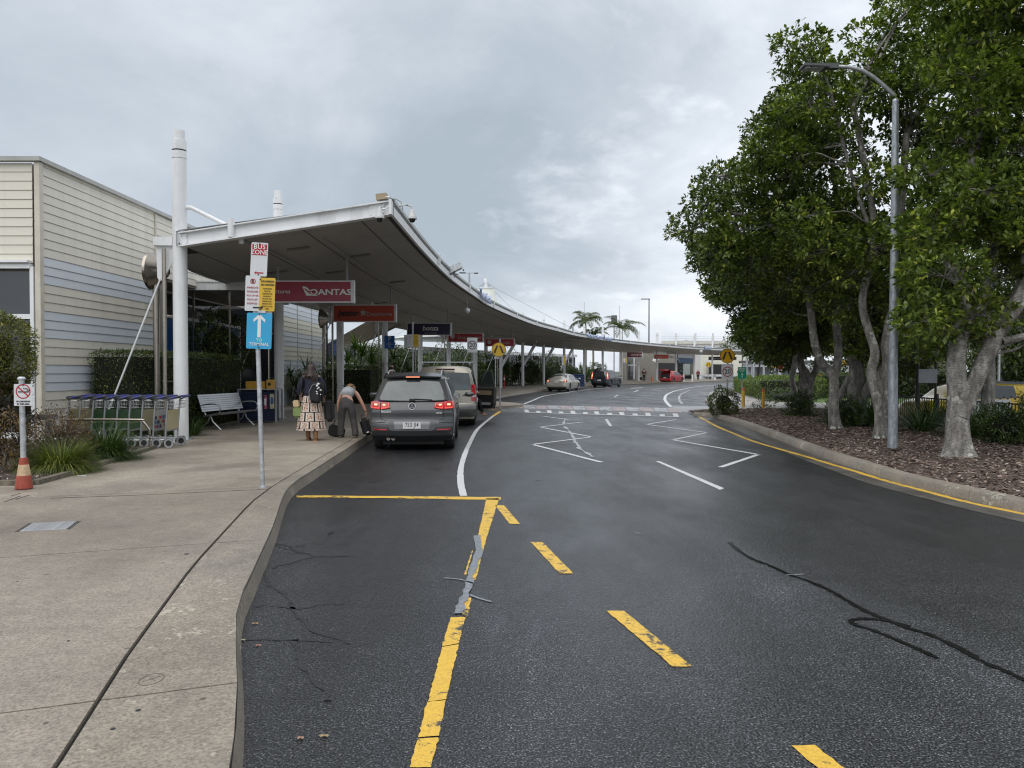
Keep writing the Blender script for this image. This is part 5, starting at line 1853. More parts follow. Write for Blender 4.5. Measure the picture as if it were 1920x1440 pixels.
# ================================================================== lamp posts and masts
def galv_lamp(base, ztop, arm, r0, r1, label, head=True):
 t = thing('street_lamp', label, 'street lamp', base)
 g = MB().tube([(0, 0, 0), (0, 0, ztop)], [r0, r1], 16)
 g.build('pole', M('weathered_galvanised_pole', (.33, .36, .38), .5, .55, var=.38, scale=22, bump=.12, bscale=70, stretch=(1, 1, .35)), t, smooth=30)
 g = MB().lathe([(r1, ztop), (r1 * .8, ztop + .04), (.001, ztop + .05)], n=14).build('pole_cap', GALV, t)
 P_ = smooth_curve([Vector(p) for p in arm], 6)
 MB().tube(P_, .036, 10).build('arm', GALV, t, smooth=50)
 e = Vector(arm[-1])
 if head:
  hd = thing('lamp_head', None, None, e)
  hd.parent = t
  MB().box((-.12, 0, .0), (.30, .13, .09)).build('driver_box', M('dark_grey_housing', (.09, .09, .095), .5), hd)
  bevel(MB().box((-.40, 0, -.01), (.48, .27, .06), ry=.05).build('led_housing', M('dark_grey_housing', (.09, .09, .095), .5), hd), .012)
  for k in range(3):
   MB().box((-.55 + k * .12, 0, -.046), (.10, .2, .012), ry=.05).build('led_panel', M('led_glass', (.5, .52, .52), .15), hd)
 return t
b = G(1673.5, 840, .24)
galv_lamp(b, P(1681, 190, b.y).z - b.z, [(-.02, 0, 6.62), (-.45, 0, 6.98), (-.78, 0, 7.12), (-1.12, 0, 7.15)], .088, .058, 'tall galvanised street lamp with curved arm standing in the mulch before the trees')
# lamp poles in the distance
for px, py0, Y, arm, lab in ((1217, 560, 150, -2.2, 'tall dark lamp pole rising behind the canopy right of the palms'),):
 c = P(px, py0, Y)
 t = thing('distant_lamp_pole', lab, 'street lamp', (c.x, Y, 0))
 MB().tube([(0, 0, 0), (0, 0, c.z)], [.16, .1], 10).build('pole', M('dark_blue_grey_pole', (.07, .085, .11), .5), t)
 MB().box((-.7, 0, c.z - .08), (1.7, .3, .15)).build('lamp_head', DARK, t)
c = P(880, 512, 95)
t = thing('twin_lamp_pole', 'twin-headed lamp pole behind the canopy left of the tensile roof', 'street lamp', (c.x, 95, 0))
MB().tube([(0, 0, 0), (0, 0, c.z)], [.16, .1], 10).bar((-.7, 0, c.z), (.7, 0, c.z), .08, .08).build('pole', GREYCL, t)
MB().box((-.85, 0, c.z + .02), (.75, .3, .12)).build('lamp_head', DARK, t)
MB().box((.85, 0, c.z - .02), (.5, .3, .12)).build('lamp_head', DARK, t)
c = P(1372, 640, 120)
t = thing('distant_lamp_pole', 'small grey street lamp with curved arm behind the canopy tip', 'street lamp', (P(1372, 650, 120).x, 120, 0))
zt2 = P(1372, 640, 120).z
MB().tube([(0, 0, 0), (0, 0, zt2), (.6, 0, zt2 + .9), (1.6, 0, zt2 + 1.3)], .09, 8).build('pole', GREYCL, t)
for px, py0, py1, Y, r, lab in ((1412.5, 655, 731, 47, .10, 'grey post standing at the left end of the hedge'), (1421, 688, 730, 48, .05, 'black fence post right of the grey post by the hedge'),
        (1432, 668, 700, 70, .10, 'pale post behind the hedge left of the yellow sign'), (1424, 670, 700, 76, .08, 'slim pale post behind the hedge next to the black fence post'), (1400, 670, 724, 60, .09, 'thin white post behind the green sign')):
 a, b = P(px, py1, Y), P(px, py0, Y)
 t = thing('tall_post', lab, 'post', (a.x, Y, 0), 0, 'posts around the far hedge')
 MB().cyl((0, 0, 0), (0, 0, b.z), r, n=10).build('shaft', BLACK if 'black' in lab else GALV, t)
# mesh drum mast between the palms
c = P(1151.5, 602, 130)
t = thing('drum_mast', 'thin mast with a grey drum on top between the two palms', 'mast', (c.x, 130, 0))
MB().cyl((0, 0, 0), (0, 0, c.z), .10, n=8).build('pole', GREYCL, t)
MB().cyl((0, 0, c.z - .2), (0, 0, c.z + .95), .5, n=16).build('drum', M('dark_mesh_drum', (.15, .16, .17), .7), t)
for px, py, Y, h, lab in ((1095.5, 566, 140, 3, 'thin whip antenna left above the first palm'), (1161.5, 573, 140, 3, 'thin whip antenna above the second palm')):
 c = P(px, py, Y)
 t = thing('antenna', lab, 'antenna', (c.x, Y, 0), 0, 'whip antennas behind the palms')
 MB().tube([(0, 0, 0), (0, 0, c.z)], [.09, .03], 6).build('whip', GREYCL, t)
c = P(1074, 610, 110)
t = thing('short_mast', 'short grey post standing above the canopy left of the first palm', 'post', (c.x, 110, 0))
MB().cyl((0, 0, 0), (0, 0, c.z), .12, n=8).build('shaft', GREYCL, t)
# white tensile roof with mast and cables
Y = 82
apex = P(911, 522, Y)
zr = P(911, 541, Y).z
ten = thing('tensile_roof', 'white tensile fabric cone roof with mast and cables behind the canopy', 'tensile roof', (apex.x, Y, 0))
MB().cyl((0, 0, 3), (0, 0, apex.z), .2, n=14).build('mast', WHITE, ten, smooth=50)
zb_ = 6.2
rows = []
for k in range(9):
 t_ = k / 8
 r_ = .95 + 8.5 * t_ ** 2.1 + .6 * t_
 z_ = zr + (zb_ - 1.2 - zr) * t_ ** .72
 rows.append([(r_ * (1 + .02 * (i % 2)) * math.cos(2 * math.pi * i / 32), r_ * .9 * math.sin(2 * math.pi * i / 32), z_) for i in range(33)])
MB().grid(rows, flip=True).build('fabric_cone', M('tensile_fabric', (.68, .69, .64), .6, var=.05), ten, smooth=70)
g = MB().cyl((0, 0, zr - .04), (0, 0, zr + .04), .97, n=24)
g.build('top_ring', WHITE, ten)
g = MB()
zz_ = apex.z - .5
for ex, ey, ez in ((-9, -3, 5.4), (6, 4, 5.5), (10.9, 13, 6.5), (0, 12, 4)):
 g.tube([(0, 0, zz_), (ex, ey, ez)], .02, 5)
for i in range(6):
 a_ = i * math.pi / 3
 g.tube([(0, 0, zr + .75), (.9 * math.cos(a_), .9 * math.sin(a_), zr + .03)], .022, 5)
g.build('cables', GREYCL, ten)
# ================================================================== trees on the right
BARK = bark_mat()
LEAFM = leaf_mat('tree_leaf', (.036, .058, .016), (.165, .222, .048), tip=(.48, .50, .12), trans=.27, rough=.36, clump=.9)
LEAFM2 = leaf_mat('tree_leaf_dark', (.032, .052, .016), (.140, .190, .044), tip=(.42, .44, .10), trans=.25, rough=.38, clump=.9)
TWIG = M('twig_bark', (.10, .092, .082), .8, var=.3, scale=8)
def wobble(pts, amp, rng):
 out = [pts[0]]
 for p in pts[1:-1]:
  out.append(p + Vector((rng.gauss(0, amp), rng.gauss(0, amp), rng.gauss(0, amp * .5))))
 out.append(pts[-1])
 return out
def limb(g, pts, r0, r1, n=14, flute=0.0, flare=1.0, rng=RND, ns=5):
 """a tapered, slightly fluted limb"""
 C = smooth_curve([Vector(p) for p in pts], ns)
 m = len(C)
 vs, fs = [], []
 ph = [rng.uniform(0, 6.28) for _ in range(4)]
 for i, p in enumerate(C):
  t = i / (m - 1)
  d = (C[min(i + 1, m - 1)] - C[max(i - 1, 0)]).normalized()
  x = d.cross(Vector((0, 1, 0)))
  if x.length < 1e-3:
   x = d.cross(Vector((1, 0, 0)))
  x.normalize()
  y = d.cross(x).normalized()
  r = r0 * (1 - t) + r1 * t
  fl = 1 + (flare - 1) * math.exp(-t * (C[-1] - C[0]).length / .28)
  for k in range(n):
   a = 2 * math.pi * k / n
   w = 1 + flute * (math.sin(3 * a + ph[0] + t * 2) * .6 + math.sin(5 * a + ph[1] - t * 3) * .4) * (1 + 1.2 * (fl - 1)) + .03 * math.sin(t * 19 + ph[2] + a)
   vs.append(p + (x * math.cos(a) + y * math.sin(a)) * r * fl * w)
 for i in range(m - 1):
  for k in range(n):
   a, b = i * n + k, i * n + (k + 1) % n
   fs.append((a, b, b + n, a + n))
 fs.append(tuple(range((m - 1) * n, m * n)))
 g.add(vs, fs)
 return C
def px_tree(label, limbs, crown, crown_n, yr, seed, mat=LEAFM, rad_=(.42, .75), leaf=(.115, .048), whorl_per=85, nl=9, stems_to=.35, base_flare=1.5, min_z=None):
 """limbs: list of (pixel list [(px,py,Y)..], r0, r1); the first starts on the ground. crown: outline in the photograph"""
 rng = random.Random(seed)
 nr = np.random.default_rng(seed)
 l0 = limbs[0][0][0]
 base = P(l0[0], l0[1], l0[2])
 base.z = float(mulch_z(base.x, base.y)) - .02 if base.y < 30 else .12
 t = thing('broadleaf_tree', label, 'tree', base, 0, 'broadleaf trees in the mulch bed')
 g = MB()
 skel = []
 for li, (pts, r0, r1) in enumerate(limbs):
  W_ = [P(*p) - base for p in pts]
  if li == 0 or pts[0][1] > 700 and abs(W_[0].z) < .3:
   W_[0].z = -.06
  C = limb(g, W_, r0, r1, n=18 if li == 0 else 12, flute=.12 if li < 2 else .06, flare=base_flare if W_[0].z < .1 else 1.0, rng=rng)
  skel += C[len(C) // 3:]
 g.build('trunk', BARK, t, smooth=80)
 # clumps through the crown
 xs = [p[0] for p in crown]
 ys = [p[1] for p in crown]
 clumps = []
 tries = 0
 while len(clumps) < crown_n and tries < 20000:
  tries += 1
  px, py = rng.uniform(min(xs), max(xs)), rng.uniform(min(ys), max(ys))
  if not bool(in_poly(crown, np.array([px]), np.array([py]))[0]):
   continue
  Y = rng.uniform(*yr)
  p = P(px, py, Y) - base
  if p.z + base.z < (min_z or 1.9):
   continue
  r = rng.uniform(*rad_)
  if any((p - q).length < (r + s) * .52 for q, s in clumps):
   if rng.random() < .93:
    continue
  clumps.append((p, r))
 # branches to the clumps
 g = MB()
 tw = MB()
 cents, outs = [], []
 for p, r in clumps:
  best = min(skel, key=lambda q: (q - p).length + max(0, q.z - p.z) * 1.3)
  if (best - p).length > 3.2 and rng.random() < .6:
   pass
  mid = best.lerp(p, .5) + Vector((rng.gauss(0, .12), rng.gauss(0, .12), .10 + rng.random() * .12))
  L_ = (p - best).length
  rr0 = min(.05, .014 + .012 * L_)
  C = smooth_curve([best, best.lerp(mid, .5) + Vector((rng.gauss(0, .06), rng.gauss(0, .06), rng.gauss(0, .05))), mid, p], 3)
  g.tube(C, [rr0 + (.008 - rr0) * i / (len(C) - 1) for i in range(len(C))], 6)
  n = int(whorl_per * (r / .6) ** 2)
  v = nr.normal(size=(n, 3))
  v /= np.linalg.norm(v, axis=1, keepdims=True)
  v[:, 2] = v[:, 2] * .8 + .12
  rr = r * (.50 + .55 * nr.random((n, 1)) ** .55)
  c = np.array(p)[None, :] + v * rr * np.array([[1.1, 1.1, .82]])
  cents.append(c)
  outs.append(v)
  for k in range(0, n, 7):
   tw.tube([p, Vector(c[k])], [.008, .003], 4, caps=False)
 g.build('branches', BARK, t, smooth=80)
 o = tw.build('twigs', TWIG, t)
 o['kind'] = 'stuff'
 cents = np.concatenate(cents)
 outs = np.concatenate(outs)
 vv = whorls(cents, outs, nl, leaf[0], leaf[1], nr)
 link('crown', np_mesh('crown', vv, None, mat), t)
 return t
# A: the big near tree
px_tree('largest lichen-spotted tree with a forked trunk, nearest at the right edge',
  [([(1797, 856, 13.3), (1795, 800, 13.3), (1797, 740, 13.3), (1793, 690, 13.3), (1797, 640, 13.4), (1815, 560, 13.5), (1785, 490, 13.6), (1795, 420, 13.6), (1830, 270, 13.7), (1850, 120, 13.7), (1890, -60, 13.8)], .185, .055),
   ([(1800, 780, 13.25), (1818, 740, 13.2), (1840, 690, 13.15), (1872, 625, 13.1), (1905, 575, 13.0), (1945, 500, 13.0), (1990, 400, 13.0)], .15, .10),
   ([(1880, 605, 13.1), (1905, 560, 13.3), (1925, 480, 13.5), (1935, 330, 13.6), (1900, 180, 13.6)], .10, .05),
   ([(1880, 640, 13.0), (1930, 628, 12.9), (1990, 610, 12.9)], .07, .05),
   ([(1800, 640, 13.4), (1840, 575, 13.9), (1860, 470, 14.2), (1900, 330, 14.4)], .10, .04)],
  [(1760, -200), (2160, -200), (2160, 560), (1930, 560), (1900, 520), (1870, 560), (1850, 600), (1800, 650), (1770, 680), (1730, 655), (1715, 600), (1725, 500), (1700, 400), (1700, 350), (1760, 280), (1760, 60)],
  112, (12.3, 14.8), 21, LEAFM, rad_=(.36, .62), leaf=(.122, .060), whorl_per=98, base_flare=2.1)
# B
px_tree('tree with twin grey stems grown together behind the street lamp',
  [([(1648, 823, 17), (1650, 780, 17), (1640, 730, 17), (1633, 700, 17), (1640, 660, 17), (1628, 620, 17), (1617, 560, 17), (1640, 450, 17.1), (1625, 330, 17.2), (1600, 200, 17.2)], .125, .06),
   ([(1652, 825, 17.1), (1658, 770, 17.1), (1655, 720, 17.1), (1664, 680, 17.1), (1662, 640, 17.1), (1680, 540, 17.1), (1690, 400, 17.2), (1700, 250, 17.3)], .135, .07),
   ([(1640, 700, 16.9), (1650, 740, 16.9), (1645, 790, 17)], .07, .06),
   ([(1640, 450, 17.1), (1600, 340, 17), (1560, 180, 17)], .05, .03)],
  [(1478, 115), (1500, 75), (1530, 62), (1560, 80), (1640, 45), (1690, -60), (1760, -120), (1830, 0), (1800, 600), (1690, 640), (1610, 600), (1560, 570), (1510, 520), (1470, 400), (1425, 260), (1440, 190)],
  70, (16.6, 18.8), 22, LEAFM, rad_=(.42, .72), leaf=(.118, .058), whorl_per=88)
# C
px_tree('leaning grey tree whose crown hangs out over the road on the left',
  [([(1566, 806, 19.7), (1562, 770, 19.7), (1563, 730, 19.7), (1560, 702, 19.7), (1540, 680, 19.7), (1527, 640, 19.6), (1521, 590, 19.5), (1512, 520, 19.4), (1500, 440, 19.2), (1485, 350, 19.0)], .135, .065),
   ([(1562, 712, 19.7), (1572, 670, 19.8), (1568, 610, 19.9), (1560, 540, 20), (1570, 400, 20), (1555, 260, 20)], .115, .06),
   ([(1505, 470, 19.3), (1440, 420, 19.1), (1370, 400, 19), (1310, 410, 18.9)], .06, .025),
   ([(1500, 430, 19.2), (1430, 330, 19), (1350, 330, 19)], .05, .02),
   ([(1516, 540, 19.4), (1450, 510, 19.3), (1380, 500, 19.2)], .05, .02)],
  [(1296, 432), (1315, 360), (1352, 322), (1410, 290), (1452, 225), (1505, 175), (1570, 240), (1600, 400), (1590, 560), (1520, 590), (1470, 590), (1420, 575), (1385, 555), (1345, 520), (1312, 490), (1325, 455)],
  74, (18.2, 21.5), 23, LEAFM2, rad_=(.40, .72), leaf=(.118, .058), whorl_per=88)
# D
px_tree('slender multi-stemmed tree behind the leaning one, left of the orange sign',
  [([(1516, 776, 27), (1514, 745, 27), (1515, 722, 27), (1512, 700, 27), (1500, 680, 27), (1498, 640, 27), (1490, 580, 27), (1470, 520, 27)], .17, .06),
   ([(1517, 745, 27), (1521, 715, 27), (1530, 690, 27), (1533, 650, 27), (1528, 600, 27), (1530, 540, 27)], .12, .06),
   ([(1512, 735, 26.9), (1505, 705, 26.9), (1502, 690, 26.9), (1505, 660, 26.9), (1500, 600, 26.8)], .08, .05)],
  [(1340, 470), (1420, 430), (1560, 430), (1580, 620), (1530, 660), (1480, 655), (1430, 650), (1385, 612), (1350, 560)],
  70, (25, 29), 24, LEAFM2, rad_=(.55, .95), leaf=(.15, .065), whorl_per=90)
# E
px_tree('thin crooked grey tree beside the hedge, furthest left of the trunks',
  [([(1487, 764, 30), (1492, 740, 30), (1485, 715, 30), (1489, 690, 30), (1492, 665, 30), (1495, 640, 30), (1490, 600, 30)], .12, .08),
   ([(1503, 762, 31), (1503, 720, 31), (1502, 680, 31), (1508, 640, 31)], .12, .08)],
  [(1400, 560), (1480, 540), (1600, 560), (1590, 640), (1520, 670), (1470, 682), (1440, 672), (1410, 640)],
  34, (30, 34), 25, LEAFM2, rad_=(.6, 1.0), leaf=(.17, .08), whorl_per=80)
# F
px_tree('thick dark tree with a hollow fork at its base between the trunks in the middle',
  [([(1605, 786, 23.5), (1604, 755, 23.5), (1603, 730, 23.5), (1606, 705, 23.5), (1603, 680, 23.5), (1592, 650, 23.5), (1584, 610, 23.5), (1580, 560, 23.5), (1590, 450, 23.5)], .27, .12),
   ([(1608, 770, 23.5), (1615, 750, 23.4), (1625, 730, 23.3), (1637, 712, 23.2), (1655, 690, 23.1)], .18, .09),
   ([(1562, 775, 23.2), (1572, 750, 23.2), (1583, 725, 23.2), (1592, 705, 23.2)], .09, .08)],
  [(1560, 430), (1740, 430), (1760, 660), (1690, 690), (1640, 660), (1600, 640), (1565, 600)],
  55, (22.5, 26), 26, LEAFM2, rad_=(.5, .85), leaf=(.14, .06), whorl_per=85)
# G dark tree behind the big one
px_tree('dark leafy tree behind the forked tree at the right edge',
  [([(1850, 790, 19), (1855, 700, 19), (1850, 600, 19), (1870, 400, 19), (1880, 200, 19)], .16, .08)],
  [(1740, 60), (2120, 60), (2120, 640), (1960, 650), (1880, 600), (1800, 590), (1730, 560)],
  80, (18.5, 21.5), 27, LEAFM2, rad_=(.5, .85), leaf=(.13, .055), whorl_per=80, min_z=2.3)
# ================================================================== hedges, shrubs, plants
HEDGE = leaf_mat('hedge_leaf', (.024, .040, .012), (.085, .125, .032), tip=(.22, .27, .06), trans=.12, rough=.4, clump=2)
HEDGEL = leaf_mat('bright_hedge_leaf', (.06, .10, .015), (.13, .20, .03), tip=(.22, .28, .05), trans=.2, rough=.45, clump=1)
CONIF = leaf_mat('golden_conifer_leaf', (.05, .065, .014), (.17, .18, .03), tip=(.42, .38, .07), trans=.15, clump=3)
SHR = leaf_mat('dark_shrub_leaf', (.024, .042, .015), (.080, .120, .036), tip=(.20, .25, .07), trans=.15, rough=.35, clump=2)
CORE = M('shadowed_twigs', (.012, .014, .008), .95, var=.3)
def hedge(name, label, foot, z0, z1, n, leaf, mat, seed, group=None, jit=.05, rnd=.18, core=True, cat='hedge'):
 """clipped hedge: footprint polygon, leaves spread over a shell some centimetres deep"""
 nr = np.random.default_rng(seed)
 t = thing(name, label, cat, (foot[0][0], foot[0][1], z0), 0, group)
 o = np.array([foot[0][0], foot[0][1], z0])
 f = np.array(foot, float)
 m = len(f)
 ed = np.roll(f, -1, 0) - f
 ln = np.linalg.norm(ed, axis=1)
 per = ln.sum()
 ar = .5 * abs(np.dot(f[:, 0], np.roll(f[:, 1], -1)) - np.dot(f[:, 1], np.roll(f[:, 0], -1)))
 tot = per * (z1 - z0) + ar
 ns = int(n * per * (z1 - z0) / tot)
 cum = np.concatenate([[0], np.cumsum(ln)])
 s = nr.random(ns) * per
 k = np.clip(np.searchsorted(cum, s) - 1, 0, m - 1)
 u = (s - cum[k]) / ln[k]
 xy = f[k] + ed[k] * u[:, None]
 sa = np.sign(np.dot(f[:, 0], np.roll(f[:, 1], -1)) - np.dot(f[:, 1], np.roll(f[:, 0], -1)))
 nn = np.stack([ed[k][:, 1], -ed[k][:, 0]], 1) / ln[k][:, None] * sa
 z = z0 + (z1 - z0) * nr.random(ns)
 c = f.mean(0)
 # rounded shoulders
 top = np.clip((z - (z1 - rnd)) / rnd, 0, 1)
 inset = rnd * (1 - np.sqrt(np.clip(1 - top ** 2, 0, 1))) + nr.normal(0, jit, ns) + .04 * np.sin(xy[:, 0] * 5 + z * 4) * 1
 corner = np.minimum(u, 1 - u) * ln[k]
 inset += np.clip(rnd * .8 - corner, 0, 1) * .5
 pos = np.concatenate([xy - nn * inset[:, None], z[:, None]], 1)
 out = np.concatenate([nn, np.zeros((ns, 1)) + top[:, None]], 1)
 # the top
 nt_ = n - ns
 pts = []
 mn, mx = f.min(0), f.max(0)
 q = mn + (mx - mn) * nr.random((nt_ * 3, 2))
 q = q[in_poly([tuple(v) for v in f], q[:, 0], q[:, 1])][:nt_]
 dmin = np.full(len(q), 9.)
 for i in range(m):
  a, e = f[i], ed[i]
  tt = np.clip(((q - a) @ e) / (ln[i] ** 2), 0, 1)
  dmin = np.minimum(dmin, np.linalg.norm(q - (a + tt[:, None] * e), axis=1))
 zz = z1 - rnd * (1 - np.sqrt(np.clip(1 - (1 - np.clip(dmin / rnd, 0, 1)) ** 2, 0, 1))) + nr.normal(0, jit * .7, len(q))
 pos2 = np.concatenate([q, zz[:, None]], 1)
 out2 = np.tile([0, 0, 1.0], (len(q), 1))
 pos, out = np.concatenate([pos, pos2]) - o, np.concatenate([out, out2])
 ax = out * .6 + nr.normal(size=pos.shape) * .7
 vv = leaves_at(pos, ax, leaf[0], leaf[1], nr)
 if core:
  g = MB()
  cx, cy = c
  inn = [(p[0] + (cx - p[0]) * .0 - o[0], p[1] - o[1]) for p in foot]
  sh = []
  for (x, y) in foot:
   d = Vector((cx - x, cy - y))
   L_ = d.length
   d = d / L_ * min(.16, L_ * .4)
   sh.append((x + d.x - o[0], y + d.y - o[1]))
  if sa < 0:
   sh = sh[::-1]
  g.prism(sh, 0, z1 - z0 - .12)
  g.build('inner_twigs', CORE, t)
 link('foliage', np_mesh('foliage', vv, None, mat), t)
 return t
def ball_shrub(name, label, c, r, n, leaf, mat, seed, group=None, sq=(1, 1, 1), cat='shrub', lump=.25, core=True, z0=None):
 nr = np.random.default_rng(seed)
 base = Vector((c[0], c[1], z0 if z0 is not None else .15))
 t = thing(name, label, cat, base, 0, group)
 v = nr.normal(size=(n, 3))
 v /= np.linalg.norm(v, axis=1, keepdims=True)
 ph = nr.random(6) * 6.28
 lm = 1 + lump * (np.sin(v[:, 0] * 5 + ph[0]) * np.sin(v[:, 1] * 5 + ph[1]) + .6 * np.sin(v[:, 2] * 7 + ph[2] + v[:, 0] * 4))
 rr = r * lm * (.72 + .33 * nr.random(n) ** .5)
 pos = v * rr[:, None] * np.array(sq) + (np.array(c) - np.array(base))
 keep = pos[:, 2] > 0
 pos, v = pos[keep], v[keep]
 ax = v * .6 + nr.normal(size=v.shape) * .6
 ax[:, 2] += .15
 vv = leaves_at(pos, ax, leaf[0], leaf[1], nr, droop=.15)
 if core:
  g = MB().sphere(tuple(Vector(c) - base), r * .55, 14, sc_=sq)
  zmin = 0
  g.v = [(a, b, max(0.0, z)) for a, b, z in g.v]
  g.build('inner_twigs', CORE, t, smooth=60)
 link('foliage', np_mesh('foliage', vv, None, mat), t)
 g = MB()
 rg = random.Random(seed)
 cz = c[2] - base.z
 for k in range(4):
  g.tube([(rg.gauss(0, .05), rg.gauss(0, .05), 0), (rg.gauss(0, r * .2), rg.gauss(0, r * .2), max(.1, cz))], [.03, .012], 5)
 g.build('stem', TWIG, t)
 return t
def blades(parent, n, L_, w, nr, spread, mat, name='leaves', droop=1.0, r0=.08, seg=5, up=1.0, fold=False):
 """arching strap leaves from a base"""
 az = nr.random(n) * 2 * math.pi
 tilt = nr.random(n) ** .8 * spread
 ln = L_ * (.6 + .5 * nr.random(n))
 b = np.stack([np.cos(az), np.sin(az)], 1)
 base = b * (r0 * nr.random((n, 1)) ** .5)
 rows = []
 ang = math.pi / 2 - tilt
 x, z = np.zeros(n), np.zeros(n)
 pts = []
 for k in range(seg + 1):
  t = k / seg
  pts.append((x.copy(), z.copy(), t))
  a = ang - droop * (t + .5 / seg) ** 1.4 * (.6 + tilt)
  x = x + np.cos(a) * ln / seg
  z = z + np.sin(a) * ln / seg
 side = np.stack([-b[:, 1], b[:, 0]], 1)
 quads = []
 for k in range(seg):
  (x0, z0, t0), (x1, z1, t1) = pts[k], pts[k + 1]
  w0 = w * (1 - .1) * (1 - t0 ** 2.5) + .0008
  w1 = w * (1 - .1) * (1 - t1 ** 2.5) + .0008
  p0 = base + b * x0[:, None]
  p1 = base + b * x1[:, None]
  zz0, zz1 = z0[:, None], z1[:, None]
  A = np.concatenate([p0 - side * w0 / 2, zz0], 1)
  B = np.concatenate([p0 + side * w0 / 2, zz0], 1)
  C = np.concatenate([p1 + side * w1 / 2, zz1], 1)
  D = np.concatenate([p1 - side * w1 / 2, zz1], 1)
  quads.append(np.stack([A, B, C, D], 1))
 V = np.stack(quads, 1)                         # n,seg,4,3
 # shared vertices so that one blade is one island
 nv = (seg + 1) * 2
 co = np.zeros((n, seg + 1, 2, 3))
 for k in range(seg):
  co[:, k, 0], co[:, k, 1] = quads[k][:, 0], quads[k][:, 1]
 co[:, seg, 0], co[:, seg, 1] = quads[-1][:, 3], quads[-1][:, 2]
 me = bpy.data.meshes.new(name)
 idx = []
 one = [(2 * k, 2 * k + 1, 2 * k + 3, 2 * k + 2) for k in range(seg)]
 arr = np.array(one)[None] + (np.arange(n) * nv)[:, None, None]
 arr = arr.reshape(-1)
 me.vertices.add(n * nv)
 me.vertices.foreach_set('co', co.astype(np.float32).ravel())
 me.loops.add(len(arr))
 me.loops.foreach_set('vertex_index', arr.astype(np.int32))
 nf = n * seg
 me.polygons.add(nf)
 me.polygons.foreach_set('loop_start', np.arange(0, nf * 4, 4, dtype=np.int32))
 me.polygons.foreach_set('loop_total', np.full(nf, 4, dtype=np.int32))
 me.materials.append(mat)
 me.update(calc_edges=True)
 o = link(name, me, parent)
 return o
LOM = leaf_mat('lomandra_blade', (.035, .055, .014), (.13, .16, .035), tip=(.42, .42, .15), trans=.2, clump=1.5)
LOMD = leaf_mat('dark_grass_blade', (.020, .042, .012), (.055, .10, .026), trans=.2, clump=1.5)
STRAP = leaf_mat('strap_leaf', (.03, .065, .014), (.11, .19, .034), tip=(.22, .30, .06), trans=.3, rough=.35, clump=1.5)
STRAPD = leaf_mat('dark_strap_leaf', (.018, .036, .013), (.05, .085, .026), trans=.2, rough=.35, clump=1.5)
CROT = leaf_mat('croton_leaf', (.05, .032, .016), (.12, .075, .026), tip=(.42, .24, .03), trans=.15, clump=3)
def grass_clump(label, loc, n, L_, w, seed, mat=LOM, spread=1.1, name='grass_clump', cat='plant', group='grass clumps', droop=1.0, r0=.12):
 t = thing(name, label, cat, loc, 0, group)
 blades(t, n, L_, w, np.random.default_rng(seed), spread, mat, 'blades', droop, r0)
 return t
def strap_plant(label, loc, heads, L_, w, seed, mat=STRAP, nb=46, name='strap_leaf_plant', group='strap-leaf plants'):
 t = thing(name, label, 'plant', loc, 0, group)
 nr = np.random.default_rng(seed)
 for (x, y, z) in heads:
  o = blades(t, nb, L_, w, nr, 1.5, mat, 'leaf_head', 1.1, .05)
  o.location = (x, y, z)
  MB().tube([(x * .3, y * .3, 0), (x, y, z)], [.035, .025], 6).build('stem', TWIG, t)
 return t
# left garden -----------------------------------------------------------
bed = [(-13, 10.36), (-6.5, 10.46), (-6.62, 11.5), (-6.85, 13), (-7.15, 15), (-7.5, 17.3), (-8.1, 19.4), (-8.35, 24.2), (-9.75, 24.2), (-9.75, 15.98), (-13, 15.98)]
g = MB()
g.add([(x, y, .19) for x, y in bed] + [(x, y, .14) for x, y in bed], [tuple(range(len(bed)))] + [(i, i + len(bed), (i + 1) % len(bed) + len(bed), (i + 1) % len(bed)) for i in range(len(bed))])
gb = struct('garden_bed', g, M('garden_soil', (.05, .038, .028), .95, var=.5, scale=14, bump=.9, bscale=25))
edge = [(-13, 10.30), (-6.47, 10.40), (-6.56, 11.5), (-6.79, 13), (-7.09, 15), (-7.44, 17.3), (-8.04, 19.4), (-8.29, 24.2)]
for k, (a, b) in enumerate(zip(edge[:-1], edge[1:])):
 d = (Vector(b) - Vector(a)).normalized() * .01
 MB().bar((a[0] + d.x, a[1] + d.y, .178), (b[0] - d.x, b[1] - d.y, .178), .10, .075).build('edging_stone', M('mossy_edging_concrete', (.13, .115, .085), .85, var=.5, scale=7, bump=.6, bscale=30), gb)
# leaf litter
n = 5200
q = np.stack([-11 + 4.6 * NR.random(n), 10.45 + 7 * NR.random(n) ** 1.2], 1)
q = q[in_poly([(x, y) for x, y in bed], q[:, 0], q[:, 1])]
n = len(q)
c_ = np.concatenate([q, .196 + .012 * NR.random((n, 1))], 1)
an = NR.random(n) * 3.14
dx = np.stack([np.cos(an), np.sin(an), NR.normal(0, .3, n)], 1) * (.02 + .03 * NR.random(n))[:, None]
dy = np.stack([-np.sin(an), np.cos(an), NR.normal(0, .3, n)], 1) * (.004 + .008 * NR.random(n))[:, None]
vv = np.stack([c_ - dx, c_ - dy, c_ + dx, c_ + dy], 1).reshape(-1, 3)
link('leaf_litter', np_mesh('leaf_litter', vv, None, CHIP), kind='stuff', label='dry leaf litter on the garden bed soil at the left')
hedge('clipped_hedge', 'tall clipped dark hedge behind the luggage trolleys and the nearest column', [(-9.62, 17.5), (-8.65, 17.5), (-8.30, 19.6), (-8.25, 23.6), (-9.6, 23.6)], .15, 2.14, 30000, (.045, .026), HEDGE, 41, 'clipped hedges by the terminal', jit=.03, rnd=.14)
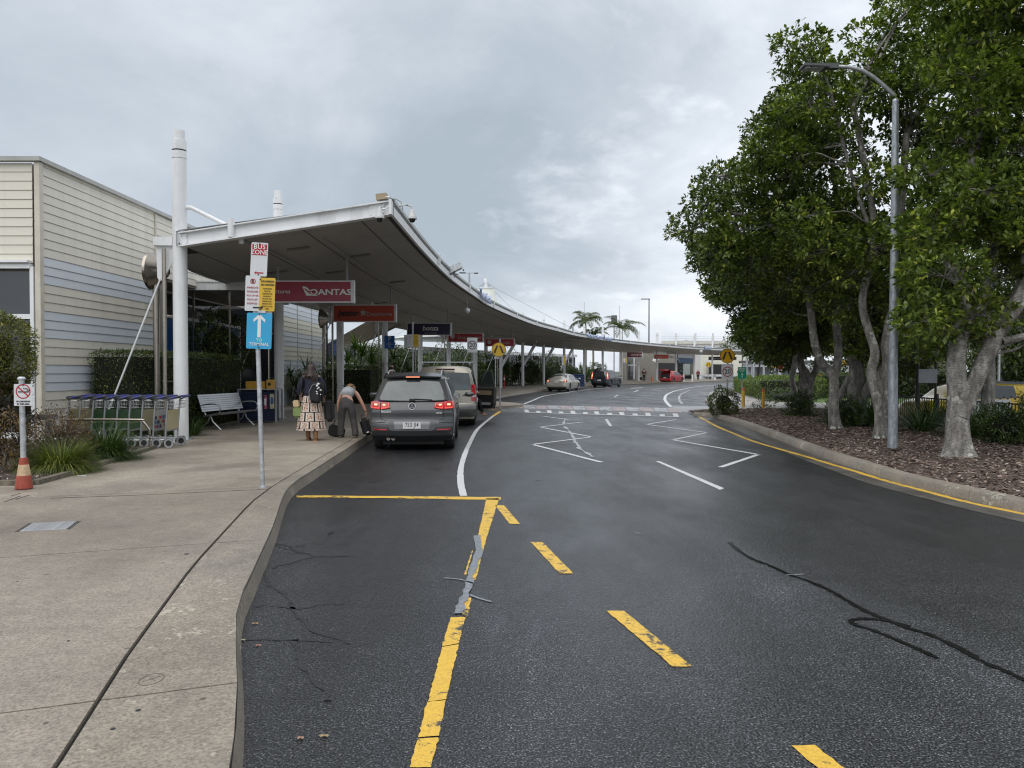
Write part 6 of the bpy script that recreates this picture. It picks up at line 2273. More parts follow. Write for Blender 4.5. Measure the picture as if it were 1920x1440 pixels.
hedge('clipped_hedge', 'clipped hedge behind the third column and the bending woman', [(-8.8, 36.0), (-6.55, 36.0), (-6.55, 38.5), (-8.8, 38.5)], .15, 1.86, 12000, (.05, .03), HEDGE, 42, 'clipped hedges by the terminal', jit=.035)
# top sprigs of the near hedge are lighter
ball_shrub('round_bush', 'round leafy bush rising above the hedge right of the nearest column', (-9.55, 25.2, 2.55), 1.05, 6000, (.11, .045), SHR, 43, sq=(1.0, 1, 1.0), lump=.12)
ball_shrub('golden_conifer', 'rounded golden-green bush in front of the window at the left edge', (-9.30, 13.7, 2.0), .66, 15000, (.055, .02), CONIF, 44, sq=(1.05, 1, 1.15), lump=.1)
ball_shrub('low_shrub', 'low dark reddish shrub at the left edge under the golden bush', (-9.0, 13.3, .95), .62, 3500, (.09, .03), leaf_mat('reddish_leaf', (.02, .012, .010), (.045, .035, .016), tip=(.14, .05, .03)), 45, lump=.3, core=True)
ball_shrub('low_shrub', 'yellow-tipped low shrub left of the NO SMOKING post', (-7.75, 11.7, .45), .45, 3000, (.06, .018), CROT, 46, lump=.4, core=False)
# croton: thin brown branches with sparse leaves
t = thing('croton_shrub', 'sparse brown-branched croton with orange and yellow leaves in the garden', 'shrub', (-7.25, 12.4, .19))
rg = random.Random(5)
g = MB()
tips = []
for k in range(46):
 a = rg.uniform(0, 6.28)
 r_ = rg.uniform(.1, .52)
 h = rg.uniform(.45, 1.12) * (1 - .35 * (r_ / .52))
 p0, p1, p2 = Vector((rg.gauss(0, .05), rg.gauss(0, .05), 0)), Vector((math.cos(a) * r_ * .5, math.sin(a) * r_ * .5, h * .55)), Vector((math.cos(a) * r_, math.sin(a) * r_, h))
 g.tube([p0, p1, p2], [.010, .007, .003], 5)
 for j in range(5):
  q = p1.lerp(p2, rg.uniform(0, 1))
  e = q + Vector((rg.gauss(0, .09), rg.gauss(0, .09), abs(rg.gauss(.08, .05))))
  g.tube([q, e], [.005, .002], 4)
  tips.append(e)
g.build('branches', M('brown_twigs', (.11, .075, .05), .85, var=.3), t)
tp = np.array([list(v) for v in tips])
nr_ = np.random.default_rng(3)
tp = np.repeat(tp, 8, 0) + nr_.normal(0, .035, (len(tp) * 8, 3))
link('leaves', np_mesh('leaves', leaves_at(tp, nr_.normal(size=tp.shape) + [0, 0, .6], .05, .014, nr_), None, CROT), t)
grass_clump('rounded grassy clump with yellow-green tips behind the orange cone', (-6.92, 11.75, .17), 3600, .60, .009, 51, LOM, 1.35, droop=1.35, r0=.28)
grass_clump('dark green grassy clump in front of the luggage trolleys', (-7.1, 13.4, .17), 1700, .74, .011, 52, LOMD, 1.35, droop=.9, r0=.24)
grass_clump('small grassy tuft between the first two garden clumps', (-7.35, 12.9, .17), 500, .6, .010, 53, LOMD, 1.2, droop=1.15, r0=.15)
grass_clump('grassy tuft at the foot of the nearest column, on its left', (-7.72, 17.3, .17), 260, .55, .012, 54, LOMD, 1.1)
grass_clump('grassy tuft right of the nearest column foot by the bench', (-7.62, 18.4, .17), 260, .5, .012, 55, LOMD, 1.1)
grass_clump('grassy tuft under the left end of the bench', (-8.2, 20.2, .17), 200, .45, .012, 56, LOMD, 1.1)
# planting behind the canopy columns -------------------------------------------
strap_plant('dark strap-leaved plants behind the woman with the patterned skirt', (-9.0, 33.4, .15), [(-.4, 0, .9), (.3, .1, 1.25), (.75, -.1, .7), (0, .3, 1.5), (-.7, .2, 1.3), (1.0, .2, 1.2)], .95, .05, 61, STRAPD, 44)
ball_shrub('dark_shrub', 'dark shrub below the strap leaves left of the clipped hedge', (-8.9, 33.9, .85), .85, 3500, (.10, .04), SHR, 62, 'dark shrubs behind the canopy')
strap_plant('large bright strap-leaved plant between the third and fourth columns', (-8.6, 40.4, .15), [(0, 0, 2.0), (.7, .1, 2.3), (-.8, .2, 1.7), (.3, .6, 2.7), (1.2, .2, 1.9), (-.3, -.2, 1.4), (-1.3, .2, 1.5)], 1.35, .085, 63, STRAP, 48)
strap_plant('strap-leaved plant just beyond the fourth column', (-7.6, 46, .15), [(0, 0, 1.6), (.5, .1, 2.2), (-.5, .2, 1.2)], 1.3, .09, 64, STRAPD, 44)
ball_shrub('broad_bush', 'broad green bush behind the fourth and fifth columns', (-8.1, 51, 1.7), 1.7, 5500, (.15, .06), SHR, 65, 'bushes behind the canopy')
ORD2 = ['first', 'second', 'third', 'fourth', 'fifth', 'sixth', 'seventh', 'eighth', 'ninth', 'tenth', 'eleventh', 'twelfth', 'thirteenth', 'fourteenth', 'fifteenth', 'sixteenth', 'seventeenth', 'eighteenth']
path_ = resample([Vector((a, b, 0)) for a, b in COLS[4:14]], 17)
rg = random.Random(9)
for k, q in enumerate(path_):
 j = int(np.argmin([(c.x - q.x) ** 2 + (c.y - q.y) ** 2 for c in cc]))
 dr = (ee[j] - cc[j]).normalized()
 p = q - dr * rg.uniform(2.4, 3.6)
 r_ = rg.uniform(1.35, 1.9)
 if k in (13, 14, 15, 16):
  r_ *= .75
 ball_shrub('planting_bush', 'dark green bush in the planting behind the canopy, %s from the near end' % ORD2[k], (p.x, p.y, r_ * .95), r_, 2600, (.22, .09), SHR, 100 + k, 'bushes behind the canopy', lump=.3)
 if k % 2 == 0 and k < 15:
  p2 = q - dr * rg.uniform(1.6, 2.4)
  strap_plant('arching strap-leaved plant in the planting behind the canopy, %s counted from the near end' % ORD2[k // 2], (p2.x + rg.uniform(-.5, .5), p2.y, .15), [(0, 0, rg.uniform(.5, 1.5)), (.6, .3, rg.uniform(.8, 2.0)), (-.5, .3, rg.uniform(.6, 1.8))], 1.2, .09, 200 + k, STRAP if k % 4 else STRAPD, 34)
# palms --------------------------------------------------------------
PALM = leaf_mat('palm_leaflet', (.030, .045, .014), (.085, .115, .030), tip=(.16, .17, .05), trans=.25, clump=.6)
def palm(label, base, h, fr_len, nf, seed, trunk_r=.16, group='palms'):
 t = thing('palm_tree', label, 'palm', base, 0, group)
 nr = np.random.default_rng(seed)
 rg = random.Random(seed)
 MB().tube([(0, 0, 0), (.05, 0, h * .5), (0, 0, h - .9)], [trunk_r * 1.2, trunk_r, trunk_r * .9], 10).build('trunk', M('palm_trunk_grey', (.24, .22, .19), .8, var=.2), t, smooth=60)
 MB().tube([(0, 0, h - .9), (0, 0, h + .1)], [trunk_r * .9, trunk_r * .5], 10).build('crownshaft', M('palm_crownshaft_green', (.10, .14, .05), .5), t, smooth=60)
 for k in range(nf):
  az = 2 * math.pi * k / nf * 2.4 + rg.uniform(-.3, .3)
  el = rg.uniform(.15, 1.25)
  L_ = fr_len * rg.uniform(.8, 1.1)
  pts = []
  x = z = 0
  seg = 12
  for i in range(seg + 1):
   pts.append(Vector((math.cos(az) * x, math.sin(az) * x, h + z)))
   a = el - 1.9 * (i / seg) ** 1.3
   x += math.cos(a) * L_ / seg
   z += math.sin(a) * L_ / seg
  P_ = np.array([list(p) for p in pts])
  m = 44
  u = np.linspace(.08, .99, m)
  ii = np.clip((u * seg).astype(int), 0, seg - 1)
  fr_ = u * seg - ii
  pos = P_[ii] * (1 - fr_[:, None]) + P_[ii + 1] * fr_[:, None]
  tan = P_[ii + 1] - P_[ii]
  tan /= np.linalg.norm(tan, axis=1, keepdims=True)
  sd = np.array([-math.sin(az), math.cos(az), 0])
  vs = []
  for s_ in (-1, 1):
   ax = sd[None] * s_ * .9 + tan * .55 + np.array([0, 0, -.45])[None] + nr.normal(0, .12, (m, 3))
   ll = fr_len * .26 * np.sin(np.pi * (u * .86 + .1))[:, None]
   ax /= np.linalg.norm(ax, axis=1, keepdims=True)
   w = .045
   a_ = pos
   c_ = pos + ax * ll
   mid = pos + ax * ll * .45
   vs.append(np.stack([a_, mid + tan * w, c_, mid - tan * w], 1).reshape(-1, 3))
  o = link('frond', np_mesh('frond', np.concatenate(vs), None, PALM), t)
  MB().tube(pts, [.03 - .0019 * i for i in range(seg + 1)], 5, caps=False).build('frond_rib', M('frond_rib_green', (.09, .11, .04), .6), o)
 return t
Yp_ = 114
c = P(1098, 602, Yp_)
palm('palm with upright ragged fronds above the canopy, left of the drum mast', (c.x, Yp_, 0), c.z, 3.6, 15, 71)
c = P(1166, 616, 126)
palm('palm with drooping fronds above the canopy, right of the drum mast', (c.x, 126, 0), c.z, 4.2, 15, 72)
c = P(1112, 628, 117)
palm('shorter palm tucked behind the first one at the canopy edge', (c.x, 117, 0), c.z, 3.0, 11, 73)
# right-hand planting ---------------------------------------------------
ball_shrub('rounded_shrub', 'rounded shrub round the foot of the amber crossing sign', (7.5, 27.3, .55), .52, 3600, (.07, .035), leaf_mat('variegated_leaf', (.03, .045, .014), (.09, .12, .035), tip=(.26, .27, .10), clump=4), 81, lump=.15, z0=.16)
hedge('long_hedge', 'bright green clipped hedge beside the far footpath', [(13.4, 41.5), (15.9, 41.0), (19.2, 46), (21.5, 60), (17.3, 60), (15.0, 50)], .13, 1.25, 26000, (.085, .045), HEDGEL, 82, 'hedges right of the road', jit=.06, rnd=.3)
hedge('long_hedge', 'dark green hedge behind the bright one, near the thin tree', [(16.8, 45), (25, 44), (26, 46.5), (17.6, 47.5)], .13, 1.5, 9000, (.10, .05), HEDGE, 83, 'hedges right of the road', jit=.06, rnd=.3)
ball_shrub('scrub_patch', 'low weedy scrub in front of the bright hedge', (13.9, 38.9, .35), .9, 2500, (.09, .035), SHR, 84, sq=(1.4, 1, .5), lump=.4)
ball_shrub('scrub_patch', 'small scrubby plant between the two yellow bollards', (10.4, 31.9, .25), .38, 500, (.09, .03), SHR, 85, sq=(1.2, 1, .6), lump=.5, core=False)
# strap grasses and shrubs along the black fence
gl_ = [(9.4, 22.2), (9.7, 20.5), (9.9, 18.6), (10.2, 17.2), (11.0, 20.2), (11.2, 18.2), (10.9, 23)]
for k, (x, y) in enumerate(gl_):
 grass_clump('tall dark grass clump before the black fence, %s' % ['behind the lamp post foot', 'left of the taxi', 'under the taxi bonnet', 'left of the forked tree foot', 'against the fence under the grey sign', 'against the fence by the forked tree', 'furthest back by the fence'][k], (x, y, .2), 300, 1.05, .02, 90 + k, LOMD, 1.15, group='tall grass clumps along the fence', droop=1.0, r0=.22)
for k, (x, y, r_, lb) in enumerate([(10.0, 15.6, .42, 'dark shrub right behind the forked trunk'), (11.0, 15.3, .44, 'dark shrub at the right edge below the yellow car'), (10.6, 14.0, .5, 'small reddish-brown shrub at the right edge on the mulch'), (11.4, 16.8, .45, 'dark shrub against the fence below the yellow car'), (9.5, 25.4, .4, 'leafy shrub at the foot of the hollow tree'), (8.85, 20.4, .38, 'small leafy sucker between the two middle trunks')]):
 ball_shrub('bed_shrub', lb, (x, y, .2 + r_ * .8), r_, 3200, (.085, .03), SHR if k != 2 else leaf_mat('rusty_leaf', (.05, .035, .015), (.13, .08, .03), tip=(.25, .12, .03)), 110 + k, 'shrubs in the mulch bed', lump=.35, z0=.2)
# background greenery on the right and beyond the far block
def mass_tree(label, c, r, n, leaf, mat, seed, h0=0.0, group='background trees'):
 t = thing('background_tree', label, 'tree', (c[0], c[1], -.2), 0, group)
 nr = np.random.default_rng(seed)
 rg = random.Random(seed)
 cl = [Vector((rg.gauss(0, r * .45), rg.gauss(0, r * .45), c[2] + .2 + rg.gauss(0, r * .4))) for _ in range(14)]
 pos, out = [], []
 for q in cl:
  v = nr.normal(size=(n // 14, 3))
  v /= np.linalg.norm(v, axis=1, keepdims=True)
  pos.append(np.array(q) + v * r * .48 * (.6 + .45 * nr.random((len(v), 1))))
  out.append(v)
 pos, out = np.concatenate(pos), np.concatenate(out)
 link('crown', np_mesh('crown', leaves_at(pos, out * .6 + nr.normal(size=pos.shape) * .6, leaf[0], leaf[1], nr), None, mat), t)
 g = MB().tube([(0, 0, 0), (rg.gauss(0, .2), 0, c[2] * .6), (0, 0, c[2] + .2)], [.22, .16, .06], 8)
 for q in cl[:7]:
  g.tube([(0, 0, c[2] * .7), q], [.08, .03], 5)
 g.build('trunk', BARK, t, smooth=60)
 return t
BG = leaf_mat('background_leaf', (.022, .036, .012), (.065, .09, .022), tip=(.14, .15, .035), trans=.25, clump=.4)
for k, (px, py, Y, r_, lb) in enumerate([(1400, 688, 150, 6.5, 'rounded tree beyond the canopy tip behind the green sign'), (1880, 690, 40, 3.6, 'tree behind the yellow taxi at the right edge'), (1790, 670, 44, 3.2, 'tree behind the forked trunk in the car park'),
           (1960, 640, 36, 3.6, 'tree outside the right edge beyond the taxi'), (1700, 700, 60, 3.0, 'small tree far behind the street lamp'), (1620, 660, 56, 2.6, 'slight tree far behind the middle trunks'), (1850, 600, 52, 4.5, 'tall tree high behind the taxi')]):
 c = P(px, py, Y)
 mass_tree(lb, (c.x, c.y, max(2.2, c.z)), r_, 7000, (.26 if Y < 100 else .6, .12 if Y < 100 else .3), BG, 120 + k)
# ================================================================== vehicles
def car_paint(name, col, metal=.5, rough=.32):
 return M(name, col, rough, metal, var=.05, scale=2, coat=.6)
TRIM = M('black_trim', (.014, .014, .015), .5, var=.2)
LENS = M('red_lens', (.38, .006, .010), .12, var=.05, coat=.6)
LIT = M('lit_brake_lamp', (.6, .02, .02), .3, emit=(1.0, .10, .05), estr=.8)
LITW = M('lit_lamp_core', (.9, .5, .3), .3, emit=(1.0, .42, .20), estr=1.5)
CLEARL = M('clear_lens', (.55, .55, .56), .12, var=.1)
CHROME = M('chrome', (.62, .62, .63), .12, 1.0, var=.05)
ALLOY = M('alloy_wheel', (.36, .37, .38), .3, .85, var=.1)
PLATEW = M('number_plate_white', (.62, .62, .62), .4, var=.04)
CARGLASS = M('car_glass', (.030, .036, .038), .03, var=.1, spec=1.0)
REARGLASS = M('rear_car_glass', (.045, .058, .060), .05, var=.5, scale=2.2, spec=1.0)
class Body:
 """analytic car skin: x right, y forward (rear bumper at 0), z up"""
 def __init__(s, L, w, H, zt, yr, yf, wz, zb=.22, rc=.13, fc=.28, taper=((0, .95), (.12, 1), (.85, 1), (1, .90))):
  s.L, s.w, s.H, s.zt, s.yr, s.yf, s.wz, s.zb, s.rc, s.fc, s.tp = L, w, H, zt, yr, yf, wz, zb, rc, fc, taper
 def ZT(s, y):
  return float(np.interp(y, [p[0] for p in s.zt], [p[1] for p in s.zt]))
 def YR(s, z):
  return float(np.interp(z, [p[0] for p in s.yr], [p[1] for p in s.yr]))
 def YF(s, z):
  return float(np.interp(z, [p[0] for p in s.yf], [p[1] for p in s.yf]))
 def W(s, y, z):
  return s.w * float(np.interp(z, [p[0] for p in s.wz], [p[1] for p in s.wz])) * float(np.interp(y / s.L, [p[0] for p in s.tp], [p[1] for p in s.tp]))
 def pt(s, u, v, h):
  z = s.zb + h * (s.H - s.zb)
  y = s.YR(z) + u * (s.L - s.YR(z))
  for _ in range(12):
   z = s.zb + h * (s.ZT(y) - s.zb)
   y0, y1 = s.YR(z), s.YF(z)
   y = .5 * y + .5 * (y0 + u * (y1 - y0))
  av = abs(v)
  y += s.rc * av ** 4 * (1 - u) ** 10 - s.fc * av ** 4 * u ** 8
  # edge rounding between roof and side
  zz = z - (.045 * av ** 2 + .03 * av ** 8) * max(0, h - .8) / .2
  return Vector((v * s.W(y, z), y, zz))
 def side(s, y, z, sx, off=.004):
  return Vector((sx * (s.W(y, z) + off), y, z))
 def rear(s, x, z, off=.004):
  w = s.W(s.YR(z) + .02, z)
  av = min(1.0, abs(x) / w)
  return Vector((x, s.YR(z) + s.rc * av ** 4 - off, z))
 def mesh(s, mat, name, parent, arches=(), r=.36, cut=None):
  us = sorted(set([0, .012, .03, .06, .1] + list(np.linspace(.14, .9, 26)) + [.93, .96, .985, 1]))
  hs = [0, .04, .12, .22, .32, .42, .5, .56, .62, .7, .8, .88, .94, .98, 1]
  vs_ = [-1, -.97, -.88, -.7, -.45, -.2, 0, .2, .45, .7, .88, .97, 1]
  g = MB()
  F_ = lambda u, v, h: tuple(s.pt(u, v, h))
  g.grid([[F_(u, -1, h) for u in us] for h in hs], flip=True)
  g.grid([[F_(u, 1, h) for u in us] for h in hs])
  g.grid([[F_(0, v, h) for v in vs_] for h in hs])
  g.grid([[F_(1, v, h) for v in vs_] for h in hs], flip=True)
  g.grid([[F_(u, v, 1) for v in vs_] for u in us])
  g.grid([[F_(u, v, 0) for v in vs_] for u in us], flip=True)
  me = g.mesh(name, [mat, DARK])
  bm = bmesh.new()
  bm.from_mesh(me)
  bmesh.ops.remove_doubles(bm, verts=bm.verts, dist=1e-4)
  bmesh.ops.recalc_face_normals(bm, faces=bm.faces)
  bm.to_mesh(me)
  bm.free()
  o = link(name, me, None)
  m1 = o.modifiers.new('s', 'SUBSURF')
  m1.levels = m1.render_levels = 1
  cutters = []
  for (y, z) in arches:
   c = MB().cyl((-1.4, y, z), (1.4, y, z), r + .065, n=30)
   co = c.build('cutter', DARK)
   cutters.append(co)
  for bx in (cut or []):
   co = MB().box(*bx).build('cutter', DARK)
   cutters.append(co)
  # keep a solid centre: arch cutters only bite the outer 28 cm
  for co in cutters[:len(arches)]:
   md = o.modifiers.new('b', 'BOOLEAN')
   md.operation = 'DIFFERENCE'
   md.object = co
   md.solver = 'EXACT'
  for co in cutters[len(arches):]:
   md = o.modifiers.new('b', 'BOOLEAN')
   md.operation = 'DIFFERENCE'
   md.object = co
   md.solver = 'EXACT'
  dg = bpy.context.evaluated_depsgraph_get()
  m2 = bpy.data.meshes.new_from_object(o.evaluated_get(dg))
  bpy.data.objects.remove(o)
  for co in cutters:
   bpy.data.objects.remove(co)
  m2.materials.clear()
  m2.materials.append(mat)
  m2.polygons.foreach_set('use_smooth', [True] * len(m2.polygons))
  m2.set_sharp_from_angle(angle=rad(38))
  m2.name = name
  return link(name, m2, parent)
def side_patch(B, name, parent, sx, low, up, mat, off=.005, n=8, rows=4, th=.0):
 """panel on the flank between a lower and an upper (y,z) line"""
 def at(line, t):
  ys = np.linspace(0, 1, len(line))
  return float(np.interp(t, ys, [p[0] for p in line])), float(np.interp(t, ys, [p[1] for p in line]))
 R_ = []
 for j in range(rows + 1):
  v = j / rows
  row = []
  for i in range(n + 1):
   t = i / n
   a, b = at(low, t), at(up, t)
   y, z = a[0] * (1 - v) + b[0] * v, a[1] * (1 - v) + b[1] * v
   row.append(tuple(B.side(y, z, sx, off)))
  R_.append(row)
 return MB().grid(R_, flip=sx < 0).build(name, mat, parent, smooth=60)
def rear_patch(B, name, parent, low, up, mat, off=.005, n=10, rows=4):
 def at(line, t):
  ys = np.linspace(0, 1, len(line))
  return float(np.interp(t, ys, [p[0] for p in line])), float(np.interp(t, ys, [p[1] for p in line]))
 R_ = []
 for j in range(rows + 1):
  v = j / rows
  row = []
  for i in range(n + 1):
   t = i / n
   a, b = at(low, t), at(up, t)
   x, z = a[0] * (1 - v) + b[0] * v, a[1] * (1 - v) + b[1] * v
   row.append(tuple(B.rear(x, z, off)))
  R_.append(row)
 return MB().grid(R_).build(name, mat, parent, smooth=60)
def wheel(parent, x, y, r, wd, sx, spokes=5, rim=ALLOY):
 t = thing('wheel', None, None, (x, y, r))
 t.parent = parent
 ri = r * .66
 g = MB().lathe([(ri, -wd / 2 + .01), (r * .93, -wd / 2), (r * .99, -wd * .38), (r, -wd * .2), (r, wd * .2), (r * .99, wd * .38), (r * .93, wd / 2), (ri, wd / 2 - .01)], n=28, axis='x', caps=False)
 g.build('tyre', RUBBER, t, smooth=40)
 g = MB().lathe([(ri, -wd * .42), (ri * .97, 0), (ri, wd * .42), (ri * .9, wd * .40), (ri * .86, wd * .2), (ri * .86, -wd * .3), (ri * .9, -wd * .42)], n=24, axis='x', caps=False)
 g.lathe([(ri * .9, -.02), (ri * .9, .02)], n=20, axis='x', m=1)
 for k in range(spokes):
  a = 2 * math.pi * k / spokes
  e = Vector((sx * wd * .34, math.cos(a) * ri * .93, math.sin(a) * ri * .93))
  g.bar((sx * wd * .38, 0, 0), e, .05, .035)
 g.cyl((sx * wd * .30, 0, 0), (sx * wd * .42, 0, 0), ri * .22, n=12)
 g.build('rim', [rim, DARK], t, smooth=40)
 return t
def four_wheels(root, B, yr_, yf_, r, wd=.22, rim=ALLOY, inset=.02):
 for y in (yr_, yf_):
  for sx in (-1, 1):
   wheel(root, sx * (B.W(y, r) - wd / 2 - inset), y, r, wd, sx, rim=rim)
def mirror(root, B, y, z, sx, mat):
 m = thing('wing_mirror', None, None, B.side(y, z, sx, .0))
 m.parent = root
 o = MB().sphere((sx * .15, 0, .02), .11, 12, sc_=(1.0, .62, .72)).bar((0, 0, -.02), (sx * .1, 0, -.02), .06, .04).build('mirror_shell', mat, m, smooth=60)
 MB().lathe([(.001, 0), (.088, 0), (.088, .006)], (0, 0, 0), 18, axis='y').build('mirror_glass', M('mirror_glass', (.50, .53, .54), .03, .9, var=.05), m)
 g = m.children[-1]
 g.location = (sx * .15, -.07, .02)
 g.scale = (1.1, 1, .8)
def roof_rail(root, B, sx, y0, y1, x, mat):
 pts = []
 for t in np.linspace(0, 1, 12):
  y = y0 + (y1 - y0) * t
  z = B.ZT(y)
  pts.append((sx * x, y, z - .03 + .075 * min(1, 6 * t, 6 * (1 - t))))
 MB().tube(pts, .017, 8).build('roof_rail', mat, root, smooth=60)
def seam(name, root, pts, mat=DARK, w=.006):
 g = MB().tube(pts, w, 4, caps=False)
 g.build(name, mat, root)
def plate_text(root, B, x, z, s, w=.372, h=.135, off=.02, col=None, size=.10):
 p = B.rear(x, z, off)
 t = thing('number_plate', None, None, p)
 t.parent = root
 MB().plate(rounded(w, h, .01), -.006, .0).build('plate_blank', PLATEW, t)
 letters(s, size, col or LB, t, (0, -.0085, .008), sx=.70, bold=.0008, spacing=1.12)
# ---------------------------------------------------------------- the grey hatchback four-wheel drive, nearest
GREYP = car_paint('dark_grey_car_paint', (.062, .064, .067), .35, .30)
B1 = Body(4.43, .905, 1.665,
   zt=[(0, .86), (.08, 1.02), (.14, 1.10), (.40, 1.50), (.52, 1.60), (.80, 1.645), (1.6, 1.665), (2.3, 1.63), (2.75, 1.50), (3.35, 1.12), (3.5, 1.07), (4.0, 1.0), (4.3, .88), (4.43, .7)],
   yr=[(.22, .14), (.32, .06), (.45, .0), (.60, .01), (.66, .05), (.72, .055), (.86, .04), (1.0, .075), (1.08, .12), (1.12, .16), (1.5, .36), (1.58, .42), (1.665, .62)],
   yf=[(.22, 4.25), (.45, 4.40), (.7, 4.43), (.9, 4.36), (1.1, 4.1), (1.7, 3.9)],
   wz=[(.22, .93), (.35, .985), (.55, 1.0), (.8, 1.0), (1.0, .975), (1.1, .935), (1.3, .86), (1.5, .775), (1.6, .71), (1.67, .65)])
rear_c = G(778, 842, 0)
suv = thing('grey_hatchback_suv', 'dark grey four-wheel drive hatchback with lit red tail lamps, stopped at the kerb nearest', 'car', (rear_c.x + .01, rear_c.y - .58, 0), rad(2.6))
B1.mesh(GREYP, 'body', suv, arches=[(.88, .345), (3.48, .345)], r=.345)
for y in (.88, 3.48):
 MB().box((0, y, .42), (1.3, .95, .6)).build('wheel_housing', DARK, suv)
MB().box((0, 2.2, .33), (1.5, 3.9, .2)).build('underbody', DARK, suv)
four_wheels(suv, B1, .88, 3.48, .345, .235)
# rear glass within a dark surround, and spoiler
rear_patch(B1, 'window_surround', suv, [(-.765, 1.075), (-.4, 1.06), (0, 1.055), (.4, 1.06), (.765, 1.075)], [(-.665, 1.525), (-.4, 1.55), (0, 1.56), (.4, 1.55), (.665, 1.525)], TRIM, .004)
rear_patch(B1, 'rear_window', suv, [(-.70, 1.12), (-.66, 1.085), (-.3, 1.072), (0, 1.07), (.3, 1.072), (.66, 1.085), (.70, 1.12)], [(-.585, 1.40), (-.55, 1.465), (-.3, 1.485), (0, 1.49), (.3, 1.485), (.55, 1.465), (.585, 1.40)], REARGLASS, .008, n=18)
g = MB()
rows = []
for x in np.linspace(-.60, .60, 13):
 p = B1.rear(x, 1.575, 0)
 zc_ = .012 * (x / .6) ** 2
 rows.append([(x, p.y - .10, 1.555 - zc_), (x, p.y - .13, 1.585 - zc_), (x, p.y + .2, 1.665 - zc_ * 3), (x, p.y + .1, 1.60 - zc_)])
g.grid(rows)
g.build('roof_spoiler', GREYP, suv, smooth=40)
bl = MB().box((0, B1.rear(0, 1.57).y - .135, 1.567), (.30, .02, .026)).build('high_brake_lamp', LENS, suv)
MB().box((0, -.012, 0), (.29, .004, .009)).build('lit_strip', LITW, bl).location = (0, B1.rear(0, 1.57).y - .135, 1.565)
# tail lamps
for sx in (-1, 1):
 tl = thing('tail_lamp', None, None)
 tl.parent = suv
 lowi, upi = [(sx * .46, .925), (sx * .655, .885)], [(sx * .50, 1.03), (sx * .655, 1.045)]
 lowo, upo = [(sx * .67, .885), (sx * .82, .90), (sx * .885, .93)], [(sx * .67, 1.047), (sx * .80, 1.065), (sx * .87, 1.045)]
 if sx < 0:
  lowi, upi, lowo, upo = lowi[::-1], upi[::-1], lowo[::-1], upo[::-1]
 rear_patch(B1, 'inner_lens', tl, lowi, upi, LENS, .012, n=6)
 rear_patch(B1, 'outer_lens', tl, lowo, upo, LENS, .012, n=8)
 # L-shaped light guides and the lit core
 def strip(a, b, w, mat, nm):
  p0, p1 = B1.rear(sx * a[0], a[1], .020), B1.rear(sx * b[0], b[1], .020)
  MB().bar(p0, p1, .006, w).build(nm, mat, tl)
 strip((.50, .925), (.645, .915), .016, LIT, 'light_guide')
 strip((.645, .915), (.645, 1.0), .012, LIT, 'light_guide')
 strip((.69, .915), (.85, .93), .018, LIT, 'light_guide')
 strip((.69, .915), (.685, 1.03), .012, LIT, 'light_guide')
 strip((.56, .985), (.615, .985), .03, LITW, 'lit_core')
 strip((.735, .99), (.80, .99), .035, LITW, 'lit_core')
 MB().tube([B1.rear(sx * .48, .945, .016), B1.rear(sx * .50, 1.025, .016)], .006, 5).build('light_guide', LIT, tl)
# tailgate lines
for pts in ([(-.66, 1.07), (-.665, .88), (-.66, .72), (-.635, .675), (-.56, .655), (0, .645), (.56, .655), (.635, .675), (.66, .72), (.665, .88), (.66, 1.07)],
   [(-.89, .60), (-.66, .615), (-.56, .62)], [(.56, .62), (.66, .615), (.89, .60)]):
 seam('tailgate_gap', suv, [B1.rear(x, z, .001) for x, z in pts], w=.0055)
# plate recess and plate
rear_patch(B1, 'plate_recess', suv, [(-.47, .465), (-.40, .44), (.40, .44), (.47, .465)], [(-.50, .645), (-.40, .65), (.40, .65), (.50, .645)], M('plate_recess_grey', (.085, .087, .09), .45), .004)
rear_patch(B1, 'bumper_insert', suv, [(-.36, .475), (.36, .475)], [(-.38, .635), (.38, .635)], M('bumper_insert_grey', (.20, .20, .205), .4, .3), .010)
plate_text(suv, B1, 0.0, .555, '753 JI4', off=.022, size=.128)
rear_patch(B1, 'bumper_lower', suv, [(-.83, .24), (0, .235), (.83, .24)], [(-.86, .335), (0, .325), (.86, .335)], TRIM, .006)
for sx in (-1, 1):
 l_, u_ = [(sx * .52, .452), (sx * .80, .458)], [(sx * .52, .478), (sx * .80, .484)]
 if sx < 0:
  l_, u_ = l_[::-1], u_[::-1]
 rear_patch(B1, 'reflector', suv, l_, u_, LENS, .008, n=4, rows=1)
# step line highlight fold
rear_patch(B1, 'bumper_fold', suv, [(-.885, .405), (0, .395), (.885, .405)], [(-.885, .418), (0, .408), (.885, .418)], GREYP, .012, rows=1)
# round badge: ring with a V over a W
bd = thing('round_badge', None, None, B1.rear(0, .955, .006))
bd.parent = suv
MB().lathe([(.001, 0), (.078, 0), (.076, .008)], n=28, axis='y').build('badge_disc', M('badge_dark', (.05, .05, .055), .3), bd)
bd.children[-1].location = (0, -.006, 0)
BADGE = M('badge_silver', (.60, .60, .62), .3)
ringm(.064, .078, -.010, n=30).build('badge_ring', BADGE, bd)
g = MB()
for a, b in (((-.026, .052), (0, .004)), ((0, .004), (.026, .052)), ((-.054, .028), (-.024, -.050)), ((-.024, -.050), (0, -.004)), ((0, -.004), (.024, -.050)), ((.024, -.050), (.054, .028))):
 g.bar((a[0], -.012, a[1]), (b[0], -.012, b[1]), .004, .012, up=(0, 1, 0))
g.build('badge_letters', BADGE, bd)
p = B1.rear(-.55, .838, .006)
letters('TIGUAN', .056, BADGE, suv, (p.x, p.y, p.z), bold=.002, name='model_badge')
p = B1.rear(.56, .81, .006)
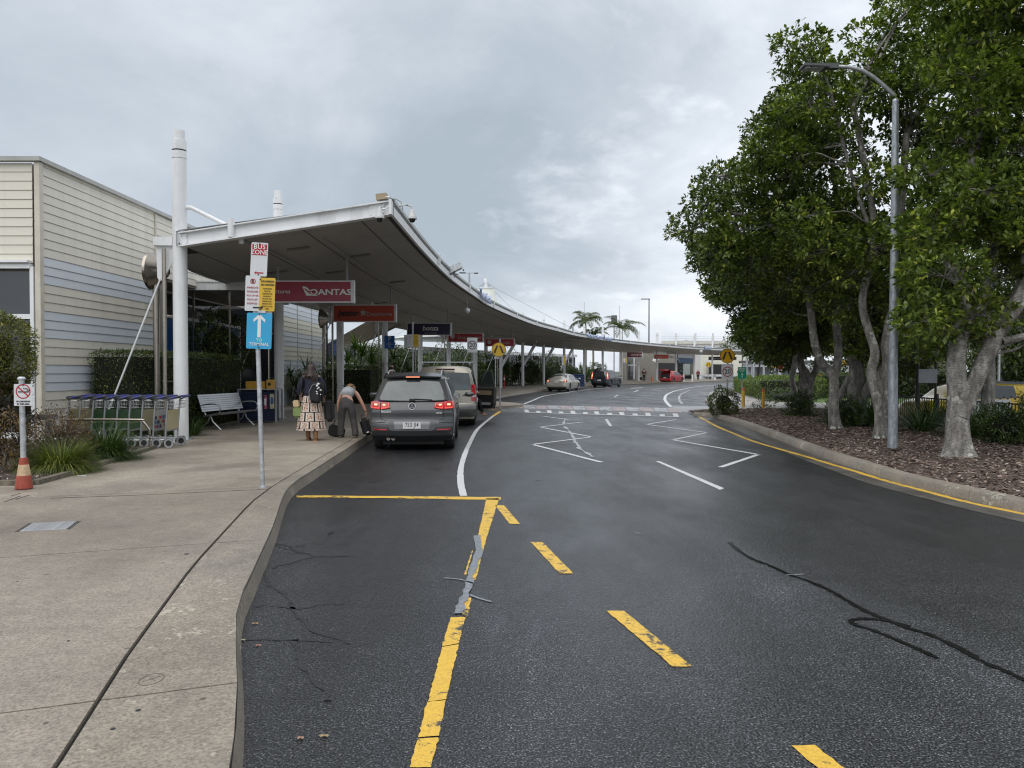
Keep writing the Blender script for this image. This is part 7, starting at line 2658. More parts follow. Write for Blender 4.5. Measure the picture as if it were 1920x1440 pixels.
letters('103TDI', .042, BADGE, suv, (p.x, p.y, p.z), bold=.0015, name='engine_badge')
# wiper, exhausts
g = MB().tube([B1.rear(0.0, 1.085, .02), B1.rear(.05, 1.105, .03), B1.rear(.42, 1.088, .022)], .010, 6)
g.box(tuple(B1.rear(0, 1.085, .03)), (.12, .04, .045)).build('wiper', BLACK, suv)
for x in (-.50, -.40):
 MB().lathe([(.035, 0), (.04, 0), (.04, .12), (.035, .12)], (x, .10, .27), 14, axis='y').build('exhaust_pipe', STEEL, suv)
# side glass both sides
for sx in (-1, 1):
 side_patch(B1, 'quarter_window', suv, sx, [(.62, 1.14), (1.05, 1.10)], [(.86, 1.42), (1.12, 1.50)], CARGLASS, n=4)
 side_patch(B1, 'rear_door_window', suv, sx, [(1.12, 1.09), (1.95, 1.07)], [(1.18, 1.50), (1.98, 1.55)], CARGLASS)
 side_patch(B1, 'front_door_window', suv, sx, [(2.02, 1.07), (3.05, 1.07)], [(2.05, 1.55), (2.62, 1.47)], CARGLASS)
 side_patch(B1, 'window_trim', suv, sx, [(.60, 1.125), (1.8, 1.06), (3.1, 1.05)], [(.61, 1.14), (1.8, 1.075), (3.1, 1.065)], CHROME, rows=1, off=.008)
 seam('door_gap', suv, [B1.side(1.98, z, sx, .001) for z in (1.06, .8, .5, .32)], w=.005)
 seam('door_gap', suv, [B1.side(y, z, sx, .001) for y, z in ((1.1, 1.06), (1.15, .85), (1.30, .65), (1.40, .4))], w=.005)
 seam('door_gap', suv, [B1.side(3.05, z, sx, .001) for z in (1.04, .8, .5, .32)], w=.005)
 for y in (1.25, 2.15):
  q = B1.side(y, .93, sx, .02)
  MB().tube([(q.x - sx * .02, y - .09, .93), (q.x, y - .07, .93), (q.x, y + .07, .93), (q.x - sx * .02, y + .09, .93)], .014, 6).build('door_handle', GREYP, suv, smooth=50)
 side_patch(B1, 'sill_trim', suv, sx, [(1.25, .25), (3.1, .25)], [(1.25, .33), (3.1, .33)], TRIM, off=.008, rows=1)
 mirror(suv, B1, 2.98, 1.08, sx, GREYP)
 roof_rail(suv, B1, sx, .62, 2.35, .575, M('satin_rail', (.42, .43, .44), .3, .8))
 ys = [.88 - .41 + i * .82 / 14 for i in range(15)]
 seam('arch_trim', suv, [B1.side(y, .345 + math.sqrt(max(0, .41 ** 2 - (y - .88) ** 2)), sx, .004) for y in ys], TRIM, .014)
 seam('arch_trim', suv, [B1.side(y + 2.6, .345 + math.sqrt(max(0, .41 ** 2 - (y - .88) ** 2)), sx, .004) for y in ys], TRIM, .014)
MB().tube([(0, .85, 1.64), (0, .83, 1.70), (0, .72, 1.715)], [.022, .012, .004], 6).build('antenna_fin', BLACK, suv)
# ---------------------------------------------------------------- the gold and grey four-wheel drive with its door open
GOLD = car_paint('champagne_car_paint', (.34, .315, .26), .45, .34)
GOLDG = car_paint('grey_green_lower_paint', (.095, .095, .09), .45, .36)
B2 = Body(4.75, .955, 1.86,
   zt=[(0, 1.0), (.06, 1.15), (.16, 1.60), (.22, 1.78), (.34, 1.85), (1.2, 1.865), (2.4, 1.83), (2.9, 1.75), (3.35, 1.25), (3.5, 1.20), (4.3, 1.14), (4.6, 1.0), (4.75, .8)],
   yr=[(.26, .12), (.45, .0), (.62, .0), (.70, .06), (1.0, .075), (1.15, .09), (1.6, .16), (1.78, .22), (1.86, .36)],
   yf=[(.26, 4.6), (.6, 4.75), (1.0, 4.7), (1.2, 4.5), (1.9, 4.2)],
   wz=[(.26, .93), (.4, .98), (.9, 1.0), (1.1, .975), (1.2, .95), (1.6, .865), (1.75, .82), (1.86, .76)], rc=.09)
rc_ = G(835, 798, 0)
lr = thing('gold_four_wheel_drive', 'champagne boxy four-wheel drive with roof rack and open driver door, ahead of the grey car', 'car', (-2.03, rc_.y - .5, 0), rad(2.0))
B2.mesh(GOLD, 'body', lr, arches=[(1.0, .38), (3.85, .38)], r=.38)
for y in (1.0, 3.85):
 MB().box((0, y, .46), (1.35, 1.0, .6)).build('wheel_housing', DARK, lr)
MB().box((0, 2.4, .36), (1.5, 4.0, .22)).build('underbody', DARK, lr)
four_wheels(lr, B2, 1.0, 3.85, .38, .25)
rear_patch(B2, 'rear_window', lr, [(-.80, 1.12), (0, 1.09), (.80, 1.12)], [(-.73, 1.62), (-.4, 1.645), (0, 1.65), (.4, 1.645), (.73, 1.62)], REARGLASS, .006, n=12)
rear_patch(B2, 'lower_tailgate', lr, [(-.75, .72), (.75, .72)], [(-.78, 1.03), (.78, 1.03)], GOLD, .012)
rear_patch(B2, 'rear_bumper', lr, [(-.93, .30), (0, .29), (.93, .30)], [(-.95, .68), (0, .68), (.95, .68)], GOLDG, .02)
rear_patch(B2, 'number_plate', lr, [(-.19, .84), (.19, .84)], [(-.19, .97), (.19, .97)], PLATEW, .02, n=2, rows=1)
MB().box((0, B2.rear(0, 1.72).y - .05, 1.735), (.58, .06, .055)).build('high_brake_lamp', M('dim_red_lens', (.06, .008, .008), .2), lr)
for sx in (-1, 1):
 tl = thing('tail_lamp', None, None)
 tl.parent = lr
 l_, u_ = [(sx * .80, .78), (sx * .945, .78)], [(sx * .79, 1.28), (sx * .925, 1.28)]
 if sx < 0:
  l_, u_ = l_[::-1], u_[::-1]
 rear_patch(B2, 'lens', tl, l_, u_, LENS, .014, n=4, rows=6)
 l_, u_ = [(sx * .81, .90), (sx * .94, .90)], [(sx * .81, .955), (sx * .94, .955)]
 if sx < 0:
  l_, u_ = l_[::-1], u_[::-1]
 rear_patch(B2, 'clear_lens', tl, l_, u_, CLEARL, .018, n=3, rows=1)
 for zz in (1.04, 1.17):
  MB().lathe([(.001, 0), (.05, 0), (.048, .006)], tuple(B2.rear(sx * .87, zz, .024)), 16, axis='y').build('round_element', M('bright_red_lens', (.6, .02, .02), .15), tl)
 side_patch(B2, 'lens_side', tl, sx, [(.09, .78), (.22, .78)], [(.10, 1.28), (.20, 1.28)], LENS, n=2)
 side_patch(B2, 'quarter_window', lr, sx, [(.30, 1.17), (1.22, 1.15)], [(.36, 1.66), (1.26, 1.70)], CARGLASS)
 side_patch(B2, 'rear_door_window', lr, sx, [(1.32, 1.14), (2.28, 1.14)], [(1.36, 1.70), (2.28, 1.70)], CARGLASS)
 side_patch(B2, 'front_door_window', lr, sx, [(2.36, 1.14), (3.3, 1.16)], [(2.36, 1.70), (2.84, 1.66)], CARGLASS)
 for y, in ((1.27,), (2.32,)):
  seam('door_gap', lr, [B2.side(y, z, sx, .001) for z in (1.12, .8, .5, .35)], w=.006)
 side_patch(B2, 'lower_cladding', lr, sx, [(1.45, .30), (3.4, .30)], [(1.45, .55), (3.4, .55)], GOLDG, off=.008, rows=2)
 ys = [1.0 - .47 + i * .94 / 14 for i in range(15)]
 for dy in (0, 2.85):
  seam('arch_trim', lr, [B2.side(y + dy, .38 + math.sqrt(max(0, .47 ** 2 - (y - 1.0) ** 2)), sx, .006) for y in ys], GOLDG, .03)
 roof_rail(lr, B2, sx, .45, 2.7, .72, BLACK)
for y in (.75, 1.6, 2.4):
 MB().bar((-.86, y, 1.965), (.86, y, 1.965), .08, .035).bar((-.74, y, 1.90), (-.74, y, 1.96), .05, .05).bar((.74, y, 1.90), (.74, y, 1.96), .05, .05).build('roof_bar', ALLOY if y < 1 else BLACK, lr)
mirror(lr, B2, 3.35, 1.2, -1, GOLD)
# the open driver door (right-hand drive), hinged at its front edge
dr_ = thing('driver_door', 'open driver door showing its tan and black inner lining', None, (.95, 3.35, 0))
dr_.parent = lr
dr_.rotation_euler.z = rad(36)
# door local: extends from hinge towards -y by 1.0
def door_out(y, z):
 return (.02 if z < 1.1 else .02 - (z - 1.1) * .20, y, z)
outl = [(-.02, .40), (-.0, .80), (-.02, 1.15), (-.50, 1.70), (-.98, 1.72), (-1.0, 1.15), (-.98, .60), (-.90, .42)]
def dpoly(pts, th0, th1, nm, mat):
 n = len(pts)
 g_ = MB()
 vs_ = [(door_out(y, z)[0] + th0, y, z) for y, z in pts] + [(door_out(y, z)[0] + th1, y, z) for y, z in pts]
 g_.add(vs_, [tuple(range(n)), tuple(reversed(range(n, 2 * n)))] + [((i + 1) % n, i, i + n, (i + 1) % n + n) for i in range(n)])
 return g_.build(nm, mat, dr_)
dpoly([(-.02, .40), (-.0, .80), (-.02, 1.13), (-1.0, 1.13), (-.98, .60), (-.90, .42)], -.03, .06, 'door_skin', GOLDG)
dpoly([(-.06, .46), (-.05, .80), (-.06, 1.08), (-.95, 1.08), (-.93, .62), (-.86, .48)], -.07, -.03, 'door_lining', BLACK)
dpoly([(-.14, .86), (-.14, 1.02), (-.90, 1.02), (-.88, .88)], -.085, -.07, 'tan_panel', M('tan_lining', (.25, .19, .12), .6))
dpoly([(-.20, .52), (-.20, .62), (-.84, .62), (-.82, .54)], -.10, -.07, 'door_pocket', GREYCL)
dpoly([(-.10, 1.14), (-.52, 1.64), (-.92, 1.66), (-.94, 1.14)], .01, .02, 'door_glass', M('door_glass_tint', (.05, .065, .06), .05, spec=1.0))
g = MB()
fr_pts = [(door_out(y, z)[0], y, z) for y, z in [(-.02, 1.12), (-.50, 1.68), (-.97, 1.71), (-.99, 1.12)]]
g.tube(fr_pts, .028, 6)
g.build('window_frame', M('dark_door_frame', (.05, .05, .052), .4), dr_)
MB().sphere((.17, -.12, 1.18), .12, 12, sc_=(1, .6, .8)).build('wing_mirror', GOLD, dr_, smooth=60)
# ---------------------------------------------------------------- simpler cars further off
def simple_car(kind, name, label, loc, rz, paint, B, wheels, r, lights, rw, sides, rails=False, plate='', lit=True, extra=None, cut=None, lampmat=None):
 t = thing(name, label, 'car' if kind != 'van' else 'van', loc, rz)
 B.mesh(paint, 'body', t, arches=[(wheels[0], r), (wheels[1], r)], r=r, cut=cut)
 for y in wheels:
  MB().box((0, y, r + .05), (1.25, .9, .5)).build('wheel_housing', DARK, t)
 four_wheels(t, B, wheels[0], wheels[1], r, .21)
 if rw:
  rear_patch(B, 'rear_window', t, rw[0], rw[1], CARGLASS, .006)
 for sx in (-1, 1):
  l_, u_ = [(sx * a, b) for a, b in lights[0]], [(sx * a, b) for a, b in lights[1]]
  if sx < 0:
   l_, u_ = l_[::-1], u_[::-1]
  o = rear_patch(B, 'tail_lamp', t, l_, u_, lampmat or LENS, .012)
  if lit:
   c = sum((Vector(q) for q in (l_ + u_)), Vector((0, 0))) / (len(l_) + len(u_))
   hh = abs(u_[0][1] - l_[0][1])
   p = B.rear(c.x, c.y, .02)
   MB().sphere((0, 0, 0), .05, 8, sc_=(1, .3, max(1.0, hh * 6))).build('lit_core', LITW, o, smooth=60).location = p
  for lo, up in sides:
   side_patch(B, 'side_window', t, sx, lo, up, CARGLASS)
  mirror(t, B, sides[-1][0][1][0] - .08, 1.0 if kind != 'van' else 1.1, sx, paint)
  for s_ in sides:
   seam('door_gap', t, [B.side(s_[0][1][0] + .03, z, sx, .001) for z in (.95, .7, .4)], w=.007)
 if plate is not None:
  p = B.rear(0, .80 if kind == 'sedan' else .72, .015)
  MB().box(tuple(p), (.37, .012, .13)).build('number_plate', PLATEW, t)
 rear_patch(B, 'bumper_lower', t, [(-.78, .24), (0, .24), (.78, .24)], [(-.8, .36), (0, .35), (.8, .36)], TRIM, .006)
 MB().box((0, B.L / 2, .32), (1.4, B.L * .86, .2)).build('underbody', DARK, t)
 return t
SILV = car_paint('silver_gold_paint', (.42, .40, .35), .5, .3)
B3 = Body(4.75, .93, 1.47,
   zt=[(0, .95), (.25, 1.03), (.55, 1.07), (1.15, 1.38), (1.6, 1.46), (2.3, 1.47), (2.8, 1.38), (3.55, .98), (4.3, .86), (4.65, .72), (4.75, .6)],
   yr=[(.22, .12), (.4, .0), (.6, .02), (.9, .05), (1.02, .16), (1.2, .7), (1.47, 1.2)], yf=[(.22, 4.6), (.5, 4.75), (.8, 4.6), (1.5, 4.2)],
   wz=[(.22, .93), (.4, .99), (.7, 1.0), (.95, .96), (1.1, .87), (1.3, .77), (1.47, .65)])
c = G(1043, 734.5, 0)
sd_ = simple_car('sedan', 'silver_sedan', 'silver-gold sedan with brake lamps lit, stopped in the second bay', (c.x, c.y, 0), rad(-19), SILV, B3, (.95, 3.75), .33,
     ([(.55, .78), (.88, .80)], [(.60, .92), (.84, .97)]), None, [([(.95, .98), (1.75, .95)], [(1.35, 1.33), (1.8, 1.39)]), ([(1.85, .95), (3.1, .95)], [(1.85, 1.39), (2.65, 1.34)])])
g = MB()
rows = []
for v in np.linspace(-1, 1, 9):
 row = []
 for t_ in np.linspace(.08, .92, 5):
  y = .58 + (1.18 - .58) * t_
  z = B3.ZT(y) + .008 - .03 * v * v
  row.append((v * .72 * (1 - .14 * t_), y, z))
 rows.append(row)
g.grid(rows, flip=True)
g.build('rear_window', CARGLASS, sd_, smooth=60)
MB().box((0, .86, 1.20), (.25, .03, .03)).build('high_brake_lamp', LITW, sd_)
VANP = car_paint('black_blue_paint', (.018, .021, .028), .4, .28)
B4 = Body(4.9, .975, 1.82,
   zt=[(0, 1.0), (.1, 1.3), (.2, 1.65), (.3, 1.78), (.6, 1.82), (2.3, 1.80), (2.9, 1.65), (3.7, 1.15), (4.4, 1.0), (4.8, .8), (4.9, .65)],
   yr=[(.22, .1), (.4, .0), (.7, .03), (1.0, .07), (1.3, .12), (1.65, .2), (1.82, .4)], yf=[(.22, 4.75), (.5, 4.9), (.9, 4.7), (1.8, 4.3)],
   wz=[(.22, .93), (.4, .99), (.9, 1.0), (1.1, .96), (1.4, .88), (1.7, .8), (1.82, .73)])
c = G(1123.5, 726.2, 0)
simple_car('van', 'black_people_mover', 'black people mover van with tall lit tail lamps in the second bay', (c.x, c.y, 0), rad(-26), VANP, B4, (1.0, 3.95), .34,
   ([(.80, .85), (.93, .85)], [(.74, 1.50), (.85, 1.50)]), ([(-.70, 1.08), (.70, 1.08)], [(-.66, 1.62), (.66, 1.62)]),
   [([(.3, 1.12), (1.2, 1.08)], [(.42, 1.6), (1.2, 1.64)]), ([(1.3, 1.08), (2.2, 1.06)], [(1.3, 1.64), (2.2, 1.63)]), ([(2.3, 1.06), (3.5, 1.06)], [(2.3, 1.63), (2.9, 1.55)])], lampmat=M('glowing_tall_lamp', (.5, .04, .03), .2, emit=(1, .15, .08), estr=.9))
REDP = car_paint('red_car_paint', (.42, .018, .022), .25, .3)
B5 = Body(4.5, .92, 1.70,
   zt=[(0, 1.0), (.1, 1.2), (.28, 1.6), (.5, 1.68), (1.4, 1.70), (2.3, 1.66), (2.8, 1.5), (3.4, 1.12), (4.2, 1.0), (4.4, .85), (4.5, .65)],
   yr=[(.25, .1), (.45, .0), (.7, .03), (1.0, .06), (1.2, .12), (1.6, .28), (1.7, .5)], yf=[(.25, 4.35), (.5, 4.5), (.9, 4.4), (1.7, 4.0)],
   wz=[(.25, .93), (.4, .99), (.9, 1.0), (1.1, .95), (1.4, .85), (1.7, .7)])
c = G(1249, 718.3, 0)
rd = simple_car('suv', 'red_suv', 'red hatchback four-wheel drive with its tailgate raised, far along the kerb', (c.x - .2, c.y, 0), rad(-38), REDP, B5, (.95, 3.6), .35,
    ([(.80, .85), (.90, .85)], [(.78, 1.12), (.86, 1.12)]), None,
    [([(1.2, 1.08), (2.0, 1.06)], [(1.2, 1.5), (2.0, 1.55)]), ([(2.1, 1.06), (3.2, 1.06)], [(2.1, 1.55), (2.7, 1.48)])], lit=False,
    cut=[((0, .3, 1.12), (1.42, 1.6, .86))])
g = MB()
rows = []
for v in np.linspace(-1, 1, 7):
 rows.append([(v * .70, .50, 1.66), (v * .72, .10, 1.84 - .03 * v * v), (v * .74, -.25, 1.86 - .03 * v * v), (v * .74, -.5, 1.74)])
g.grid(rows)
g.grid([[(a, b, c_ - .04) for a, b, c_ in r_] for r_ in rows], flip=True)
g.build('raised_tailgate', REDP, rd, smooth=60)
MB().box((0, .75, .95), (1.36, 1.3, .5)).build('boot_interior', BLACK, rd)
MB().box((0, .02, .68), (1.35, .06, .05)).build('bumper_sill', CHROME, rd)
# ---------------------------------------------------------------- yellow and white small car behind the fence
YEL = car_paint('yellow_car_paint', (.60, .40, .015), .1, .3)
B6 = Body(4.05, .90, 1.56,
   zt=[(0, .9), (.06, 1.1), (.30, 1.44), (.5, 1.52), (1.3, 1.56), (2.2, 1.53), (2.65, 1.42), (3.1, 1.06), (3.7, .98), (3.95, .85), (4.05, .65)],
   yr=[(.22, .1), (.4, .0), (.8, .03), (1.0, .08), (1.45, .3), (1.56, .6)], yf=[(.22, 3.9), (.5, 4.05), (.9, 3.95), (1.6, 3.6)],
   wz=[(.22, .95), (.4, .99), (.9, 1.0), (1.05, .96), (1.3, .88), (1.56, .74)])
tx = thing('yellow_white_car', 'yellow and white small car with black roof and check marks, parked side-on behind the fence', 'car', (16.55, 24.6, -.185), rad(92))
B6.mesh(YEL, 'body', tx, arches=[(.8, .32), (3.25, .32)], r=.32)
for y in (.8, 3.25):
 MB().box((0, y, .38), (1.2, .85, .5)).build('wheel_housing', DARK, tx)
four_wheels(tx, B6, .8, 3.25, .32, .2)
for sx in (-1, 1):
 side_patch(B6, 'side_window', tx, sx, [(1.02, 1.04), (1.9, 1.02)], [(1.05, 1.42), (1.9, 1.45)], CARGLASS)
 side_patch(B6, 'side_window', tx, sx, [(1.97, 1.02), (2.95, 1.02)], [(1.97, 1.45), (2.55, 1.38)], CARGLASS)
 side_patch(B6, 'white_door_panel', tx, sx, [(1.15, .40), (2.95, .40)], [(1.25, 1.0), (2.95, .99)], M('white_car_panel', (.62, .63, .65), .3), off=.006)
 side_patch(B6, 'yellow_rear_panel_window', tx, sx, [(.45, 1.08), (.95, 1.06)], [(.62, 1.36), (.95, 1.42)], YEL, off=.006)
 side_patch(B6, 'roof_band', tx, sx, [(.4, 1.45), (1.5, 1.49), (2.6, 1.43)], [(.55, 1.535), (1.5, 1.56), (2.55, 1.50)], M('dark_grey_roof', (.05, .055, .06), .3, .3), off=.01, rows=1)
 for k in range(9):
  y = .60 + k * .115
  side_patch(B6, 'check_mark', tx, sx, [(y, 1.0 + .05 * (k % 2)), (y + .06, 1.0 + .05 * (k % 2))], [(y, 1.05 + .05 * (k % 2)), (y + .06, 1.05 + .05 * (k % 2))], BLACK, off=.009, n=1, rows=1)
 side_patch(B6, 'tail_lamp', tx, sx, [(.05, .80), (.36, .86)], [(.10, .98), (.40, .95)], LENS, off=.01, n=4)
 mirror(tx, B6, 2.9, 1.02, sx, BLACK)
rows = []
for v in np.linspace(-1, 1, 7):
 rows.append([(v * .66, y, B6.ZT(y) + .012 - .05 * v * v) for y in np.linspace(.42, 2.55, 7)])
MB().grid(rows, flip=True).build('roof_panel', M('dark_grey_roof', (.05, .055, .06), .3, .3), tx, smooth=60)
rear_patch(B6, 'rear_window', tx, [(-.62, 1.02), (.62, 1.02)], [(-.56, 1.40), (.56, 1.40)], CARGLASS, .008)
q = P(1729, 733, 23)
t = thing('white_car', 'white car in front of the yellow one, mostly hidden by the forked trunk', 'car', (18.9, 27.6, -.185), rad(86))
B7 = Body(4.2, .88, 1.45, zt=[(0, .85), (.5, 1.0), (1.0, 1.36), (2.2, 1.45), (3.0, .98), (3.9, .86), (4.2, .6)], yr=[(.22, .1), (.5, .0), (.9, .05), (1.45, .8)], yf=[(.22, 4.05), (.5, 4.2), (1.45, 3.8)], wz=[(.22, .95), (.5, 1), (.9, .97), (1.45, .7)])
B7.mesh(M('white_car_panel', (.62, .63, .65), .3), 'body', t)
for sx in (-1, 1):
 side_patch(B7, 'side_window', t, sx, [(1.0, .98), (2.8, .96)], [(1.3, 1.3), (2.2, 1.38)], CARGLASS)
four_wheels(t, B7, .8, 3.3, .31, .2)
# background vehicles between the trunks and above
def far_vehicle(px, py0, py1, Y, px1, mat, label, cat='car', name='distant_car', glass=(.35, .62)):
 a, b = P(px, py1, Y), P(px1, py0, Y)
 w, h = b.x - a.x, b.z - a.z
 t = thing(name, label, cat, ((a.x + b.x) / 2, Y, a.z), 0, 'distant parked vehicles')
 if cat == 'bus':
  g = MB().box((0, 0, h / 2 + .15), (w, 2.4, h * .9))
  bevel(g.build('body', mat, t), .12)
  for k in range(5):
   MB().box((-w / 2 + w * (k + .7) / 5.6, -1.21, h * .62), (w / 7, .04, h * .28)).build('side_window', CARGLASS, t)
 else:
  pts = [(-.5, .18), (-.5, .5), (-.44, .56), (-.28, .60), (-.16, .96), (-.08, 1), (.2, 1), (.34, .62), (.48, .54), (.5, .4), (.5, .18)]
  g = MB().plate([(x * w, z * h) for x, z in pts][::-1], -.8, .8)
  bevel(g.build('body', mat, t), .06)
  MB().plate([(x * w, z * h) for x, z in [(-.24, .62), (-.14, .92), (.18, .92), (.28, .62)]][::-1], -.83, .83).build('side_window', CARGLASS, t)
 for sx in (-.3, .3):
  MB().cyl((sx * w, -.95, .3), (sx * w, .9, .3), .32, n=14).build('wheel', RUBBER, t)
 return t
WCAR = M('white_car_panel', (.62, .63, .65), .3)
far_vehicle(1487, 687, 702, 95, 1526, WCAR, 'white minibus with dark windows far behind the hedge', 'bus', 'distant_minibus')
far_vehicle(1578, 688, 712, 62, 1604, WCAR, 'white van front seen between the middle trunks', 'bus', 'distant_van')
far_vehicle(1618, 690, 708, 64, 1640, WCAR, 'white car seen right of the thick hollow tree', 'car')
far_vehicle(1548, 703, 716, 70, 1574, WCAR, 'low white car beyond the orange sign', 'car')
q0 = P(1286, 640.5, 168)
far_vehicle(1277, 638, 644, 168, 1292, WCAR, 'white car parked on top of the parking deck', 'car')
# ================================================================== people
def skin(name, mat, pts, edges, radii, parent, sub=2, root=0, sharp=None):
 """one continuous surface grown round a skeleton of joints"""
 me = bpy.data.meshes.new(name)
 me.from_pydata([tuple(p) for p in pts], edges, [])
 o = bpy.data.objects.new(name, me)
 sc.collection.objects.link(o)
 md = o.modifiers.new('skin', 'SKIN')
 md.use_smooth_shade = True
 md.branch_smoothing = .6
 for i, r in enumerate(radii):
  sv = me.skin_vertices[0].data[i]
  sv.radius = (r, r) if isinstance(r, (int, float)) else r
  sv.use_root = (i == root)
 ss = o.modifiers.new('sub', 'SUBSURF')
 ss.levels = ss.render_levels = sub
 dg = bpy.context.evaluated_depsgraph_get()
 m2 = bpy.data.meshes.new_from_object(o.evaluated_get(dg))
 bpy.data.objects.remove(o)
 m2.materials.clear()
 m2.materials.append(mat)
 m2.polygons.foreach_set('use_smooth', [True] * len(m2.polygons))
 m2.name = name
 return link(name, m2, parent)
SKIN = M('skin', (.50, .27, .19), .5, var=.08, scale=6)
HAIRD = M('dark_brown_hair', (.030, .017, .012), .45, var=.4, scale=30, stretch=(1, 1, .15))
HAIRB = M('blonde_brown_hair', (.22, .12, .055), .45, var=.45, scale=30, stretch=(1, 1, .15))
NAVY = M('navy_knit', (.012, .014, .032), .85, var=.3, scale=12, bump=.4, bscale=60)
BLK = M('black_cloth', (.012, .012, .014), .8, var=.3, scale=10, bump=.3)
GREYT = M('grey_trouser_cloth', (.065, .060, .058), .8, var=.3, scale=9, bump=.5, bscale=14)
GREYTOP = M('light_grey_top', (.38, .40, .42), .8, var=.12, scale=7, bump=.3, bscale=20)
TANB = M('tan_suede', (.26, .13, .06), .7, var=.2, scale=12)
def skirt_mat():
 m, nt, b = new_mat('patterned_skirt')
 N, L = nt.nodes, nt.links
 tc = N.new('ShaderNodeTexCoord')
 mp = N.new('ShaderNodeMapping')
 L.new(tc.outputs['UV'], mp.inputs[0])
 br = N.new('ShaderNodeTexBrick')
 br.offset = .5
 br.inputs['Scale'].default_value = 1.0
 br.inputs['Brick Width'].default_value = .125
 br.inputs['Row Height'].default_value = .23
 br.inputs['Mortar Size'].default_value = .011
 br.inputs['Color1'].default_value = (.66, .58, .50, 1)
 br.inputs['Color2'].default_value = (.62, .52, .44, 1)
 br.inputs['Mortar'].default_value = (.015, .010, .014, 1)
 L.new(mp.outputs[0], br.inputs['Vector'])
 v = N.new('ShaderNodeTexWave')
 v.wave_type = 'RINGS'
 v.inputs['Scale'].default_value = 9
 v.inputs['Distortion'].default_value = 14
 v.inputs['Detail'].default_value = 3
 v.inputs['Detail Scale'].default_value = 3
 L.new(mp.outputs[0], v.inputs['Vector'])
 r = ramp_node(nt, v.outputs['Fac'], [(.50, (0, 0, 0)), (.60, (1, 1, 1))])
 br2 = N.new('ShaderNodeTexBrick')
 br2.offset = .5
 br2.inputs['Scale'].default_value = 1.0
 br2.inputs['Brick Width'].default_value = .125
 br2.inputs['Row Height'].default_value = .23
 br2.inputs['Mortar Size'].default_value = .028
 br2.inputs['Color1'].default_value = (1, 1, 1, 1)
 br2.inputs['Color2'].default_value = (1, 1, 1, 1)
 br2.inputs['Mortar'].default_value = (0, 0, 0, 1)
 L.new(mp.outputs[0], br2.inputs['Vector'])
 mk = mix_node(nt, 'MULTIPLY', 1.0, r.outputs[0], br2.outputs['Color'])
 c = mix_node(nt, 'MIX', mk, br.outputs['Color'], (.26, .10, .04))
 L.new(c, b.inputs['Base Color'])
 b.inputs['Roughness'].default_value = .85
 return m
def lathe_uv(prof, n, name, mat, parent, sq=(1, 1), folds=0.0, nf=9, off=(0, 0)):
 """a skirt-like surface with folds and a UV round it"""
 me = bpy.data.meshes.new(name)
 vs, fs, uv = [], [], []
 zt, zb = prof[0][1], prof[-1][1]
 for j, (r, z) in enumerate(prof):
  t = j / (len(prof) - 1)
  for k in range(n + 1):
   a = 2 * math.pi * k / n
   rr = r * (1 + folds * t * (math.sin(nf * a + 1.3 * t) + .5 * math.sin((nf * 2 - 3) * a + 2)))
   vs.append((rr * math.cos(a) * sq[0] + off[0] * t, rr * math.sin(a) * sq[1] + off[1] * t, z))
 for j in range(len(prof) - 1):
  for k in range(n):
   a = j * (n + 1) + k
   fs.append((a + n + 1, a + n + 2, a + 1, a))
   uv += [(k / n, (j + 1) / (len(prof) - 1)), ((k + 1) / n, (j + 1) / (len(prof) - 1)), ((k + 1) / n, j / (len(prof) - 1)), (k / n, j / (len(prof) - 1))]
 me.from_pydata(vs, [], fs)
 l = me.uv_layers.new(name='UVMap')
 for i, q in enumerate(uv):
  l.data[i].uv = q
 me.materials.append(mat)
 me.polygons.foreach_set('use_smooth', [True] * len(fs))
 return link(name, me, parent)
def hand(parent, pos, dirv, palm_n, mat=SKIN, s=1.0, curl=.9):
 """palm with four fingers and a thumb; dirv points from wrist to fingertips"""
 d = Vector(dirv).normalized()
 nrm = Vector(palm_n).normalized()
 side = d.cross(nrm).normalized()
 p = Vector(pos)
 pts, edges, rad2 = [p], [], [.024 * s]
 pts.append(p + d * .05 * s)
 edges.append((0, 1))
 rad2.append((.036 * s, .017 * s))
 for k, (o, ln) in enumerate(((-.028, .062), (-.009, .075), (.010, .070), (.028, .055))):
  b = len(pts)
  k0 = p + d * .085 * s + side * o * s
  c1 = (d * math.cos(curl * .6) + nrm * math.sin(curl * .6)).normalized()
  c2 = (d * math.cos(curl * 1.5) + nrm * math.sin(curl * 1.5)).normalized()
  pts += [k0, k0 + c1 * ln * .5 * s, k0 + c1 * ln * .5 * s + c2 * ln * .5 * s]
  edges += [(1, b), (b, b + 1), (b + 1, b + 2)]
  rad2 += [.010 * s, .0095 * s, .008 * s]
 b = len(pts)
 t0 = p + d * .03 * s - side * .034 * s
 pts += [t0, t0 + (d * .6 - side * .5 + nrm * .4).normalized() * .04 * s]
 edges += [(0, b), (b, b + 1)]
 rad2 += [.012 * s, .009 * s]
 return skin('hand', mat, pts, edges, rad2, parent, sub=1)
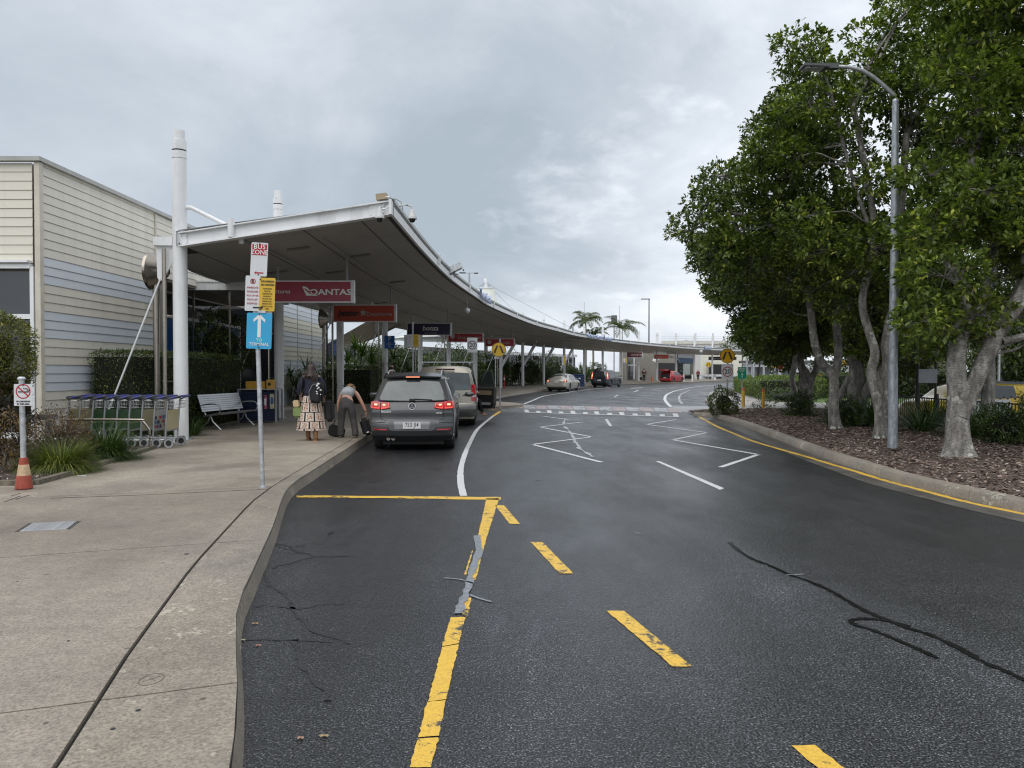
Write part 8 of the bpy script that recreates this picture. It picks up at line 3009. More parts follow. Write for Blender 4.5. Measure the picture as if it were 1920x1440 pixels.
def head(parent, c, fwd, r=.105, hairmat=HAIRD, style='long', tilt=0.0):
 """head with face features; fwd is the facing direction"""
 f = Vector(fwd).normalized()
 hd = thing('head', None, None, c)
 hd.parent = parent
 hd.rotation_euler = (f.to_track_quat('Y', 'Z')).to_euler()
 MB().sphere((0, 0, 0), r, 20, sc_=(.80, .98, 1.12)).build('face', SKIN, hd, smooth=80)
 g = MB().tube([(0, r * .90, .012), (0, r * 1.16, -.022), (0, r * 1.0, -.03)], [.008, .014, .010], 8)
 g.sphere((0, r * .88, -.058), .018, 8, sc_=(1.3, .5, .35))
 for sx in (-1, 1):
  g.sphere((sx * r * .80, 0, -.005), .026, 8, sc_=(.35, .7, 1.1))
 g.build('features', SKIN, hd, smooth=80)
 g = MB()
 for sx in (-1, 1):
  g.sphere((sx * .034, r * .88, .008), .010, 8, sc_=(1.2, .6, .7))
 g.build('eyes', BLK, hd, smooth=60)
 return hd
def hair_shell(hd, prof, mat, n=22, cut=.2, name='hair'):
 g = MB()
 rows = []
 for r, z, y0 in prof:
  rows.append([(r * math.cos(a) * .92, y0 + r * math.sin(a), z + .006 * math.sin(7 * a)) for a in np.linspace(0, 2 * math.pi, n + 1)])
 g.grid(rows, flip=True)
 return g.build(name, mat, hd, smooth=80)
def strands(parent, roots, tips, mat, name='hair_strands', r=.012):
 g = MB()
 rg = random.Random(8)
 for a, b in zip(roots, tips):
  a, b = Vector(a), Vector(b)
  m = a.lerp(b, .5) + Vector((rg.gauss(0, .012), -.012, rg.gauss(0, .01)))
  g.tube([a, m, b], [r, r * .9, r * .25], 6)
 return g.build(name, mat, parent, smooth=70)
# woman walking away in a long patterned skirt
fp = G(584, 826, .15)
w1 = thing('person', 'woman walking away in a long cream and brown patterned skirt and navy jumper', 'person', fp, rad(4))
body_pts = [(0, 0, .95), (0, 0, 1.12), (0, .01, 1.30), (0, .01, 1.42), (0, .03, 1.50), (0, .03, 1.56),
   (-.17, .01, 1.40), (-.235, .0, 1.20), (-.245, .05, .98), (.17, .01, 1.40), (.25, .0, 1.20), (.27, .08, .98),
   (-.09, 0, .88), (-.085, .10, .50), (-.075, .06, .10), (.09, 0, .88), (.10, -.05, .50), (.11, -.13, .12), (-.075, .13, .04), (.11, -.04, .05)]
be = [(0, 1), (1, 2), (2, 3), (3, 4), (4, 5), (3, 6), (6, 7), (7, 8), (3, 9), (9, 10), (10, 11), (0, 12), (12, 13), (13, 14), (0, 15), (15, 16), (16, 17), (14, 18), (17, 19)]
br = [.15, .13, .15, .12, .055, .055, .065, .05, .038, .065, .05, .038, .10, .065, .045, .10, .065, .045, .035, .035]
skin('body', SKIN, body_pts, be, br, w1)
# navy jumper
jp = [(0, 0, .93), (0, 0, 1.10), (0, .01, 1.28), (0, .01, 1.40), (0, .02, 1.46), (-.18, .01, 1.385), (-.25, .0, 1.20), (-.26, .045, 1.0), (.18, .01, 1.385), (.265, .0, 1.20), (.285, .07, 1.0)]
skin('jumper', NAVY, jp, [(0, 1), (1, 2), (2, 3), (3, 4), (3, 5), (5, 6), (6, 7), (3, 8), (8, 9), (9, 10)], [(.19, .15), (.175, .14), (.19, .145), (.15, .12), .07, .085, .07, .052, .085, .07, .052], w1)
SKM = skirt_mat()
lathe_uv([(.17, 1.00), (.20, .90), (.23, .75), (.26, .60), (.285, .45), (.30, .32), (.315, .235)], 60, 'skirt', SKM, w1, sq=(1, .78), folds=.055, nf=8)
for sx, y in ((-1, .06), (1, -.12)):
 x = sx * .085 if sx < 0 else .11
 g = MB().tube([(x, y, .34), (x, y, .16), (x, y + .01, .07)], [.062, .052, .052], 12)
 g.sphere((x, y + .07, .045), .06, 12, sc_=(.8, 1.9, .75))
 g.box((x, y + .05, .012), (.085, .25, .024))
 g.build('boot', TANB, w1, smooth=60)
hd = head(w1, (0, .03, 1.60), (.1, 1, .02), .10)
hair_shell(hd, [(.004, .125, -.01), (.06, .115, -.012), (.094, .075, -.016), (.106, .02, -.024), (.108, -.05, -.030), (.112, -.11, -.045), (.13, -.17, -.05)], HAIRD)
strands(hd, [(-.08 + .16 * i / 13, -.10, -.05) for i in range(14)], [(-.12 + .30 * i / 13, -.13 + .01 * (i % 3), -.24 - .03 * (i % 2) - (.06 if i > 8 else 0)) for i in range(14)], HAIRD, r=.026)
MB().sphere((-.02, -.055, 1.47), .075, 12, sc_=(.95, .8, .55)).build('scarf', M('coral_red_scarf', (.55, .06, .04), .8, var=.25, scale=20), w1, smooth=60)
hand(w1, (-.245, .06, .965), (0, .1, -1), (1, .2, 0))
hand(w1, (.27, .09, .965), (0, .1, -1), (-1, .2, 0))
# bags
bp_ = thing('backpack', 'large black backpack with small white print slung over her right shoulder', 'backpack', (fp.x + .17, fp.y - .20, fp.z + .84), rad(-4))
o = bevel(MB().box((0, 0, .24), (.30, .18, .48), ry=.12).build('main_bag', BLK, bp_), .06, 3)
o = bevel(MB().box((.01, -.115, .17), (.24, .08, .28), ry=.12).build('front_pocket', BLK, bp_), .03, 2)
MB().tube([(-.1, -.15, .06), (-.12, -.16, .25), (-.05, -.14, .40), (.06, -.13, .42), (.13, -.14, .3)], .006, 5).build('zip', GREYCL, bp_)
MB().tube([(.0, .05, .46), (-.02, .10, .60), (.0, .16, .66)], .02, 6).build('shoulder_strap', BLK, bp_)
g = MB()
rg = random.Random(2)
for k in range(9):
 g.box((.07 + rg.gauss(0, .03), -.115 - .0 * k, .20 + .03 * k + rg.gauss(0, .01)), (rg.uniform(.02, .045), .02, rg.uniform(.015, .035)), ry=rg.uniform(-.5, .5))
for v in range(len(g.v)):
 a, b, c = g.v[v]
 g.v[v] = (a, b - .045, c)
g.build('white_print', LW, bp_)
gb_ = thing('shoulder_bag', 'green and straw-coloured bag hanging from a long strap at her left side', 'bag', (fp.x - .28, fp.y - .08, fp.z + .52), rad(10))
o = bevel(MB().box((0, 0, .12), (.20, .09, .24)).build('bag_body', M('olive_green_cloth', (.20, .27, .09), .8, var=.2), gb_), .035, 2)
o = bevel(MB().box((-.03, -.0, .30), (.14, .07, .16), ry=-.1).build('straw_bundle', M('straw', (.50, .38, .22), .8, var=.3, scale=20), gb_), .02, 2)
MB().bar((.05, -.055, .22), (.10, -.06, .92), .035, .008).build('strap', M('dark_olive_strap', (.05, .05, .035), .8), gb_)
bb2 = thing('tote_bag', 'long black bag hanging at the right side of the woman in the skirt', 'bag', (fp.x + .385, fp.y + .05, fp.z + .42), rad(-4))
o = bevel(MB().box((0, 0, .24), (.22, .16, .50), ry=-.06).build('bag_body', BLK, bb2), .06, 3)
MB().tube([(-.08, 0, .46), (-.14, 0, .70), (-.20, 0, .95)], .012, 6).build('strap', BLK, bb2)
# woman bending over bags
fp = G(650, 821, .15)
w2 = thing('person', 'woman bending forward in light grey sleeveless top and grey trousers, reaching for her bags', 'person', fp, rad(3))
pts = [(0, 0, .86), (0, .12, .98), (0, .30, 1.05), (0, .42, 1.06), (0, .50, 1.05), (0, .55, 1.05),
  (-.17, .38, 1.02), (-.25, .36, .78), (-.24, .36, .56), (.17, .38, 1.02), (.30, .34, .80), (.40, .34, .58),
  (-.10, -.01, .82), (-.11, .0, .45), (-.13, -.02, .08), (.10, -.01, .82), (.14, .02, .45), (.20, -.04, .08)]
ed = [(0, 1), (1, 2), (2, 3), (3, 4), (4, 5), (3, 6), (6, 7), (7, 8), (3, 9), (9, 10), (10, 11), (0, 12), (12, 13), (13, 14), (0, 15), (15, 16), (16, 17)]
rr = [.15, .13, .14, .12, .055, .05, .055, .043, .034, .055, .043, .034, .10, .065, .045, .10, .065, .045]
skin('body', SKIN, pts, ed, rr, w2)
skin('top', GREYTOP, [(0, .0, .97), (0, .12, 1.03), (0, .30, 1.08), (0, .40, 1.08), (-.13, .37, 1.06), (.13, .37, 1.06)], [(0, 1), (1, 2), (2, 3), (3, 4), (3, 5)], [(.165, .15), (.165, .15), (.17, .15), (.12, .11), .075, .075], w2)
skin('trousers', GREYT, [(0, .05, .975), (0, -.02, .84), (-.105, -.02, .72), (-.115, .0, .45), (-.135, -.02, .12), (.105, -.02, .72), (.145, .02, .45), (.205, -.04, .12), (-.135, -.02, .03), (.205, -.04, .03)],
  [(0, 1), (1, 2), (2, 3), (3, 4), (4, 8), (1, 5), (5, 6), (6, 7), (7, 9)], [(.16, .14), (.18, .17), (.115, .125), .080, .082, (.115, .125), .080, .082, .092, .092], w2)
for x, y in ((-.135, -.02), (.205, -.04)):
 g = MB().sphere((x, y + .05, .03), .05, 10, sc_=(.9, 2.1, .6))
 g.build('shoe', M('beige_shoe', (.30, .20, .14), .6), w2, smooth=60)
hd = head(w2, (.0, .60, 1.10), (.0, .75, -.55), .10, HAIRB)
g = MB()
rg = random.Random(12)
hr = MB().sphere((-.0, .575, 1.13), .125, 16, sc_=(.98, .95, .92))
hr.build('hair', HAIRB, w2, smooth=70)
strands(w2, [(-.11 + .22 * i / 13, .50 + .02 * (i % 2), 1.12) for i in range(14)], [(-.16 + .32 * i / 13, .47, .98 - .03 * (i % 3)) for i in range(14)], HAIRB, r=.022)
hand(w2, (-.24, .36, .56), (0, .05, -1), (1, 0, 0))
hand(w2, (.40, .34, .58), (.15, .05, -1), (-1, 0, 0))
MB().tube([(-.13, .22, 1.20), (-.10, .38, 1.20), (0, .45, 1.16), (.10, .38, 1.20), (.14, .22, 1.20)], .012, 6).build('black_neck_band', BLK, w2)
b1_ = thing('handbag', 'black handbag with upright handle on the pavement left of the bending woman', 'handbag', (fp.x - .30, fp.y + .30, .15), rad(-20))
g = MB().prism([(-.19, -.09), (.19, -.09), (.19, .09), (-.19, .09)], 0, .22)
o = bevel(MB().box((0, 0, .13), (.40, .17, .26), ry=.22).build('bag_body', BLK, b1_), .04, 2)
MB().tube([(-.10, 0, .24), (-.05, 0, .38), (.04, 0, .44), (.10, 0, .38), (.12, 0, .22)], .011, 6).build('handle', BLK, b1_)
b2_ = thing('black_bag', 'black bag with white mark held in the right hand of the bending woman', 'bag', (fp.x + .40, fp.y + .24, .22), rad(0))
o = bevel(MB().box((0, 0, .17), (.22, .16, .42), ry=-.28).build('bag_body', BLK, b2_), .06, 3)
MB().tube([(-.10, 0, .34), (-.10, 0, .44), (-.04, 0, .42)], .010, 6).build('handle', BLK, b2_)
MB().box((.06, -.088, .05), (.06, .01, .03), ry=-.4).build('white_mark', LW, b2_)
def standing(label, loc, rz, h, top, legs, hairm, bald=False, bag=None, shirt=None):
 t = thing('person', label, 'person', loc, rz)
 k = h / 1.7
 S = lambda pl_: [tuple(q * k for q in p) for p in pl_]
 pts = S([(0, 0, .92), (0, 0, 1.12), (0, 0, 1.34), (0, .01, 1.43), (0, .02, 1.52), (-.19, 0, 1.38), (-.25, 0, 1.12), (-.24, .08, .88), (.19, 0, 1.38), (.25, 0, 1.12), (.24, .06, .88),
    (-.09, 0, .86), (-.10, .04, .47), (-.10, -.02, .07), (.09, 0, .86), (.10, .02, .47), (.11, .06, .07), (-.10, .08, .03), (.11, .16, .03)])
 skin('body', SKIN, pts, [(0, 1), (1, 2), (2, 3), (3, 4), (2, 5), (5, 6), (6, 7), (2, 8), (8, 9), (9, 10), (0, 11), (11, 12), (12, 13), (0, 14), (14, 15), (15, 16), (13, 17), (16, 18)],
   [.13, .12, .14, .06, .05, .06, .045, .035, .06, .045, .035, .09, .06, .045, .09, .06, .045, .035, .035], t, sub=1)
 skin('jacket', top, pts[:3] + [pts[3]] + pts[5:7] + [tuple(Vector(pts[6]).lerp(Vector(pts[7]), .85))] + pts[8:10] + [tuple(Vector(pts[9]).lerp(Vector(pts[10]), .85))],
   [(0, 1), (1, 2), (2, 3), (2, 4), (4, 5), (5, 6), (2, 7), (7, 8), (8, 9)], [(.18, .14), (.17, .13), (.19, .14), .07, .085, .07, .055, .085, .07, .055], t, sub=1)
 skin('trousers', legs, [pts[0], pts[11], pts[12], pts[13], pts[14], pts[15], pts[16]], [(0, 1), (1, 2), (2, 3), (0, 4), (4, 5), (5, 6)], [(.16, .13), .11, .085, .065, .11, .085, .065], t, sub=1)
 hd_ = head(t, (0, .03 * k, 1.60 * k), (0, 1, 0), .10)
 if bald:
  hair_shell(hd_, [(.095, .045, -.014), (.102, .0, -.02), (.098, -.05, -.026)], hairm)
 else:
  hair_shell(hd_, [(.004, .122, -.008), (.06, .11, -.01), (.092, .07, -.014), (.100, .01, -.02), (.09, -.05, -.03)], hairm)
 return t
c = Vector((P(734, 700, 31).x, 31, .15))
standing('bald man in dark clothes with a backpack beyond the grey car', c, rad(-6), 1.76, NAVY, BLK, HAIRD, bald=True)
bpk = thing('small_backpack', 'dark backpack on the back of the bald man', 'backpack', (c.x, c.y - .17, c.z + 1.05))
bevel(MB().box((0, 0, .18), (.30, .14, .42)).build('main_bag', BLK, bpk), .05, 2)
c = G(1207.5, 716, .15)
standing('man in black carrying a bag, walking past the cream block far away', c, rad(-10), 1.85, BLK, BLK, HAIRD)
bx = thing('travel_bag', 'dark travel bag carried by the far man in black', 'bag', (c.x - .42, c.y, c.z + .25))
bevel(MB().box((0, 0, .2), (.3, .5, .4)).build('bag_body', BLK, bx), .05, 2)
c = Vector((P(1309, 700, 126).x, 126, .15))
standing('person in red top with white front standing far away by the shop', c, rad(170), 1.7, M('dark_red_cloth', (.28, .02, .03), .8), BLK, HAIRD)
# driver getting out of the open door: white sleeve, dark trousers, one shoe on the road
o0 = lr.matrix_basis
dv = thing('person', 'driver in white shirt and dark trousers seated sideways in the open car door', 'person', (-1.52, 26.35, 0), rad(-68))
pts = [(0, 0, .78), (0, -.03, 1.0), (0, 0, 1.22), (0, .03, 1.36), (-.16, 0, 1.20), (-.22, .20, 1.05), (-.12, .42, 1.0), (.16, 0, 1.20), (.22, .16, 1.02), (.16, .38, .92),
  (-.10, .05, .75), (-.10, .42, .70), (-.10, .50, .30), (.10, .05, .75), (.11, .40, .68), (.12, .50, .25)]
skin('body', SKIN, pts, [(0, 1), (1, 2), (2, 3), (2, 4), (4, 5), (5, 6), (2, 7), (7, 8), (8, 9), (0, 10), (10, 11), (11, 12), (0, 13), (13, 14), (14, 15)], [.12, .11, .12, .05, .055, .045, .032, .055, .045, .032, .08, .06, .045, .08, .06, .045], dv)
skin('shirt', M('white_shirt', (.66, .67, .68), .8, var=.08, bump=.3), pts[:3] + pts[4:6] + [(-.16, .34, 1.02)] + pts[7:9] + [(.19, .3, .95)], [(0, 1), (1, 2), (2, 3), (3, 4), (4, 5), (2, 6), (6, 7), (7, 8)], [.16, .15, .155, .08, .068, .055, .08, .068, .055], dv)
skin('trousers', BLK, [pts[0]] + pts[10:], [(0, 1), (1, 2), (2, 3), (0, 4), (4, 5), (5, 6)], [.14, .10, .08, .06, .10, .08, .06], dv)
for x, z in ((-.10, .24), (.12, .19)):
 MB().sphere((x, .56, z), .05, 10, sc_=(.9, 2.2, .7)).build('shoe', M('tan_shoe', (.36, .20, .12), .5), dv, smooth=60)
head(dv, (0, .04, 1.44), (0, 1, 0), .10)
hair_shell(dv.children[-1], [(.004, .122, -.008), (.06, .11, -.01), (.092, .07, -.014), (.100, .01, -.02), (.09, -.05, -.03)], HAIRD)
# ================================================================== luggage trolleys, bench, bins, rails, fence
def make_trolley():
 t = thing('luggage_trolley', 'airport luggage trolley', 'luggage trolley', (0, 0, 0), 0, 'luggage trolleys nested in a row')
 TW = .28
 for sy in (-1, 1):
  g = MB().tube([(-.02, sy * TW, .16), (0, sy * TW, .5), (.04, sy * TW, .96)], .019, 8)
  g.build('upright', M('trolley_tube_grey', (.40, .42, .44), .35, .8), t, smooth=50)
 # handle: grey grips with blue bar
 MB().tube([(.04, -.30, .96), (.12, -.31, 1.0), (.24, -.28, 1.03), (.26, 0, 1.035), (.24, .28, 1.03), (.12, .31, 1.0), (.04, .30, .96)], .018, 8).build('handle_bar', M('dark_grey_pad', (.055, .06, .07), .5), t, smooth=50)
 MB().tube([(.255, -.2, 1.034), (.262, 0, 1.036), (.255, .2, 1.034)], .021, 8).tube([(.12, -.312, 1.0), (.2, -.296, 1.02)], .0195, 8).build('blue_grip', M('blue_handle', (.03, .04, .25), .4), t)
 bevel(MB().box((.02, 0, 1.0), (.15, .52, .055), ry=-.12).build('handle_pad', M('dark_grey_pad', (.055, .06, .07), .5), t), .02, 2)
 # wire basket behind the uprights
 g = MB()
 for z in (.80, .87, .94):
  w = .0 if z > .9 else .02
  g.tube([(.04, -.25, z), (.20 - w, -.25, z), (.20 - w, .25, z), (.04, .25, z)], .0045, 4)
 for y in np.linspace(-.25, .25, 8):
  g.tube([(.20, y, .94), (.18, y, .80), (.05, y, .79)], .0035, 4)
 for x in (.08, .14):
  for sy in (-.25, .25):
   g.tube([(x, sy, .94), (x, sy, .79)], .0035, 4)
 g.build('wire_basket', M('basket_wire', (.55, .56, .57), .3, .8), t)
 # panel between the uprights
 MB().box((.005, 0, .56), (.012, .53, .40), ry=.04).build('advert_panel', M('cream_panel', (.42, .37, .22), .5, var=.08), t)
 MB().box((-.01, 0, .345), (.03, .54, .03)).build('panel_rail', M('trolley_tube_grey', (.40, .42, .44), .35, .8), t)
 # deck
 g = MB()
 for y in np.linspace(-.24, .24, 6):
  g.tube([(.0, y * 1.0, .17), (-.45, y * .8, .14), (-.86, y * .55, .12)], .010, 5)
 g.tube([(-.02, -.28, .17), (-.5, -.22, .14), (-.88, -.12, .12), (-.90, .12, .12), (-.5, .22, .14), (-.02, .28, .17)], .014, 6)
 g.build('deck', M('trolley_deck', (.62, .63, .64), .3, .6), t)
 for sy in (-1, 1):
  w = thing('wheel', None, None, (.06, sy * .29, .10))
  w.parent = t
  MB().lathe([(.06, -.02), (.095, -.018), (.10, 0), (.095, .018), (.06, .02)], n=18, axis='y', caps=False).build('tyre', M('grey_wheel_tyre', (.30, .31, .32), .6), w, smooth=40)
  MB().lathe([(.001, -.014), (.06, -.014), (.06, .014), (.001, .014)], n=14, axis='y').build('hub', BLACK, w)
  pts = [(.11 * math.cos(a), .0, .11 * math.sin(a)) for a in np.linspace(.1, 2.6, 9)]
  g = MB()
  g.grid([[(x, -.03, z) for x, y, z in pts], [(x, .03, z) for x, y, z in pts]])
  g.build('mudguard', M('trolley_deck', (.62, .63, .64), .3, .6), w, smooth=60)
 w = thing('wheel', None, None, (-.80, 0, .06))
 w.parent = t
 MB().lathe([(.02, -.02), (.055, -.018), (.06, 0), (.055, .018), (.02, .02)], n=14, axis='y').build('tyre', M('grey_wheel_tyre', (.30, .31, .32), .6), w)
 return t
tr0 = make_trolley()
DES = ['outermost luggage trolley of the nested row, with cream panel, beside the nearest column', 'second luggage trolley from the column end, with a red and blue poster panel', 'third luggage trolley from the column end, with a cream panel',
  'fourth luggage trolley from the column end, with a green panel', 'middle luggage trolley of the nested row, with a green panel', 'green-panelled luggage trolley just behind the rail, sixth from the column', 'green-panelled luggage trolley, third from the left end of the row',
  'luggage trolley second from the left end, partly behind the croton', 'leftmost luggage trolley of the nested row, behind the croton']
GREENP = M('green_poster', (.035, .13, .03), .4, var=.3, scale=4)
for k in range(9):
 o = tr0 if k == 0 else copy_tree(tr0)
 px = 323 - k * 24.3
 o.location = (P(px, 800, 15.6).x, 15.6 + .03 * k, .155)
 o.rotation_euler.z = rad(RND.uniform(-1.5, 1.5))
 o['label'] = DES[k]
 if 3 <= k <= 6:
  for ch in o.children:
   if ch.name.startswith('advert_panel'):
    ch.data = ch.data.copy()
    ch.data.materials[0] = GREENP
  pn = MB().box((.016, 0, .50), (.004, .53, .03), ry=.04).build('poster_stripe', M('pale_green_stripe', (.25, .42, .12), .5), o)
 if k == 1:
  for ch in o.children:
   if ch.name.startswith('advert_panel'):
    ch.data = ch.data.copy()
    ch.data.materials[0] = M('poster_white', (.45, .47, .50), .4)
  rg = random.Random(6)
  for q in range(16):
   MB().box((.018, -.22 + .11 * (q % 5) + rg.gauss(0, .01), .42 + .09 * (q // 5)), (.004, rg.uniform(.05, .10), rg.uniform(.04, .08))).build('poster_patch', [M('poster_red', (.45, .03, .03), .4), M('poster_blue', (.04, .12, .32), .4), M('poster_navy', (.02, .02, .06), .4), M('poster_cream', (.5, .45, .3), .4)][q % 4], o)
# rail
t = thing('trolley_rail', 'silver bent-tube guard rail in front of the luggage trolleys', 'rail', (0, 15.05, .15))
a, b, c = P(120, 787, 15.05), P(262, 787, 15.05), P(281, 840, 15.05)
MB().tube(smooth_curve([Vector((a.x, 0, a.z - .15)), Vector((b.x - .05, 0, b.z - .15)), Vector((b.x + .06, 0, b.z - .18)), Vector((c.x - .02, 0, b.z - .32)), Vector((c.x, 0, .35)), Vector((c.x, 0, 0))], 5), .024, 10).build('rail_tube', STEEL, t, smooth=50)
# bench ------------------------------------------------------------------
bn = thing('slatted_bench', 'silver slatted bench with arm rests beyond the nearest column', 'bench', (-7.86, 21.0, .15), rad(-10))
AL = M('brushed_aluminium', (.36, .37, .385), .32, .85, var=.12, scale=8)
sl = MB().box((0, 0, 0), (.052, 2.05, .02)).mesh('slat', AL)
for i in range(7):     # seat
 x = .48 - i * .066
 o = link('slat', sl, bn, loc=(x - .05, 0, .44 - .012 * i + (.004 if i == 0 else 0)))
 o.rotation_euler.y = .10
for i in range(8):     # back
 z = .50 + i * .056
 o = link('slat', sl, bn, loc=(-.03 - i * .018, 0, z))
 o.rotation_euler.y = rad(72)
for y in (-.86, .86):
 g = MB()
 g.tube([(.44, y, .42), (.0, y, .36), (-.06, y, .46), (-.17, y, .92)], .018, 6)
 g.tube([(.12, y, .38), (.18, y, .22), (.42, y, .0)], .022, 6)
 g.tube([(.12, y, .38), (.05, y, .22), (-.20, y, .0)], .022, 6)
 g.build('leg_frame', AL, bn, smooth=50)
 MB().tube(smooth_curve([Vector((-.09, y * 1.12, .64)), Vector((.15, y * 1.12, .68)), Vector((.40, y * 1.12, .66)), Vector((.46, y * 1.12, .55)), Vector((.42, y * 1.12, .44))], 4), .017, 8).build('arm_rest', AL, bn, smooth=50)
# bin enclosure ----------------------------------------------------------------
NAVYL = M('navy_louvre', (.028, .040, .085), .45, var=.15)
p0 = G(489, 793, .15)
be_ = thing('bin_enclosure', 'navy louvred bin enclosure with yellow top beyond the bench', 'bin enclosure', (p0.x, p0.y, .15), 0)
W1, D1, H1 = .66, .62, .98
for (x, y) in ((-W1, 0), (0, 0), (0, D1), (-W1, D1), (.42, .12), (.42, D1 + .1)):
 MB().box((x, y, H1 / 2), (.05, .05, H1)).build('corner_post', GREYCL, be_)
lv = MB().box((0, 0, 0), (W1 - .06, .02, .052), rx=.5).mesh('louvre', NAVYL)
lv2 = MB().box((0, 0, 0), (.40 - .05, .02, .052), rx=.5).mesh('louvre', NAVYL)
for i in range(14):
 link('louvre', lv, be_, loc=(-W1 / 2, -.01, .08 + i * .063))
 o = link('louvre', lv2, be_, loc=(.215, .06, .08 + i * .063))
 o.rotation_euler.z = .28
 o = link('louvre', lv, be_, loc=(.01, D1 / 2, .08 + i * .063))
 o.rotation_euler.z = math.pi / 2
MB().box((-W1 / 2, D1 / 2, .5), (W1 - .1, D1 - .1, .9)).box((.2, .4, .5), (.3, .4, .9)).build('bin_body', BLACK, be_)
MB().box((-W1 / 2 + .2, D1 / 2, H1 + .015), (W1 + .46, D1 + .1, .03)).build('top_frame', GREYCL, be_)
YB = M('ochre_bin_top', (.50, .28, .03), .5, var=.12, dirt=.2)
MB().prism([(-.46, .05), (.12, .02), (.12, .55), (-.46, .55)], H1 + .03, H1 + .25).build('yellow_hood', YB, be_)
MB().box((.24, .22, H1 + .16), (.24, .4, .28), rz=.25).build('yellow_hood', YB, be_)
MB().lathe([(.001, 0), (.052, 0), (.05, .01)], (.25, .005, H1 + .17), 18, axis='y').build('hood_opening', DARK, be_)
MB().plate(rounded(.10, .40, .01, cx=.13, cz=.62), .02, .03).build('pink_poster', M('pink_poster', (.50, .12, .20), .5, var=.3, scale=12), be_)
MB().plate(rounded(.055, .20, .01, cx=.13, cz=.62), .012, .019).build('poster_bottle', LW, be_)
MB().plate(rounded(.13, .44, .01, cx=.32, cz=.64), .05, .06).build('cream_poster', M('cream_poster', (.48, .46, .30), .5, var=.3, scale=14), be_)
MB().plate(rounded(.08, .20, .01, cx=.32, cz=.66), .042, .049).build('poster_picture', M('poster_blue', (.04, .12, .32), .4), be_)
# ramp rail at the left edge -----------------------------------------------------
t = thing('mesh_railing', 'grey railing with wire mesh behind the garden plants at the left edge', 'railing', (-10.0, 14.6, .15))
MB().bar((-1.3, 0, .62), (1.35, 0, .68), .10, .09).build('top_rail', M('weathered_grey_rail', (.16, .165, .17), .7, var=.3), t)
MB().box((.18, .0, .73), (.22, .14, .10)).build('rail_box', GREYCL, t)
for x in (-.9, -.05, 1.2):
 MB().box((x, 0, .3), (.08, .08, .62)).build('post', M('weathered_grey_rail', (.16, .165, .17), .7), t)
wm = MB().cyl((0, 0, 0), (0, 0, .55), .005, n=5).mesh('wire', GALV)
for i in range(44):
 link('wire', wm, t, loc=(-1.25 + i * .058, .0, .04))
# black bar fence --------------------------------------------------------------
fn = thing('black_bar_fence', 'black metal bar fence between the mulch bed and the car park', 'fence', (12.05, 12.0, -.2))
FL = 14.7
FBK = M('black_fence_paint', (.012, .012, .013), .4, var=.2)
for z in (1.10, .16):
 MB().bar((0, 0, z), (0, FL, z), .04, .035).build('fence_rail', FBK, fn)
br_ = MB().box((0, 0, .62), (.018, .018, 1.0)).mesh('fence_bar', FBK)
for i in range(115):
 link('fence_bar', br_, fn, loc=(0, .06 + i * .127, 0))
ps_ = MB().box((0, 0, .62), (.06, .06, 1.25)).mesh('fence_post', FBK)
for i in range(7):
 link('fence_post', ps_, fn, loc=(0, i * 2.45, 0))
# grey board on black posts behind the fence, flat white frame
a, b = P(1722, 718, 22), P(1757, 692, 22)
t = thing('grey_board_sign', 'back of a grey board on black posts between the lamp and the forked tree', 'sign', ((a.x + b.x) / 2, 22, 0))
MB().box((0, 0, (a.z + b.z) / 2), (b.x - a.x, .03, b.z - a.z)).build('board', M('grey_board', (.38, .40, .43), .5), t)
for sx in (-1, 1):
 MB().cyl((sx * (b.x - a.x) * .48, .05, -.2), (sx * (b.x - a.x) * .48, .05, b.z + .25), .035 if sx > 0 else .055, n=8).build('post', BLACK, t)
t = thing('slim_pale_pole', 'slim pale pole rising behind the taxi near the right edge', 'post', (P(1873, 700, 30).x, 30, -.2))
MB().cyl((0, 0, 0), (0, 0, 3.0), .045, n=8).build('shaft', GALV, t)
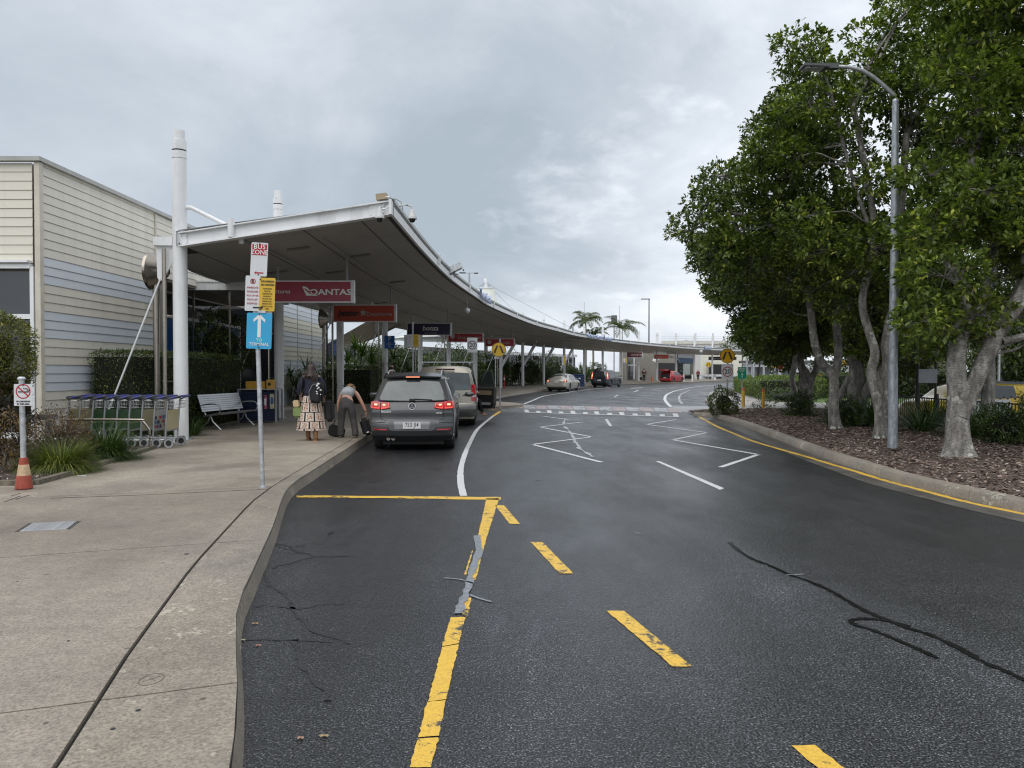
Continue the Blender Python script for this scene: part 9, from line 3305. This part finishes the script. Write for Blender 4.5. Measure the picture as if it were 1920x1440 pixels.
# white structures in the far right distance ---------------------------------------
FW = M('far_white_paint', (.66, .67, .69), .6, var=.05)
a, b = P(1436, 702, 110), P(1560, 678.5, 110)
t = thing('covered_bus_station', 'long white flat-roofed shelter far beyond the hedge', 'shelter', ((a.x + b.x) / 2, 110, 0))
w = b.x - a.x + 14
MB().box((4, 0, b.z), (w, 6, .35)).build('flat_roof', M('far_dark_edge', (.10, .10, .11), .6), t)
MB().box((4, -.1, b.z - .5), (w - .5, 5, .5)).build('ceiling', FW, t)
for k in range(7):
 MB().box((-w / 2 + 4.5 + k * (w - 1) / 6, -2, b.z / 2), (.35, .35, b.z)).build('shelter_post', FW, t)
for k in range(5):
 MB().box((-w / 2 + 6 + k * (w - 1) / 5.4, 1, 1.35), (w / 6.4, .2, 2.2)).build('wall_panel', M('far_white_panel', (.52, .54, .56), .5), t)
t = thing('low_white_wall', 'low white rail wall behind the green sign', 'wall', (P(1385, 703, 128).x, 128, 0))
MB().box((0, 0, .9), (14, .3, .35)).box((-4, 0, .45), (.4, .3, .9)).box((4, 0, .45), (.4, .3, .9)).build('rail_wall', FW, t)
# small kerbside things further along
p = P(1075, 715, 77)
t = thing('blue_bin_screen', 'blue louvred bin screen behind the silver sedan', 'bin enclosure', (P(1083, 700, 74).x, 74, .15))
MB().box((0, 0, .6), (1.3, .5, 1.2)).build('screen_body', M('deep_blue_screen', (.03, .06, .18), .5), t)
for i in range(7):
 MB().box((0, -.27, .15 + i * .16), (1.2, .03, .08), rx=.4).build('louvre', NAVYL, t)
t = thing('orange_cone', 'small orange traffic cone on the far pavement left of the red car', 'traffic cone', (P(1222, 716, 110).x, 110, .15))
MB().lathe([(.26, 0), (.26, .03), (.17, .04), (.04, .78), (.03, .8)], n=12).build('cone_body', M('bright_orange', (.60, .12, .04), .5), t)
for k, (px, Y, lab) in enumerate([(1318, 112, 'short white bollard left of the far shop post'), (1302, 112, 'short white bollard in front of the far shop'), (1166, 100, 'short white post beside the black van')]):
 t = thing('short_bollard', lab, 'bollard', (P(px - 20, 700, Y).x, Y, .15), 0, 'short bollards on the far pavement')
 MB().cyl((0, 0, 0), (0, 0, 1.0), .09, n=8).build('post', WHITE2, t)
# drifting litter: a pale paper scrap on the paving edge
t = MB().box((0, 0, 0), (.11, .03, .003)).build('paper_scrap', WHITE2, None)
t.location = G(153, 892, .154)
t.rotation_euler.z = .3
tag(t, 'small white paper scrap on the pavement by the garden edging', 'litter')
